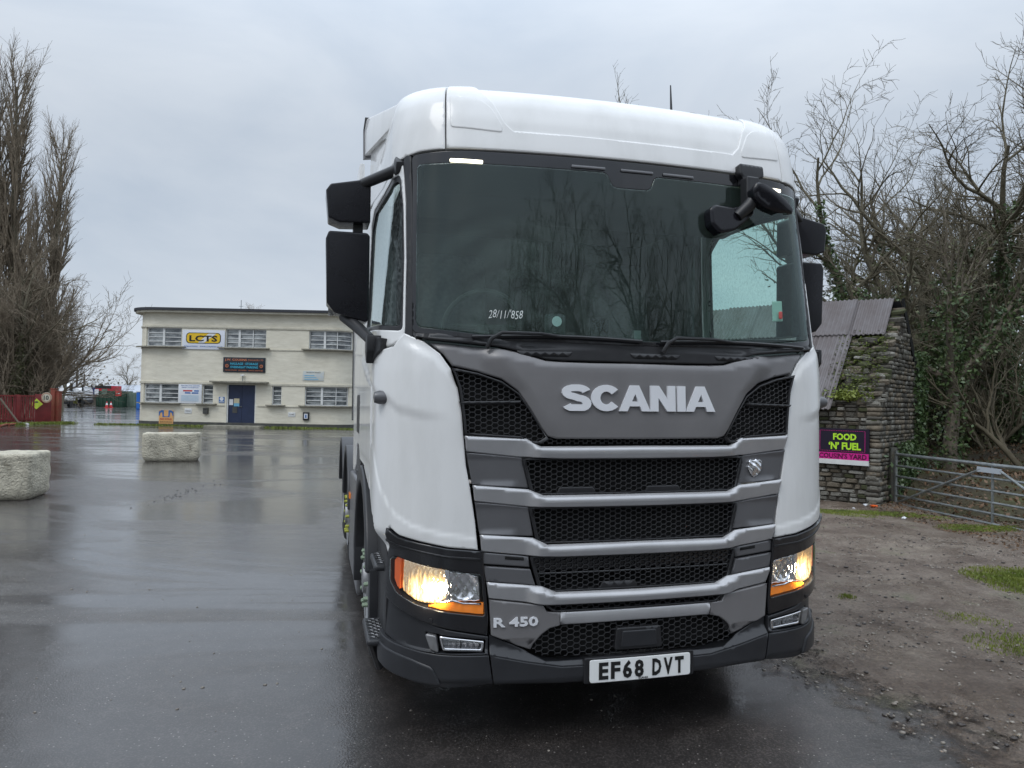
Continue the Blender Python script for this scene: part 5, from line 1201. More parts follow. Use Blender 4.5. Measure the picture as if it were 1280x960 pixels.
put_text('small_print', 'INTERNATIONAL    WWW.LCTSLIMITED.CO.UK', m_blue, t, (0, -.012, h * .12), (1, 0, 0), h * .06, w * .9)
# sign 2: dark haulage sign
t, w, h = board('haulage_sign', 'dark blue and orange lettered sign above the navy door', 'sign', X(278.5), X(331), zz(464) - .05, zz(445.5) - .05, yS, mat('sign_navy', (.012, .018, .028), rough=.4))
m_or = mat('sign_orange', (.62, .20, .09), rough=.5); m_cy = mat('sign_cyan', (.05, .42, .60), rough=.5)
put_text('lettering', 'J.W. COUSINS', m_or, t, (-w * .20, -.004, h * .77), (1, 0, 0), h * .14, w * .52, bold=.02); put_text('lettering', '(HAULAGE) LTD', m_or, t, (w * .27, -.004, h * .78), (1, 0, 0), h * .11, w * .36)
put_text('lettering', 'HAULAGE · STORAGE', m_cy, t, (0, -.004, h * .50), (1, 0, 0), h * .15, w * .66, bold=.02); put_text('lettering', 'OVERNIGHT PARKING', m_cy, t, (0, -.004, h * .27), (1, 0, 0), h * .15, w * .66, bold=.02)
put_text('lettering', 'FOOD STORE · BONDED · WASTE SERVICES', m_or, t, (0, -.004, h * .09), (1, 0, 0), h * .08, w * .9)
for sx in (-1, 1):
    b = MB(); b.lathe([(0, .085), (-.01, .085), (-.01, .06), (0, .06)], 18, 'Y', (sx * w * .41, -.002, h * .42)); b.build('ring_logo', m_or, t)
    put_text('lettering', 'S', m_or, t, (sx * w * .41, -.006, h * .36), (1, 0, 0), h * .13)
# sign 3: white notice board ground floor
t, w, h = board('notice_board', 'white notice board with red and blue print between the ground floor windows', 'sign', X(223.6), X(252.5), zz(505.5), zz(481.5), BY - .05, m_paper)
for k, (tx, mm, hh_, ww_) in enumerate((('VISITORS AND DRIVERS', m_blue, .05, .82), ('REPORT TO RECEPTION', m_blue, .045, .72))): put_text('lettering', tx, mm, t, (0, -.004, h * (.90 - .09 * k)), (1, 0, 0), hh_, w * ww_)
for x0, x1, z_, mm in ((-.30, .10, .66, m_redp), (.18, .38, .66, m_blue), (-.22, .02, .55, m_blue), (.08, .36, .55, m_blue)): plate2d([(w * x0, h * z_ - .035), (w * x1, h * z_ - .035), (w * x1, h * z_ + .035), (w * x0, h * z_ + .035)], 'print_block', mm, t, -.001)
for k in range(6): plate2d([(-w * .38, h * (.40 - .055 * k)), (w * .38, h * (.40 - .055 * k)), (w * .38, h * (.412 - .055 * k)), (-w * .38, h * (.412 - .055 * k))], 'print_line', m_skyb, t, -.001)
# orange notice low on the wall
t, w, h = board('orange_notice', 'small orange notice with dark blue figures low on the wall', 'sign', X(200), X(218), zz(531.5), zz(514.5), BY - .04, mat('notice_orange', (.72, .40, .16), rough=.6), th=.03)
put_text('lettering', 'NO COLD', m_redp, t, (0, -.004, h * .30), (1, 0, 0), .085, w * .8, bold=.02); put_text('lettering', 'DRIVING', m_ink, t, (0, -.004, h * .10), (1, 0, 0), .06, w * .8)
plate2d([(-w * .5, h * .60), (-w * .5, h * .9), (-w * .34, h), (-w * .16, h), (-w * .16, h * .62), (-w * .1, h * .55), (w * .1, h * .55), (w * .16, h * .62), (w * .16, h), (w * .34, h), (w * .5, h * .9), (w * .5, h * .60), (w * .45, h * .60), (w * .40, h * .8), (w * .28, h * .86), (w * .24, h * .5), (-w * .24, h * .5), (-w * .28, h * .86), (-w * .40, h * .8), (-w * .45, h * .60)], 'emblem', m_blue, t, -.003)
# small plaques and boxes
t, w, h = board('wall_plaque', 'blank pale plaque beneath the white notice board', 'plaque', X(231.5), X(240.5), zz(518), zz(511.5), BY - .02, m_frame, th=.02); put_text('lettering', 'RECEPTION', m_plinth, t, (0, -.003, h * .4), (1, 0, 0), .05, w * .7)
t, w, h = board('letter_box', 'dark grey letter box on the wall left of the door', 'box', X(255.5), X(261.5), zz(518), zz(510.5), BY - .14, m_plinth, th=.14); plate2d([(-w * .3, h * .7), (w * .3, h * .7), (w * .3, h * .78), (-w * .3, h * .78)], 'slot', m_ink, t, -.001)
t, w, h = board('cctv_notice', 'small blue and white notice beside the navy door', 'sign', X(274), X(281), zz(504), zz(496.5), BY - .02, m_blue, th=.02); b = MB(); b.lathe([(0, .001), (-.006, .10)], 16, 'Y', (0, -.001, h * .68)); b.build('symbol', m_paper, t)
for k in range(2): plate2d([(-w * .4, h * (.22 - .12 * k)), (w * .4, h * (.22 - .12 * k)), (w * .4, h * (.28 - .12 * k)), (-w * .4, h * (.28 - .12 * k))], 'print_line', m_paper, t, -.001)
t, w, h = board('wall_plaque', 'small white plaque right of the narrow ground floor window', 'plaque', X(361), X(370), zz(519.5), zz(514), BY - .02, m_frame, th=.02); put_text('lettering', 'P.O. BOX', m_plinth, t, (0, -.003, h * .4), (1, 0, 0), .06, w * .7)
t, w, h = board('first_aid_box', 'black framed notice box with white and blue centre under the right windows', 'box', X(380), X(387.5), zz(523.5), zz(513.5), BY - .10, m_black, th=.1); plate2d([(-w * .3, h * .2), (w * .3, h * .2), (w * .3, h * .82), (-w * .3, h * .82)], 'notice', m_paper, t, -.001); plate2d([(-w * .12, h * .3), (w * .12, h * .3), (w * .12, h * .7), (-w * .12, h * .7)], 'symbol', m_blue, t, -.009)
t, w, h = board('faded_sign', 'faded pale blue sign on the bare wall between floors', 'sign', X(378), X(404.5), zz(474), zz(462), BY - .03, mat('faded_blue', (.50, .56, .60), (.60, .60, .52), rough=.7, scale=6), th=.03)
put_text('lettering', 'TRUCKS IN TRANSIT', m_plinth, t, (0, -.003, h * .80), (1, 0, 0), .06, w * .7); 
for k in range(3): plate2d([(-w * .42, h * (.5 - .2 * k)), (w * (.05 + .1 * k), h * (.5 - .2 * k)), (w * (.05 + .1 * k), h * (.57 - .2 * k)), (-w * .42, h * (.57 - .2 * k))], 'print_line', m_skyb, t, -.001)
# lamp over the sign, aerial on the roof
t = empty('door_lamp', (X(303.5), BY - .1, zz(475))); tag(t, 'small lamp on a stem between the dark sign and the door canopy', 'lamp'); MB().tube([(0, 0, -.1), (0, 0, .22)], .02, 6).build('stem', m_steel, t); MB().span((-.09, -.08, .20), (.09, .05, .28)).build('lamp_head', m_frame, t, bevel=.02)
t = empty('roof_aerial', (X(280.5), BY + 2, ZT + .13)); tag(t, 'thin aerial mast standing on the flat office roof', 'aerial'); MB().tube([(0, 0, 0), (0, 0, .75)], .018, 5).build('mast', m_steel, t); MB().span((-.12, -.01, .4), (.12, .01, .42)).build('crossbar', m_steel, t)
# strip of grass along the foot of the wall
gs_ = []
for i in range(2600): x = rs.uniform(bxl - 1.5, bxr + .3); gs_.append((x, BY - .15 - abs(rs.normal(0, .28)), .0))
blades('grass_strip', [p for p in gs_ if not (X(270) < p[0] < X(336))], m_grass, h=.09, w=.016, seed=12)

# ================================================================== CONCRETE BLOCKS
m_conc = mat('rough_white_concrete', (.58, .54, .43), (.17, .15, .10), rough=.9, scale=4.2, contrast=(.44, .74), detail=9, bump=1.0, bscale=30, bdist=.05, third=(.44, .41, .33))
def conc_block(label, loc, rz, w, d, h, seed):
    bm = bmesh.new(); bmesh.ops.create_cube(bm, size=1)
    for v in bm.verts: v.co = Vector((v.co.x * w, v.co.y * d, (v.co.z + .5) * h))
    bmesh.ops.subdivide_edges(bm, edges=bm.edges[:], cuts=22, use_grid_fill=True)
    for v in bm.verts:
        x, y, z = v.co
        k = min(max((.14 - z) / .14, 0), 1); v.co.x *= 1 - .10 * k * k; v.co.y *= 1 - .16 * k * k   # worn, undercut foot
        k = min(max((z - h + .03) / .03, 0), 1); v.co.x *= 1 - .015 * k; v.co.y *= 1 - .02 * k
        ex = min(max((abs(x) - w / 2 + .07) / .07, 0), 1); ey = min(max((abs(y) - d / 2 + .07) / .07, 0), 1)
        if ex > 0 and ey > 0: v.co.x -= math.copysign(.015 * ex * ey, x); v.co.y -= math.copysign(.015 * ex * ey, y)
        n_ = mn.fractal(Vector((x * 5 + seed, y * 5, z * 5)), .8, 2, 5); v.co += Vector((math.copysign(1, x) if abs(x) > w / 2 - .001 else 0, math.copysign(1, y) if abs(y) > d / 2 - .001 else 0, 1 if z > h - .001 else 0)) * n_ * .013
    me = bpy.data.meshes.new('concrete_block'); bm.to_mesh(me); bm.free(); me.materials.append(m_conc)
    for p in me.polygons: p.use_smooth = True
    o = bpy.data.objects.new('concrete_block', me); link(o); o.location = loc; o.rotation_euler = (0, 0, rz); tag(o, label, 'concrete block', 'concrete blocks across the yard'); return o
a = gp(178, 577); c_ = gp(242, 577); mid = (a + c_) / 2
conc_block('weathered white concrete block in front of the office', (a.x + .64 * math.cos(R(20)) - .35 * math.sin(R(20)), a.y + .64 * math.sin(R(20)) + .35 * math.cos(R(20)) - .05, 0), R(20), 1.28, .7, .68, 1)
p0 = gp(38, 626); q15 = R(15); conc_block('weathered white concrete block cut by the left edge of the photo', (p0.x - .70 * math.cos(q15) - .45 * math.sin(q15), p0.y - .70 * math.sin(q15) + .45 * math.cos(q15), 0), q15, 1.40, .9, .69, 9)

# ================================================================== RED FENCE AND THINGS BY IT
m_red = mat('red_paint', (.235, .030, .030), (.15, .022, .022), rough=.5, scale=3)
m_rust = mat('rusty_red_paint', (.24, .035, .025), (.22, .085, .045), rough=.7, scale=5)
fl, fr_ = gp(-110, 532.5), gp(43, 529.3); fe = gp(73, 528.6)
fence = empty('palisade_fence', fr_, 0); tag(fence, 'red palisade fence with close vertical slats at the left edge', 'fence')
dv = (fl - fr_); Lf = dv.length; du = dv.normalized(); rzf = math.atan2(du.y, du.x)
nsl = int(Lf / .125); sl0 = None
for i in range(nsl):
    if sl0 is None:
        sl0 = MB().span((-.04, -.012, .10), (.04, .012, 1.42)).build('slat', m_red, fence)
        s_ = sl0
    else: s_ = bpy.data.objects.new('slat', sl0.data); link(s_, fence)
    s_.location = du * (.08 + i * .125); s_.rotation_euler = (0, R(rnd.uniform(-1, 1)), rzf)
for z_ in (.22, 1.38):
    o = MB().span((0, .015, z_ - .04), (Lf, .06, z_ + .04)).build('rail', m_red, fence); o.rotation_euler = (0, 0, rzf)
for d_ in (.9, 3.4): o = MB().span((-.09, -.06, 0), (.09, .1, 1.44)).build('post', m_red, fence, bevel=.01); o.location = du * d_; o.rotation_euler = (0, 0, rzf)
gp0 = gp(43, 529); gp1 = gp(63, 528.8)
gp1s = gp1 - gp0
rp_ = MB().span((0, -.05, 0), (gp1s.length, .05, 1.48)).build('red_hoarding', m_red, bevel=.01); rp_.location = gp0; rp_.rotation_euler = (0, 0, math.atan2(gp1s.y, gp1s.x)); tag(rp_, 'solid bright red gate panel carrying the round sign', 'panel')
for k, (px_, w_, h_) in enumerate(((66, .22, 1.75), (71.5, .26, 1.62))):
    q = gp(px_, 528.5); o = MB().box((0, 0, h_ / 2), (w_, w_, h_)).span((-w_ * .6, -w_ * .6, h_), (w_ * .6, w_ * .6, h_ + .04)).build('gate_post', m_rust, bevel=.012); o.location = q
    tag(o, ['taller rusty red gate post touching the red panel', 'shorter rusty red gate post at the yard entrance'][k], 'post', 'red gate posts at the yard entrance')
q = dp(58, 497, (gp0.y + gp1.y) / 2 - .12)
t = empty('speed_limit_sign', q); tag(t, 'round faded speed limit sign on the red panel', 'sign'); b = MB(); b.lathe([(.03, .001), (.03, .26), (0, .27), (-.005, .20), (-.005, .001)], 24, 'Y'); b.build('disc', m_cream, t); b = MB(); b.lathe([(-.006, .20), (-.012, .20), (-.012, .255), (-.006, .255)], 24, 'Y'); b.build('rim_ring', mat('faded_red', (.42, .26, .18), rough=.7), t)
put_text('lettering', '10', m_plinth, t, (0, -.014, -.11), (1, 0, 0), .22, .26, bold=.03)
q = dp(45.5, 505, gp0.y - .16)
t = empty('diamond_sign', q); tag(t, 'yellow green diamond shaped warning sign on the red fence', 'sign'); MB().prism([(-.32, 0), (0, -.27), (.32, 0), (0, .27)], 0, .02, 'XZ').build('plate', mat('hivis_yellow', (.50, .62, .06), rough=.5), t); MB().prism([(-.10, .06), (.10, .06), (.06, .14), (-.06, .14)], -.006, -.001, 'XZ').build('symbol', m_plinth, t)
# pieces lying at the foot of the fence
for k, (pa, pb, mm, lb) in enumerate((((24, 530), (35, 531.5), m_frame, 'broken white board lying at the foot of the red fence'), ((11, 532), (23, 531), m_rust, 'broken red plastic bar lying on the verge by the red fence'), ((0, 534), (19, 529), m_rust, 'long red and white bar lying in the grass at the left edge'))):
    A, B = gp(*pa), gp(*pb); o = MB().tube([(0, 0, .05), tuple((B - A) + Vector((0, 0, .05)))], .05, 6).build('broken_bar', mm); o.location = A; tag(o, lb, 'debris')
A, B = gp(24, 531), dp(0, 498, 35.5); o = MB().tube([(0, 0, .05), tuple(B - A)], .045, 6).build('leaning_pole', mat('weathered_wood', (.16, .13, .10), rough=.9)); o.location = A; tag(o, 'long wooden pole leaning on the red fence', 'pole')
gs_ = []
for i in range(3600):
    k = rs.uniform(0, 1); p = gp(-60, 533).lerp(gp(88, 529.5), k); gs_.append((p.x + rs.normal(0, .12), p.y - abs(rs.normal(0, .45)) + .3, 0))
blades('grass_strip', gs_, m_grass, h=.11, w=.016, seed=13)

# ================================================================== FAR YARD
def gbox(name, label, cat, px0, px1, ytop, Y, depth, m, ribs=None, zb=0.0, rz=0, bevel=.03, group=None):
    p0, p1 = dp(px0, 495, Y), dp(px1, 495, Y); top = dp((px0 + px1) / 2, ytop, Y).z; t = empty(name, ((p0.x + p1.x) / 2, Y, 0), rz); tag(t, label, cat, group); w = p1.x - p0.x
    b = MB(); b.span((-w / 2, 0, zb), (w / 2, depth, top)); b.build('body', m, t, bevel=bevel)
    if ribs:
        n = int(w / ribs); b0 = None
        for i in range(n):
            if b0 is None: b0 = MB().span((-ribs * .2, -.05, zb + .12), (ribs * .2, 0, top - .12)).build('rib', m, t); o = b0
            else: o = bpy.data.objects.new('rib', b0.data); link(o, t)
            o.location = (-w / 2 + ribs * (i + .5), 0, 0)
    return t, w, top
m_cgreen = mat('container_green', (.018, .060, .035), (.014, .045, .028), rough=.6, scale=2); m_cgrn2 = mat('container_grey_green', (.15, .20, .16), (.10, .15, .12), rough=.6, scale=2)
m_cblue = mat('container_navy', (.010, .014, .030), (.016, .020, .036), rough=.6, scale=2); m_curt = mat('curtain_red', (.50, .012, .030), rough=.5); m_navy = mat('trailer_navy', (.015, .030, .11), rough=.5)
m_pwhite = mat('vehicle_white', (.72, .73, .74), rough=.4); m_bwall = mat('brown_stone_wall', (.13, .115, .09), (.09, .08, .065), rough=.9, scale=1); m_pb = mat('portaloo_blue', (.02, .14, .50), rough=.5)
t, w, tp = gbox('shipping_container', 'dark navy container standing behind the red panel and gate posts', 'container', 49, 68.5, 465, 43.5, 1.0, m_cblue, ribs=.22, rz=R(26))
MB().span((w * .1, -.07, .1), (w * .14, -.02, tp - .1)).build('locking_bar', m_black, t)
t, w, tp = gbox('shipping_container', 'dark green container with three notices behind two traffic cones', 'container', 120, 153, 488.5, 84, 2.4, m_cgreen, ribs=.45)
for (x_, z_, w_, h_, mm) in ((-.47, 1.75, .45, .6, m_paper), (-.17, 1.8, .62, .62, m_cgrn2), (.36, 1.62, .66, .55, m_redp)):
    o = MB().span((-w_ / 2, -.09, -h_ / 2), (w_ / 2, -.055, h_ / 2)).build('notice', mm, t); o.location = (x_ * w, 0, z_ - .1)
o = MB().span((-.22, -.10, -.04), (.22, -.09, .04)).build('print_line', m_paper, t); o.location = (.36 * w, 0, 1.52)
t, w, tp = gbox('shipping_container', 'grey green container seen beside the dark green one', 'container', 153.4, 171, 490.5, 85, 2.4, m_cgrn2, ribs=.40)
t, w, tp = gbox('curtain_trailer', 'bright red curtain sided trailer showing above the dark green container', 'trailer', 119, 138.5, 482, 92, 2.5, m_curt, zb=1.1); MB().span((-w / 2 - .03, -.04, tp - .35), (w / 2 + .03, 0, tp)).build('roof_rail', m_ink, t)
t, w, tp = gbox('box_trailer', 'dark blue trailer beyond the white flatbed lorry', 'trailer', 106.5, 118.5, 484, 97, 2.5, m_navy, zb=1.0); MB().span((-w / 2, -.03, 1.0), (w / 2, 0, 1.15)).build('side_rail', m_steel, t)
t, w, tp = gbox('low_shed', 'low brown stone shed with a dark doorway behind the notice post', 'building', 79.5, 107, 488.5, 100, 6, m_bwall); MB().span((-w * .32, -.05, 0), (-w * .12, 0, 1.9)).build('doorway', m_dark, t); MB().span((-w / 2 - .1, -.15, tp), (w / 2 + .1, 6.1, tp + .12)).build('roof', m_roofd, t)
t, w, tp = gbox('box_trailer', 'small blue trailer top showing over the low brown shed', 'trailer', 80, 90.5, 484.5, 108, 2.5, m_navy, zb=2.0); MB().span((-w / 2, -.05, 2.3), (w / 2, 0, 2.55)).build('side_rail', m_paper, t)
# pale roofed warehouse
t = empty('pale_warehouse', (dp(158, 490, 100).x, 100, 0)); tag(t, 'long low warehouse with a pale grey roof behind the green containers', 'building')
w = dp(173, 490, 100).x - dp(143, 490, 100).x + 6; zt_ = dp(158, 483, 100).z
MB().span((-w / 2, 0, 0), (w / 2, 9, zt_ - 1.0)).build('wall', m_bwall, t); MB().prism([(-.5, zt_ - 1.0), (4.5, zt_ + .25), (9.5, zt_ - 1.0), (9.5, zt_ - 1.12), (4.5, zt_ + .12), (-.5, zt_ - 1.12)], -w / 2, w / 2, 'YZ').build('roof', mat('pale_sheet_roof', (.42, .46, .52), rough=.6), t)
t, w, tp = gbox('portable_toilet', 'bright blue portable toilet next to the office corner', 'toilet', 170.5, 175.5, 490, 74, 1.1, m_pb); MB().span((-w * .3, -.03, .1), (w * .3, 0, 1.8)).build('door', m_pb, t); MB().span((-w / 2 - .04, -.05, tp), (w / 2 + .04, 1.15, tp + .08)).build('roof', m_paper, t)
def far_lorry(label, px0, px1, ytop, Y, rz, bed):
    x0 = dp(px0, 495, Y).x; x1 = dp(px1, 495, Y).x; t = empty('parked_lorry', ((x0 + x1) / 2, Y, 0), rz); tag(t, label, 'lorry'); H = dp(px0, ytop, Y).z
    prof = [(-.1, .7), (-.1, 1.7), (.12, 2.2), (.35, H - .35), (.8, H), (2.2, H), (2.2, .7)]
    MB().prism(prof, -1.2, 1.2, 'YZ').build('cab', m_pwhite, t, bevel=.08, seg=3)
    MB().prism([(-.13, 1.55), (.09, 2.15), (.29, H - .55), (.33, H - .55), (.16, 2.15), (-.06, 1.55)], -1.05, 1.05, 'YZ').build('windscreen', m_pane, t)
    MB().span((-1.2, -.16, .35), (1.2, .2, .75)).build('bumper', m_black, t, bevel=.03)
    for sx in (-1, 1):
        MB().prism([(.5, 1.65), (1.4, 1.65), (1.4, H - .7), (.75, H - .7)], sx * 1.205, sx * 1.215, 'YZ').build('side_window', m_pane, t); MB().span((sx * 1.25, .1, 1.7), (sx * 1.5, .2, 2.5)).build('mirror', m_black, t)
        MB().lathe([(0, .001), (0, .3), (.02, .48), (.26, .48), (.28, .001)], 18, 'X', (sx * 1.0 - (.14), 1.1, .48)).build('wheel', m_rubber, t); MB().lathe([(0, .001), (0, .3), (.02, .48), (.26, .48), (.28, .001)], 18, 'X', (sx * 1.0 - .14, 4.8, .48)).build('wheel', m_rubber, t)
        MB().span((sx * .75, -.18, .85), (sx * 1.1, -.10, 1.05)).build('headlight', m_chrome, t)
    MB().span((-1.22, 2.3, .9), (1.22, 8.0, 1.08)).build('flatbed' if bed else 'chassis', m_rust if bed else m_black, t)
    return t
far_lorry('white lorry cab half hidden behind the red gate posts', 58, 81, 478.5, 76, R(14), False)
far_lorry('white lorry with a low brown flatbed beside the dark green container', 104, 117, 485, 88, R(100), True)
for px_ in (133.4, 138.6):
    q = gp(px_, 509.5); t = empty('traffic_cone', q); tag(t, 'left one of two orange and white cones by the dark green container' if px_ < 135 else 'right one of two orange and white cones by the dark green container', 'traffic cone', 'traffic cones by the green container')
    MB().span((-.2, -.2, 0), (.2, .2, .04)).build('base', m_redp, t); MB().lathe([(.04, .16), (.28, .115)], 16, 'Z').build('cone', m_redp, t); MB().lathe([(.28, .115), (.50, .072)], 16, 'Z').build('reflective_band', m_paper, t); MB().lathe([(.50, .072), (.68, .03), (.68, .001)], 16, 'Z').build('tip', m_redp, t)
q = gp(94, 508.5); t = empty('notice_post', q); tag(t, 'white and yellow notice on a post before the low shed', 'sign'); MB().span((-.22, 0, .9), (.22, .05, 1.55)).build('white_board', m_paper, t); MB().span((-.22, 0, .35), (.22, .05, .895)).build('yellow_board', m_yellow, t); MB().tube([(0, .08, 0), (0, .08, 1.5)], .04, 6).build('post', m_steel, t)
m_pole = mat('pole_wood', (.10, .085, .07), rough=.9)
for px_, ty, Y, lb in ((95.5, 452, 92, 'tall dark telegraph pole rising behind the low shed'), (104.5, 467, 120, 'shorter distant telegraph pole right of the tall one')):
    q = dp(px_, 495, Y); t = empty('telegraph_pole', (q.x, Y, 0)); tag(t, lb, 'pole', 'telegraph poles in the far yard'); zt_ = dp(px_, ty, Y).z; MB().tube([(0, 0, 0), (0, 0, zt_)], [.15, .10], 8).build('post', m_pole, t)
    MB().span((-.35, -.05, zt_ - .35), (.35, .05, zt_ - .25)).build('crossarm', m_pole, t)
    if px_ < 100:
        q2 = dp(165, 470, 70); P = [Vector((0, 0, zt_ - .1)).lerp(Vector((q2.x - q.x, 70 - Y, q2.z)), k / 12) - Vector((0, 0, .5 * math.sin(math.pi * k / 12))) for k in range(13)]; MB().tube(P, .012, 4).build('cable', m_black, t)

# ================================================================== STONE BARN
PB = Vector((5.85, 11.85, 0)); ub = Vector((-.76, .65, 0)); vb = Vector((.65, .76, 0)); LB, WB, HE, HA = 4.4, 3.0, 1.75, 3.50
Mb = Matrix(((ub.x, vb.x, 0, PB.x), (ub.y, vb.y, 0, PB.y), (0, 0, 1, 0), (0, 0, 0, 1)))   # local x along the front wall (away from the corner), y along the gable
barn = empty('stone_barn'); barn.matrix_world = Mb; tag(barn, 'small derelict stone barn with a rusty corrugated roof beside the gate', 'building')
def stone_m(nm, c1, c2, mossy=0): return mat(nm, c1, c2, rough=.85, scale=6, contrast=(.35, .70), detail=9, bump=1.0, bscale=30, bdist=.012)
m_st = [stone_m('limestone_grey', (.28, .27, .235), (.12, .11, .09)), stone_m('limestone_brown', (.22, .185, .14), (.10, .085, .06)), stone_m('limestone_dark', (.13, .12, .10), (.06, .055, .045)), stone_m('limestone_pale', (.42, .41, .37), (.20, .19, .16)), stone_m('mossy_stone', (.075, .085, .030), (.05, .05, .03))]
m_mortar = mat('dark_mortar', (.045, .038, .030), (.075, .065, .05), rough=.95, scale=9, bump=1, bscale=40, bdist=.02)
wf = MB().span((.06, .05, -.2), (LB, .45, HE + .05)).build('front_wall', m_mortar, barn)
def stone_mesh(nm, w, d, h, m, seed):
    bm = bmesh.new(); bmesh.ops.create_cube(bm, size=1); r_ = random.Random(seed)
    for v in bm.verts: v.co = Vector((v.co.x * w + r_.uniform(-.06, .06) * w, v.co.y * d + r_.uniform(-.06, .06) * d, v.co.z * h + r_.uniform(-.10, .10) * h))
    bmesh.ops.bevel(bm, geom=bm.edges[:], offset=h * .16, segments=1, affect='EDGES')
    me = bpy.data.meshes.new(nm); bm.to_mesh(me); bm.free(); me.materials.append(m); return me
SM = [[stone_mesh('stone', 1, 1, 1, mm, s_ * 7 + k) for s_ in range(3)] for k, mm in enumerate(m_st)]
r_ = random.Random(11); z = .02; cnt = 0; stV = []; stF = []
def place_stone(x0, x1, z0, z1, parent, yface, proud, axis='x', tint=None):
    k = tint if tint is not None else r_.choices(range(5), [5, 4, 3, 2.2, 1 if z0 < 1.2 else 3])[0]
    o = bpy.data.objects.new('stone', r_.choice(SM[k])); link(o, parent); dpt = .22
    o.scale = ((x1 - x0) * .95, dpt, (z1 - z0) * .90); o.location = ((x0 + x1) / 2, yface - proud + dpt / 2, (z0 + z1) / 2); o.rotation_euler = (R(r_.uniform(-2, 2)), R(r_.uniform(-2.2, 2.2)), R(r_.uniform(-2, 2)))
    return o
rest = []
row = 0
while z < HE - .03:
    hh = r_.uniform(.045, .085) if row % 4 else r_.uniform(.07, .10); x = r_.uniform(-.01, .02)
    while x < LB - .1:
        w_ = r_.uniform(.10, .26) * (1.0 if hh < .07 else .9); x1 = min(x + w_, LB)
        if x < 1.75 and cnt < 298: place_stone(x, x1 - .008, z, z + hh, wf, .03, r_.uniform(0, .035)); cnt += 1
        else: rest.append((x, x1 - .008, z, z + hh))
        x = x1
    z += hh + .004; row += 1
def stones_stuff(name, items, parent, m, orient='x', yface=.03):
    Vs = []; Fs = []; base, Fb = RV, RF; cube = np.array([(x, y, z) for x in (-.5, .5) for y in (-.5, .5) for z in (-.5, .5)]); CF = np.array([(0, 1, 3, 2), (4, 6, 7, 5), (0, 4, 5, 1), (2, 3, 7, 6), (0, 2, 6, 4), (1, 5, 7, 3)]); q = np.random.RandomState(5)
    for i, (x0, x1, z0, z1) in enumerate(items):
        v = cube * [(x1 - x0) * .95, .2, (z1 - z0) * .88]; v = v + q.uniform(-.006, .006, v.shape); v[:4] *= 1; pr_ = q.uniform(0, .035)
        c_ = [(x0 + x1) / 2, yface - pr_ + .1, (z0 + z1) / 2]
        v = v + c_
        if orient == 'y': v = np.stack([v[:, 1] - .02, v[:, 0], v[:, 2]], 1)
        Vs.append(v); Fs.append(CF + i * 8)
    o = raw(name, np.vstack(Vs), np.vstack(Fs), m, parent); o['kind'] = 'stuff'; return o
stones_stuff('wall_stones', rest, wf, m_st[0])
# gable wall, rubble faced
gw = MB().prism([(.06, -.2), (WB, -.2), (WB, HE + .0), (WB / 2, HA - .10), (.06, HE - .05)], .06, .45, 'YZ').build('gable_wall', m_mortar, barn)
items = [[], [], []]; z = .0; q = random.Random(4)
def gy(z): return (0, WB) if z < HE else ((z - HE) / (HA - HE) * WB / 2, WB - (z - HE) / (HA - HE) * WB / 2)
while z < HA - .1:
    hh = q.uniform(.05, .10); a, b_ = gy(z + hh); y = a + .0
    while y < b_ - .04:
        w_ = q.uniform(.08, .24); y1 = min(y + w_, b_); items[q.choices((0, 1, 2), (4, 2, 4))[0]].append((y, y1 - .01, z, z + hh - .006)); y = y1
    z += hh
for it, mm in zip(items, (m_st[1], m_st[0], m_st[2])): stones_stuff('rubble_stones', it, gw, mm, 'y')
MB().prism([(WB - .05, 0), (WB - .05, HE), (WB - .4, HE), (WB - .4, 0)], .06, LB, 'YZ').build('back_wall', m_mortar, barn)
# slope: t from eave (0) to ridge (1)
sl = (HA - HE)
def slope(x, t, off=0.): 
    y = -.02 + t * (WB / 2 + .02); zz_ = HE + t * sl; n_ = Vector((0, -sl, WB / 2)).normalized(); return Vector((x, y, zz_)) + n_ * off
# exposed stepped rubble under the missing sheets, and moss on it
q = random.Random(8); n300 = 0
for i in range(120):
    t_0 = q.uniform(-.02, .93); x = q.uniform(.02, .80)
    w_ = q.uniform(.12, .28); o = bpy.data.objects.new('stone', q.choice(SM[q.choices((0, 1, 2, 4, 3), (3, 3, 2, 4, 1))[0]])); link(o, gw); o.location = slope(x, t_0, q.uniform(-.09, -.02)); o.scale = (w_, q.uniform(.12, .24), q.uniform(.05, .10)); o.rotation_euler = (R(q.uniform(-4, 22)), R(q.uniform(-8, 8)), R(q.uniform(-15, 15)))
MB().prism([(.0, HE - .05), (WB / 2, HA - .16), (WB / 2, HA - .5), (.3, HE - .1)], .0, LB, 'YZ').build('rubble_core', m_mortar, gw)
leaf = [tuple(slope(q.uniform(.05, .9), q.betavariate(1.2, 1.4) * .7, q.uniform(.03, .07))) for i in range(1500)]
mo = leaflitter('moss_growth', leaf, m_moss, size=.022, seed=3); mo.parent = gw
leaf = [tuple(slope(q.gauss(.55, .16), abs(q.gauss(0, .05)), q.uniform(.0, .09))) for i in range(500)]
mo = leaflitter('moss_growth', leaf, m_grass, size=.03, seed=4, wild=True); mo.parent = gw
m_tin = mat('rusty_tin_sheet', (.17, .158, .162), (.105, .085, .080), rough=.55, metal=.25, scale=2.2, contrast=(.35, .7), detail=8, stretch=(1, 1, 1), bump=.15, bscale=60)
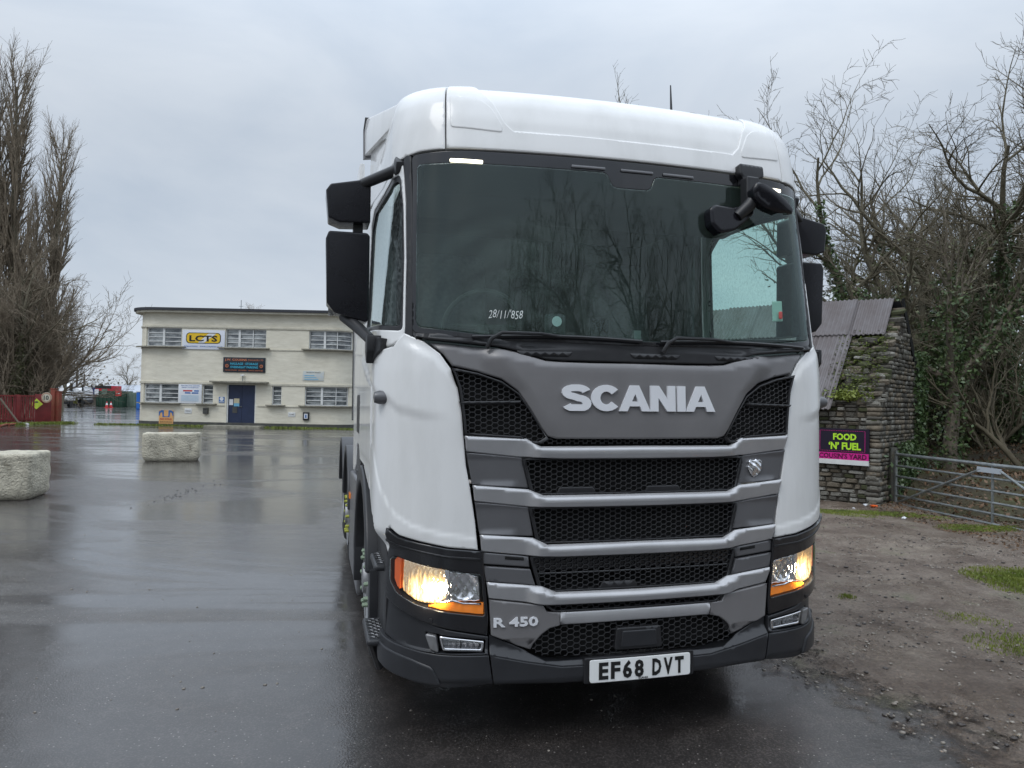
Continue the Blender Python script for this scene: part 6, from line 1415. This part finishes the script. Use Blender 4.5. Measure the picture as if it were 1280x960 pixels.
def sheet_mesh(w, t0, t1, pitch=.078):
    n = int(w / pitch * 6); V = []
    for j in range(5):
        t_ = t0 + (t1 - t0) * j / 4
        for i in range(n + 1):
            x = w * i / n; V.append(tuple(slope(x, t_, .05 + .015 * math.cos(2 * math.pi * x / pitch))))
    k = len(V)
    V += [tuple(Vector(v) - Vector((0, 0, .004))) for v in V]
    Fc = [(j * (n + 1) + i, j * (n + 1) + i + 1, (j + 1) * (n + 1) + i + 1, (j + 1) * (n + 1) + i) for j in range(4) for i in range(n)]
    Fc += [tuple(a + k for a in f[::-1]) for f in Fc]
    me = bpy.data.meshes.new('roof_sheet'); me.from_pydata(V, [], Fc); me.update(); me.materials.append(m_tin); me.polygons.foreach_set('use_smooth', [True] * len(me.polygons)); return me
mu_, ml_ = sheet_mesh(.64, .63, 1.02), sheet_mesh(.64, -.10, .70)
for i in range(7):
    o = bpy.data.objects.new('roof_sheet', mu_); link(o, barn); o.location = (.14 + i * .60, 0, .030 + (i % 2) * .009); o.rotation_euler = (R(r_.uniform(-.5, .5)), 0, R(r_.uniform(-.6, .6)))
    if i > 0: o = bpy.data.objects.new('roof_sheet', ml_); link(o, barn); o.location = (.08 + i * .60, 0, (i % 2) * .009); o.rotation_euler = (R(r_.uniform(-.4, .4)), 0, R(r_.uniform(-.8, .8)))
# far slope and black verge board at the gable
MB().add([slope(.0, 1.0, .04), slope(LB, 1.0, .04), (LB, WB + .15, HE - .1), (.0, WB + .15, HE - .1), slope(.0, 1.0, .0), slope(LB, 1.0, .0), (LB, WB + .15, HE - .16), (.0, WB + .15, HE - .16)], [(0, 1, 2, 3), (7, 6, 5, 4), (0, 4, 5, 1), (1, 5, 6, 2), (2, 6, 7, 3), (3, 7, 4, 0)]).build('far_roof_slope', m_roofd, barn)
MB().add([(-.02, WB / 2 - .05, HA + .06), (-.02, WB + .10, HE - .05), (-.02, WB + .10, HE - .26), (-.02, WB / 2 - .05, HA - .16), (.02, WB / 2 - .05, HA + .06), (.02, WB + .10, HE - .05), (.02, WB + .10, HE - .26), (.02, WB / 2 - .05, HA - .16)], [(0, 1, 2, 3), (7, 6, 5, 4), (0, 4, 5, 1), (1, 5, 6, 2), (2, 6, 7, 3), (3, 7, 4, 0)]).build('verge_board', m_dark, barn)
# food sign on the front wall
fs = empty('food_sign'); fs.matrix_world = Mb @ Matrix.Translation((.13, -.05, 0)); tag(fs, 'purple and pink food and fuel sign fixed to the stone barn', 'sign')
# local x runs away from the corner, i.e. to the image left: text goes towards -x
def zb_(px, py): return EYE + (510.5 - py) / F_PX * 12.25
sz0, sz1 = zb_(0, 577.5), zb_(0, 537); SWd = 1.62; m_pur = mat('sign_purple', (.014, .009, .024), rough=.35); m_pink = mat('sign_pink', (.62, .02, .26), rough=.35); m_lime = mat('sign_lime', (.50, .85, .04), rough=.4)
MB().span((0, -.015, sz0), (SWd, .03, sz1)).build('board', m_pur, fs); hS = sz1 - sz0
MB().span((.002, -.022, sz0 + .03), (SWd - .002, -.016, sz0 + hS * .26)).build('pink_band', m_pink, fs); MB().span((.0, -.030, sz0 - .05), (SWd, .02, sz0 + .028)).build('bottom_rail', m_frame, fs)
cxs = .37
def st(txt, x, z_, h_, w_, m, bold=.035): return put_text('lettering', txt, m, fs, (x, -.024, z_), (-1, 0, 0), h_, w_, bold=bold, extrude=-.004)
def slab(txt, x, z_, h_, w_, m):
    """slab serif lettering: heavy letters plus serifs"""
    V, Fc = text_mesh(txt, h_, w_, .04, .004); P = [(x - v[0], -.018 - v[2], z_ + v[1]) for v in V]; raw('lettering', P, [f[::-1] for f in Fc], m, fs)
slab('FOOD', cxs, sz0 + hS * .66, hS * .19, .36, m_lime); slab("‘N’ FUEL", cxs, sz0 + hS * .37, hS * .21, .50, m_lime); slab("COUSIN'S YARD", .40, sz0 + hS * .085, hS * .15, .74, m_ink)
for k in range(26):
    for zz_ in (sz0 + hS * .93, sz0 + hS * .31): MB().span((.06 + k * .027, -.019, zz_ - .003), (.06 + k * .027 + .016, -.0155, zz_ + .003)).build('dash', m_pink, fs) if k % 2 == 0 or True else None
for xx_ in (.06, .76): MB().span((xx_ - .003, -.019, sz0 + hS * .33), (xx_ + .003, -.0155, sz0 + hS * .92)).build('dash', m_pink, fs)
# cup cake picture at the image-left end
MB().prism([(.92, sz0 + hS * .30), (1.10, sz0 + hS * .30), (1.15, sz0 + hS * .52), (.87, sz0 + hS * .52)], -.022, -.016, 'XZ').build('cake_case', m_lime, fs)
b = MB(); b.lathe([(0, .001), (0, .13), (-.004, .13), (-.004, .001)], 18, 'Y', (1.01, -.024, sz0 + hS * .62)); b.build('cake_top', m_pink, fs)

# ================================================================== GATE
gA = gp(1118, 636.5); gdir = Vector((.15, -.99, 0)).normalized(); rzg = math.atan2(gdir.y, gdir.x)
gate = empty('field_gate', gA, rzg); tag(gate, 'galvanised tubular field gate closing the gap beside the barn', 'gate'); GL = 3.66
for z_, r__ in ((.90, .024), (.715, .017), (.545, .017), (.385, .017), (.235, .017), (.095, .019)): MB().tube([(.03, 0, z_), (GL, 0, z_)], r__, 8).build('bar', m_steel, gate, smooth=True)
for x_ in (.03, 2.03, GL): MB().tube([(x_, 0, .08), (x_, 0, .93 if x_ < 3 and x_ > 1 else .96)], .024 if x_ != 2.03 else .018, 8).build('upright', m_steel, gate, smooth=True)
MB().tube([(.10, -.03, .12), (1.86, -.03, .83)], .017, 8).build('brace', m_steel, gate, smooth=True); MB().tube([(2.2, -.03, .83), (3.6, -.03, .15)], .017, 8).build('brace', m_steel, gate, smooth=True)
MB().span((1.80, -.045, .79), (2.22, -.03, .86)).build('plate', mat('plate_pale', (.42, .46, .50), rough=.4), gate)
gpst = MB().span((-.055, -.055, -.1), (.055, .055, 1.0)).build('gate_post', mat('post_dark_steel', (.06, .065, .06), (.10, .09, .07), rough=.7, scale=10), bevel=.008); gpst.location = gA + gdir * -.07; gpst.rotation_euler = (0, 0, rzg); tag(gpst, 'square dark steel post hanging the field gate by the barn corner', 'post')
# litter
for (px_, py_, mm, lb, s_) in ((1092, 640, mat('litter_orange', (.75, .12, .02), rough=.4), 'crumpled orange wrapper on the grass below the barn', .055), (1082, 638, m_paper, 'white scrap of paper beside the orange wrapper', .04), (1130.5, 653.5, m_paper, 'pale plastic cup lying in front of the gate post', .035), (1067, 641, m_paper, 'tiny white scrap in the grass left of the other litter', .022)):
    q_ = gp(px_, py_, .03); V = (RV * np.random.RandomState(int(px_)).uniform(.6, 1.3, (len(RV), 1))) * s_ * [1, .8, .6]; o = raw('litter', V.tolist(), RF.tolist(), mm); o.location = (q_.x, q_.y, verge_h(q_.x, q_.y) + s_ * .4); tag(o, lb, 'litter')

# ================================================================== BANK, THICKET, TREES
def bank_h(x, y):
    # rises behind the gate line
    d = (x - 6.2) * .95 + (y - 10.5) * .22; return -.02 + .55 * float(smooth01(d / 2.2)) * (1 if d > 0 else 0) + .8 * float(smooth01((d - 2.5) / 6)) + .10 * mn.noise(Vector((x * .8, y * .8, 0)))
VV = []; xs2 = np.arange(5.9, 34, .35); ys2 = np.arange(2, 40, .35)
for y in ys2:
    for x in xs2: VV.append((x, y, bank_h(x, y)))
VV = np.array(VV); idx = np.arange(len(VV)).reshape(len(ys2), len(xs2)); FF = np.stack([idx[:-1, :-1].ravel(), idx[:-1, 1:].ravel(), idx[1:, 1:].ravel(), idx[1:, :-1].ravel()], 1)
bk_ = raw('bank', VV, FF, mat('earth_bank', (.035, .028, .018), (.06, .062, .022), rough=.95, scale=1.2, bump=1, bscale=14, bdist=.05, third=(.05, .042, .02)), smooth=True); bk_['kind'] = 'structure'
r2 = np.random.RandomState(9); sp_ = []
for i in range(9000):
    x = r2.uniform(6.3, 13); y = r2.uniform(7, 19); sp_.append((x, y, bank_h(x, y) + .02 + r2.uniform(0, .06)))
leaflitter('leaf_litter', sp_, m_leaf, size=.035, seed=21, wild=True)
sp_ = []
for i in range(2600):
    x = r2.uniform(5.6, 7.2); y = r2.uniform(8, 12.4); sp_.append((x, y, max(verge_h(x, y), bank_h(x, y)) + .012))
leaflitter('leaf_litter', sp_, m_leaf, size=.022, seed=22)
m_ivy = mat('ivy_leaves', (.035, .075, .025), (.12, .17, .065), rough=.38, scale=2.5, contrast=(.3, .7)); m_ivy2 = mat('bramble_leaves', (.085, .09, .040), (.15, .155, .075), rough=.6, scale=2.0)
m_bark = mat('bark_grey_green', (.10, .090, .060), (.17, .15, .105), rough=.9, scale=5, bump=.8, bscale=25, bdist=.02); m_twig = mat('twig_brown', (.115, .100, .066), (.17, .145, .10), rough=.85, scale=1.2)
m_poplar = mat('poplar_twigs', (.19, .155, .11), (.25, .205, .15), rough=.85, scale=.6)

def tree_segs(seed, H, r0, nchild=(12, 8, 6, 4), spread=(.75, .7, .7, .8), ratio=(.55, .55, .55, .5), trop=(.06, .05, .03, .02), wob=(.10, .14, .18, .22), step=(.45, .35, .22, .13), start=.25, stems=1, lean=.0, first=None, rmin=.004, up=(0, 0, 1)):
    q = random.Random(seed); out = []
    U = Vector(up)
    def grow(p, d, Ln, r, lv):
        n = max(3, int(Ln / step[min(lv, 3)])); sl_ = Ln / n; pts = [(p.copy(), r, d.copy())]
        for i in range(n):
            w_ = wob[min(lv, 3)]; d = (d + Vector((q.gauss(0, w_), q.gauss(0, w_), q.gauss(0, w_))) + U * trop[min(lv, 3)]).normalized(); p1 = p + d * sl_; f = (i + 1) / n; r1 = max(r * (1 - .82 * f) if lv < 4 else r * (1 - .5 * f), rmin * .7)
            out.append((lv, p, p1, pts[-1][1], r1)); p = p1; pts.append((p, r1, d.copy()))
        if lv >= len(nchild): return
        k = nchild[lv]; k = max(1, int(k * (.7 + .6 * q.random())))
        for c in range(k):
            st_ = start if lv == 0 else .15; f = st_ + (1 - st_) * (c + q.random()) / k; j = min(int(f * n), n - 1); a, ra, da = pts[j]; fr2 = f * n - j; pa = a.lerp(pts[j + 1][0], min(max(fr2, 0), 1))
            az = q.uniform(0, 6.283) if c % 2 else (c * 2.4 + q.uniform(-.4, .4)); o_ = da.orthogonal().normalized(); o_.rotate(Quaternion(da, az)); ang = spread[min(lv, 3)] * q.uniform(.6, 1.25)
            nd = (da * math.cos(ang) + o_ * math.sin(ang)).normalized(); cl_ = Ln * ratio[min(lv, 3)] * q.uniform(.6, 1.25) * (1 - .45 * f)
            grow(pa, nd, max(cl_, step[min(lv + 1, 3)] * 2), max(min(pts[j][1] * .68, r * .55), rmin), lv + 1)
    for s_ in range(stems):
        if first: d = Vector(first[s_ % len(first)]).normalized(); 
        else: a = q.uniform(0, 6.28); d = Vector((math.cos(a) * lean, math.sin(a) * lean, 1)).normalized()
        grow(Vector((q.uniform(-.15, .15) * (stems > 1), q.uniform(-.15, .15) * (stems > 1), -.1)), d, H * q.uniform(.85, 1.05) if s_ else H, r0 * (1 if s_ == 0 else q.uniform(.6, .9)), 0)
    return out
def tree_meshes(segs, mt_, mc, k0=7, k1=3, split=2):
    L0 = [s_ for s_ in segs if s_[0] < split]; L1 = [s_ for s_ in segs if s_[0] >= split]; res = []
    for nm, LL, k, m in (('trunk', L0, k0, mt_), ('crown', L1, k1, mc)):
        p0 = np.array([s_[1][:] for s_ in LL]); p1 = np.array([s_[2][:] for s_ in LL]); V, Fc = tubes_np(p0, p1, np.array([s_[3] for s_ in LL]), np.array([s_[4] for s_ in LL]), k)
        o = raw(nm, V, Fc, m, smooth=(nm == 'trunk')); res.append(o.data); bpy.data.objects.remove(o)
    return res
def ivy_mesh(segs, n, rad, zmax, size, m, seed=1, lvmax=1):
    q = np.random.RandomState(seed); LL = [s_ for s_ in segs if s_[0] <= lvmax and s_[1].z < zmax and s_[3] > .012]; w_ = np.array([(s_[2] - s_[1]).length * (1.2 - s_[1].z / zmax) for s_ in LL]); w_ = np.maximum(w_, 1e-4); w_ /= w_.sum(); ch = q.choice(len(LL), n, p=w_); P = []
    for i in ch: s_ = LL[i]; a = s_[1].lerp(s_[2], q.rand()); rr_ = rad * (1.15 - a.z / zmax * .75) * (.55 + .6 * mn.noise(a * 1.3 + Vector((seed, 0, 0))) + .35); v = q.normal(0, 1, 3); v /= np.linalg.norm(v); P.append(np.array(a) + v * (s_[3] + rr_ * q.rand() ** .5))
    o = leaflitter('ivy', np.array(P), m, size=size, seed=seed, wild=True); me = o.data; bpy.data.objects.remove(o); return me
def place_tree(name, label, cat, meshes, ivy, loc, rz, sc, group):
    t = empty(name, loc, rz); t.scale = (sc, sc, sc); tag(t, label, cat, group)
    for nm, me in zip(('trunk', 'crown'), meshes): o = bpy.data.objects.new(nm, me); link(o, t)
    if ivy: 
        for me in ivy: o = bpy.data.objects.new('ivy', me); link(o, t); o['kind'] = 'stuff'
    return t
# species
sT = tree_segs(77, 13.0, .16, nchild=(22, 5, 3), spread=(.40, .5, .6), ratio=(.16, .5, .5), trop=(.03, .1, .06, .03), wob=(.03, .08, .12, .15), step=(.6, .3, .2, .15), start=.35, rmin=.006)
tT = tree_meshes(sT, m_bark, m_twig)
sA = tree_segs(3, 6.6, .17, nchild=(11, 8, 6, 3), spread=(.88, .75, .7, .7), ratio=(.62, .55, .50, .5), trop=(.05, .045, .03, .02), wob=(.08, .13, .16, .19), step=(.40, .30, .18, .11), start=.18, stems=2, first=[(-.10, .05, 1), (.42, .15, 1)], rmin=.0042)
tA = tree_meshes(sA, m_bark, m_twig); iA = [ivy_mesh(sA, 8500, .20, 4.6, .045, m_ivy, 1, 0), ivy_mesh(sA, 2600, .25, 4.0, .04, m_ivy2, 2)]
def shifted(sg_, v, lv=0): return [(a + lv, p + v, q_ + v, r0_, r1_) for a, p, q_, r0_, r1_ in sg_]
sF = []; pz = [Vector((0, 0, -.2)), Vector((-.03, 0, .6)), Vector((.04, 0, 1.3)), Vector((.02, 0, 1.95))]
for k in range(3): sF.append((0, pz[k], pz[k + 1], .15 - .012 * k, .15 - .012 * (k + 1)))
for k, (dx_, dz_, hh_, rr_) in enumerate(((-.95, .85, 2.7, .075), (-.40, 1, 3.2, .085), (.12, 1, 3.4, .08), (.70, .9, 3.0, .085), (.25, .55, 2.2, .05))):
    sF += shifted(tree_segs(60 + k, hh_, rr_, nchild=(9, 8, 6), spread=(.6, .65, .7), ratio=(.6, .52, .5), trop=(.05, .08, .05, .03), wob=(.10, .13, .16, .18), step=(.35, .28, .18, .12), start=.2, first=[(dx_, .25 * (-1) ** k, dz_)], rmin=.0045), Vector((0, 0, 1.95)))
m_pale = mat('pale_smooth_bark', (.20, .165, .13), (.13, .115, .085), rough=.85, scale=4, bump=.5, bscale=20, bdist=.02); tF = tree_meshes(sF, m_pale, m_twig); iF = [ivy_mesh(sF, 5000, .30, 3.6, .045, m_ivy, 8), ivy_mesh(sF, 2500, .12, 4.5, .04, m_ivy2, 9)]
sB = tree_segs(12, 4.2, .16, nchild=(10, 9, 7, 4), spread=(.85, .62, .65, .7), ratio=(.95, .56, .50, .5), trop=(.02, .10, .07, .04), wob=(.10, .13, .16, .18), step=(.40, .30, .18, .12), start=.35, stems=1, rmin=.0045)
tB = tree_meshes(sB, m_bark, m_twig); iB = [ivy_mesh(sB, 6000, .25, 3.6, .045, m_ivy, 3)]
sC = tree_segs(25, 3.0, .07, nchild=(11, 8, 5), spread=(.55, .6, .7), ratio=(.75, .55, .5), trop=(.04, .08, .05, .03), wob=(.10, .14, .18, .2), step=(.3, .22, .15, .11), start=.08, stems=6, lean=.55, rmin=.0045)
tC = tree_meshes(sC, m_twig, m_twig, k0=5); tCp = tree_meshes(sC, m_poplar, m_poplar, k0=5)
sP = tree_segs(31, 21, .34, nchild=(60, 9, 4), spread=(.42, .36, .45), ratio=(.30, .40, .42), trop=(.02, .14, .10, .06), wob=(.02, .05, .09, .12), step=(.8, .5, .4, .35), start=.06, rmin=.010)
tP = tree_meshes(sP, m_bark, m_poplar, split=1); iP = [ivy_mesh(sP, 3500, .7, 9, .09, m_ivy2, 5, 0)]
sQ = tree_segs(41, 9.5, .22, nchild=(16, 9, 7), spread=(.95, .65, .6), ratio=(.62, .48, .5), trop=(.03, .0, -.02, -.03), wob=(.06, .12, .16, .2), step=(.6, .45, .32, .28), start=.30, rmin=.012)
tQ = tree_meshes(sQ, m_bark, m_poplar); iQ = [ivy_mesh(sQ, 3000, .5, 5, .08, m_ivy2, 6, 0)]
def tp(px, Y): q_ = dp(px, 500, Y); return (q_.x, Y, 0)
GR = 'bare trees behind the gate and barn'
def bz_(px, Y): x = dp(px, 500, Y).x; return (x, Y, bank_h(x, Y) - .1 if x > 6 else -.1)
place_tree('bare_tree', 'tall bare tree rising behind the barn roof with the highest thin leader', 'tree', tA, iA, bz_(1118, 17), R(165), 1.16, GR)
place_tree('bare_tree', 'spreading bare tree with a thick pale trunk forking just behind the gate', 'tree', tF, iF, bz_(1190, 14.0), R(0), .95, GR)
place_tree('bare_tree', 'ivy wrapped bare tree standing behind the forked trunk', 'tree', tA, iA, bz_(1205, 19.5), R(130), 1.12, GR)
place_tree('bare_tree', 'large ivy clad bare tree at the right edge', 'tree', tA, iA, bz_(1282, 16.2), R(70), 1.0, GR)
place_tree('bare_tree', 'bare twiggy tree between the barn ridge and the lorry mirror', 'tree', tB, iB, bz_(1085, 20), R(70), .95, GR)
place_tree('bare_tree', 'bare tree with arching limbs high at the right', 'tree', tB, iB, bz_(1250, 21), R(320), 1.15, GR)
place_tree('bare_tree', 'bare bushy tree directly over the barn gable', 'tree', tB, iB, bz_(1140, 21), R(150), 1.0, GR)
for k, (px_, Y, rz_, sc_) in enumerate(((1075, 17.5, 10, .7), (1160, 17.8, 100, .75), (1235, 16.0, 200, .85), (1290, 13.5, 40, .9))):
    lb = ['low leafless shrub behind the barn roof', 'leafless shrub left of the forked trunk behind the gate', 'leafless shrub right of the forked trunk behind the gate', 'leafless shrub at the right edge behind the gate'][k]
    place_tree('bare_shrub', lb, 'shrub', tC, None, bz_(px_, Y), R(rz_), sc_, 'leafless shrubs under the trees')
place_tree('bare_tree', 'bare tree whose top twigs show above the lorry roof', 'tree', tT, None, (*tp(762, 28)[:2], 0), R(0), .98, None)
# ivy and bramble thicket behind the gate
def thicket(name, n, box, m, size, seed, holes=.0):
    q = np.random.RandomState(seed); P = []
    while len(P) < n:
        x, y = q.uniform(box[0], box[1]), q.uniform(box[2], box[3]); b0 = bank_h(x, y); top = box[4] * (.55 + .75 * mn.noise(Vector((x * .55, y * .55, seed))) + .2); z_ = b0 + q.uniform(0, 1) * max(top, .3)
        if mn.noise(Vector((x * 1.6, y * 1.6, z_ * 1.6 + seed))) < holes: continue
        P.append((x, y, z_))
    return leaflitter(name, P, m, size=size, seed=seed, wild=True)
thicket('ivy_thicket', 26000, (8.3, 13.5, 14.5, 19.5), m_ivy, .05, 3) if False else None
th = thicket('ivy_thicket', 30000, (8.0, 18, 16.4, 21.5, 3.9), m_ivy, .055, 3, -.05)
th = thicket('bramble_thicket', 13000, (7.7, 16, 15.9, 19, 1.7), m_ivy2, .045, 4, .0)
th = thicket('distant_thicket', 16000, (13, 32, 24, 30, 5.0), m_ivy2, .09, 5, -.1)
leaf = []
for i in range(4200):
    y = WB * r2.beta(3, 1.1); z_ = r2.uniform(0, 2.7); leaf.append(tuple(Mb @ Vector((.03 - r2.rand() * .14, y, z_ * (1.0 if y > 2.2 else .4)))))
leaflitter('wall_ivy', leaf, m_ivy, size=.04, seed=33, wild=True)
# left side poplars and others
GP = 'poplars at the left edge'
place_tree('poplar_tree', 'tallest narrow bare poplar at the left edge', 'tree', tP, iP, tp(20, 46), R(0), .97, GP)
place_tree('poplar_tree', 'second bare poplar just right of the tallest one', 'tree', tP, iP, tp(52, 44), R(130), .76, GP)
place_tree('poplar_tree', 'bare poplar cut by the left photo edge', 'tree', tP, iP, tp(-14, 45), R(220), .88, GP)
place_tree('poplar_tree', 'shorter bare poplar in front of the tallest poplar', 'tree', tP, iP, tp(34, 43), R(70), .58, GP)
place_tree('bare_tree', 'bare tree with drooping branches reaching right from the poplars', 'tree', tQ, iQ, tp(44, 42), R(0), .86, None)
place_tree('bare_tree', 'dense bare tree low between the poplar trunks', 'tree', tQ, iQ, tp(12, 41), R(120), .85, None)
place_tree('bare_tree', 'small far bare tree behind the navy container', 'tree', tQ, None, tp(78, 62), R(200), .62, None)
place_tree('bare_tree', 'bare tree in the far yard beside the office corner', 'tree', tQ, None, tp(160, 105), R(40), .60, None)
place_tree('bare_tree', 'bare tree top showing above the flat office roof', 'tree', tQ, None, tp(291, 62), R(90), .78, None)
q3 = np.random.RandomState(12)
for k, (px_, Y, rz_, sc_) in enumerate(((-8, 41.5, 0, 1.9), (14, 42.5, 80, 2.2), (30, 41, 150, 1.6), (48, 43, 230, 1.35), (24, 44.5, 300, 2.6), (-25, 43, 40, 2.4), (38, 45, 110, 2.0))):
    place_tree('bare_shrub', ['leafless shrub behind the red fence, cut by the photo edge', 'leafless shrub behind the middle of the red fence', 'leafless shrub left of the yellow diamond sign', 'leafless shrub beside the navy container', 'taller leafless shrub between the poplar trunks', 'taller leafless shrub beyond the left photo edge', 'taller leafless shrub behind the red panel'][k], 'shrub', tCp, None, tp(px_, Y), R(rz_), sc_, 'leafless shrubs under the poplars')
P = []
for i in range(26000):
    p_ = dp(q3.uniform(-300, 1500), 500, q3.uniform(150, 220)); P.append((p_.x, p_.y, abs(q3.normal(0, 2.2)) * (.8 + .8 * mn.noise(p_ * .05))))
leaflitter('distant_hedgerow', P, m_twig, size=.34, seed=51, wild=True)
# trees on the near side of the yard: they show as reflections in the windscreen and wet ground
GM = 'bare trees on the near side of the yard, mirrored in the windscreen'
for k, (x, y, rz_, sc_, me, iv) in enumerate(((13, -12, 30, 1.55, tA, None), (8.5, -15, 150, 1.6, tB, None), (17, -9, 260, 1.5, tB, None), (11, -20, 90, 1.9, tA, None), (5.0, -21, 200, 1.7, tA, None), (20, -16, 10, 1.9, tA, None), (16, -14, 300, 1.7, tC, None), (9, -11, 100, 1.8, tC, None), (-4, -30, 100, 1.6, tA, None))):
    place_tree('bare_tree', 'bare tree mirrored in the lorry windscreen', 'tree', me, iv, (x, y, -.05), R(rz_), sc_, GM)

q4 = np.random.RandomState(77); P = []
for i in range(15000):
    a = q4.uniform(-2.3, 2.3); d_ = q4.uniform(38, 46); x, y = math.sin(a) * d_, -math.cos(a) * d_
    if y > 6: continue
    P.append((x, y, abs(q4.normal(0, 2.6)) * (.9 + .8 * mn.noise(Vector((x * .12, y * .12, 0))))))
leaflitter('unseen_dark_belt', P, m_ivy2, size=.55, seed=52, wild=True)  # unseen hedge added behind the camera to darken low reflections
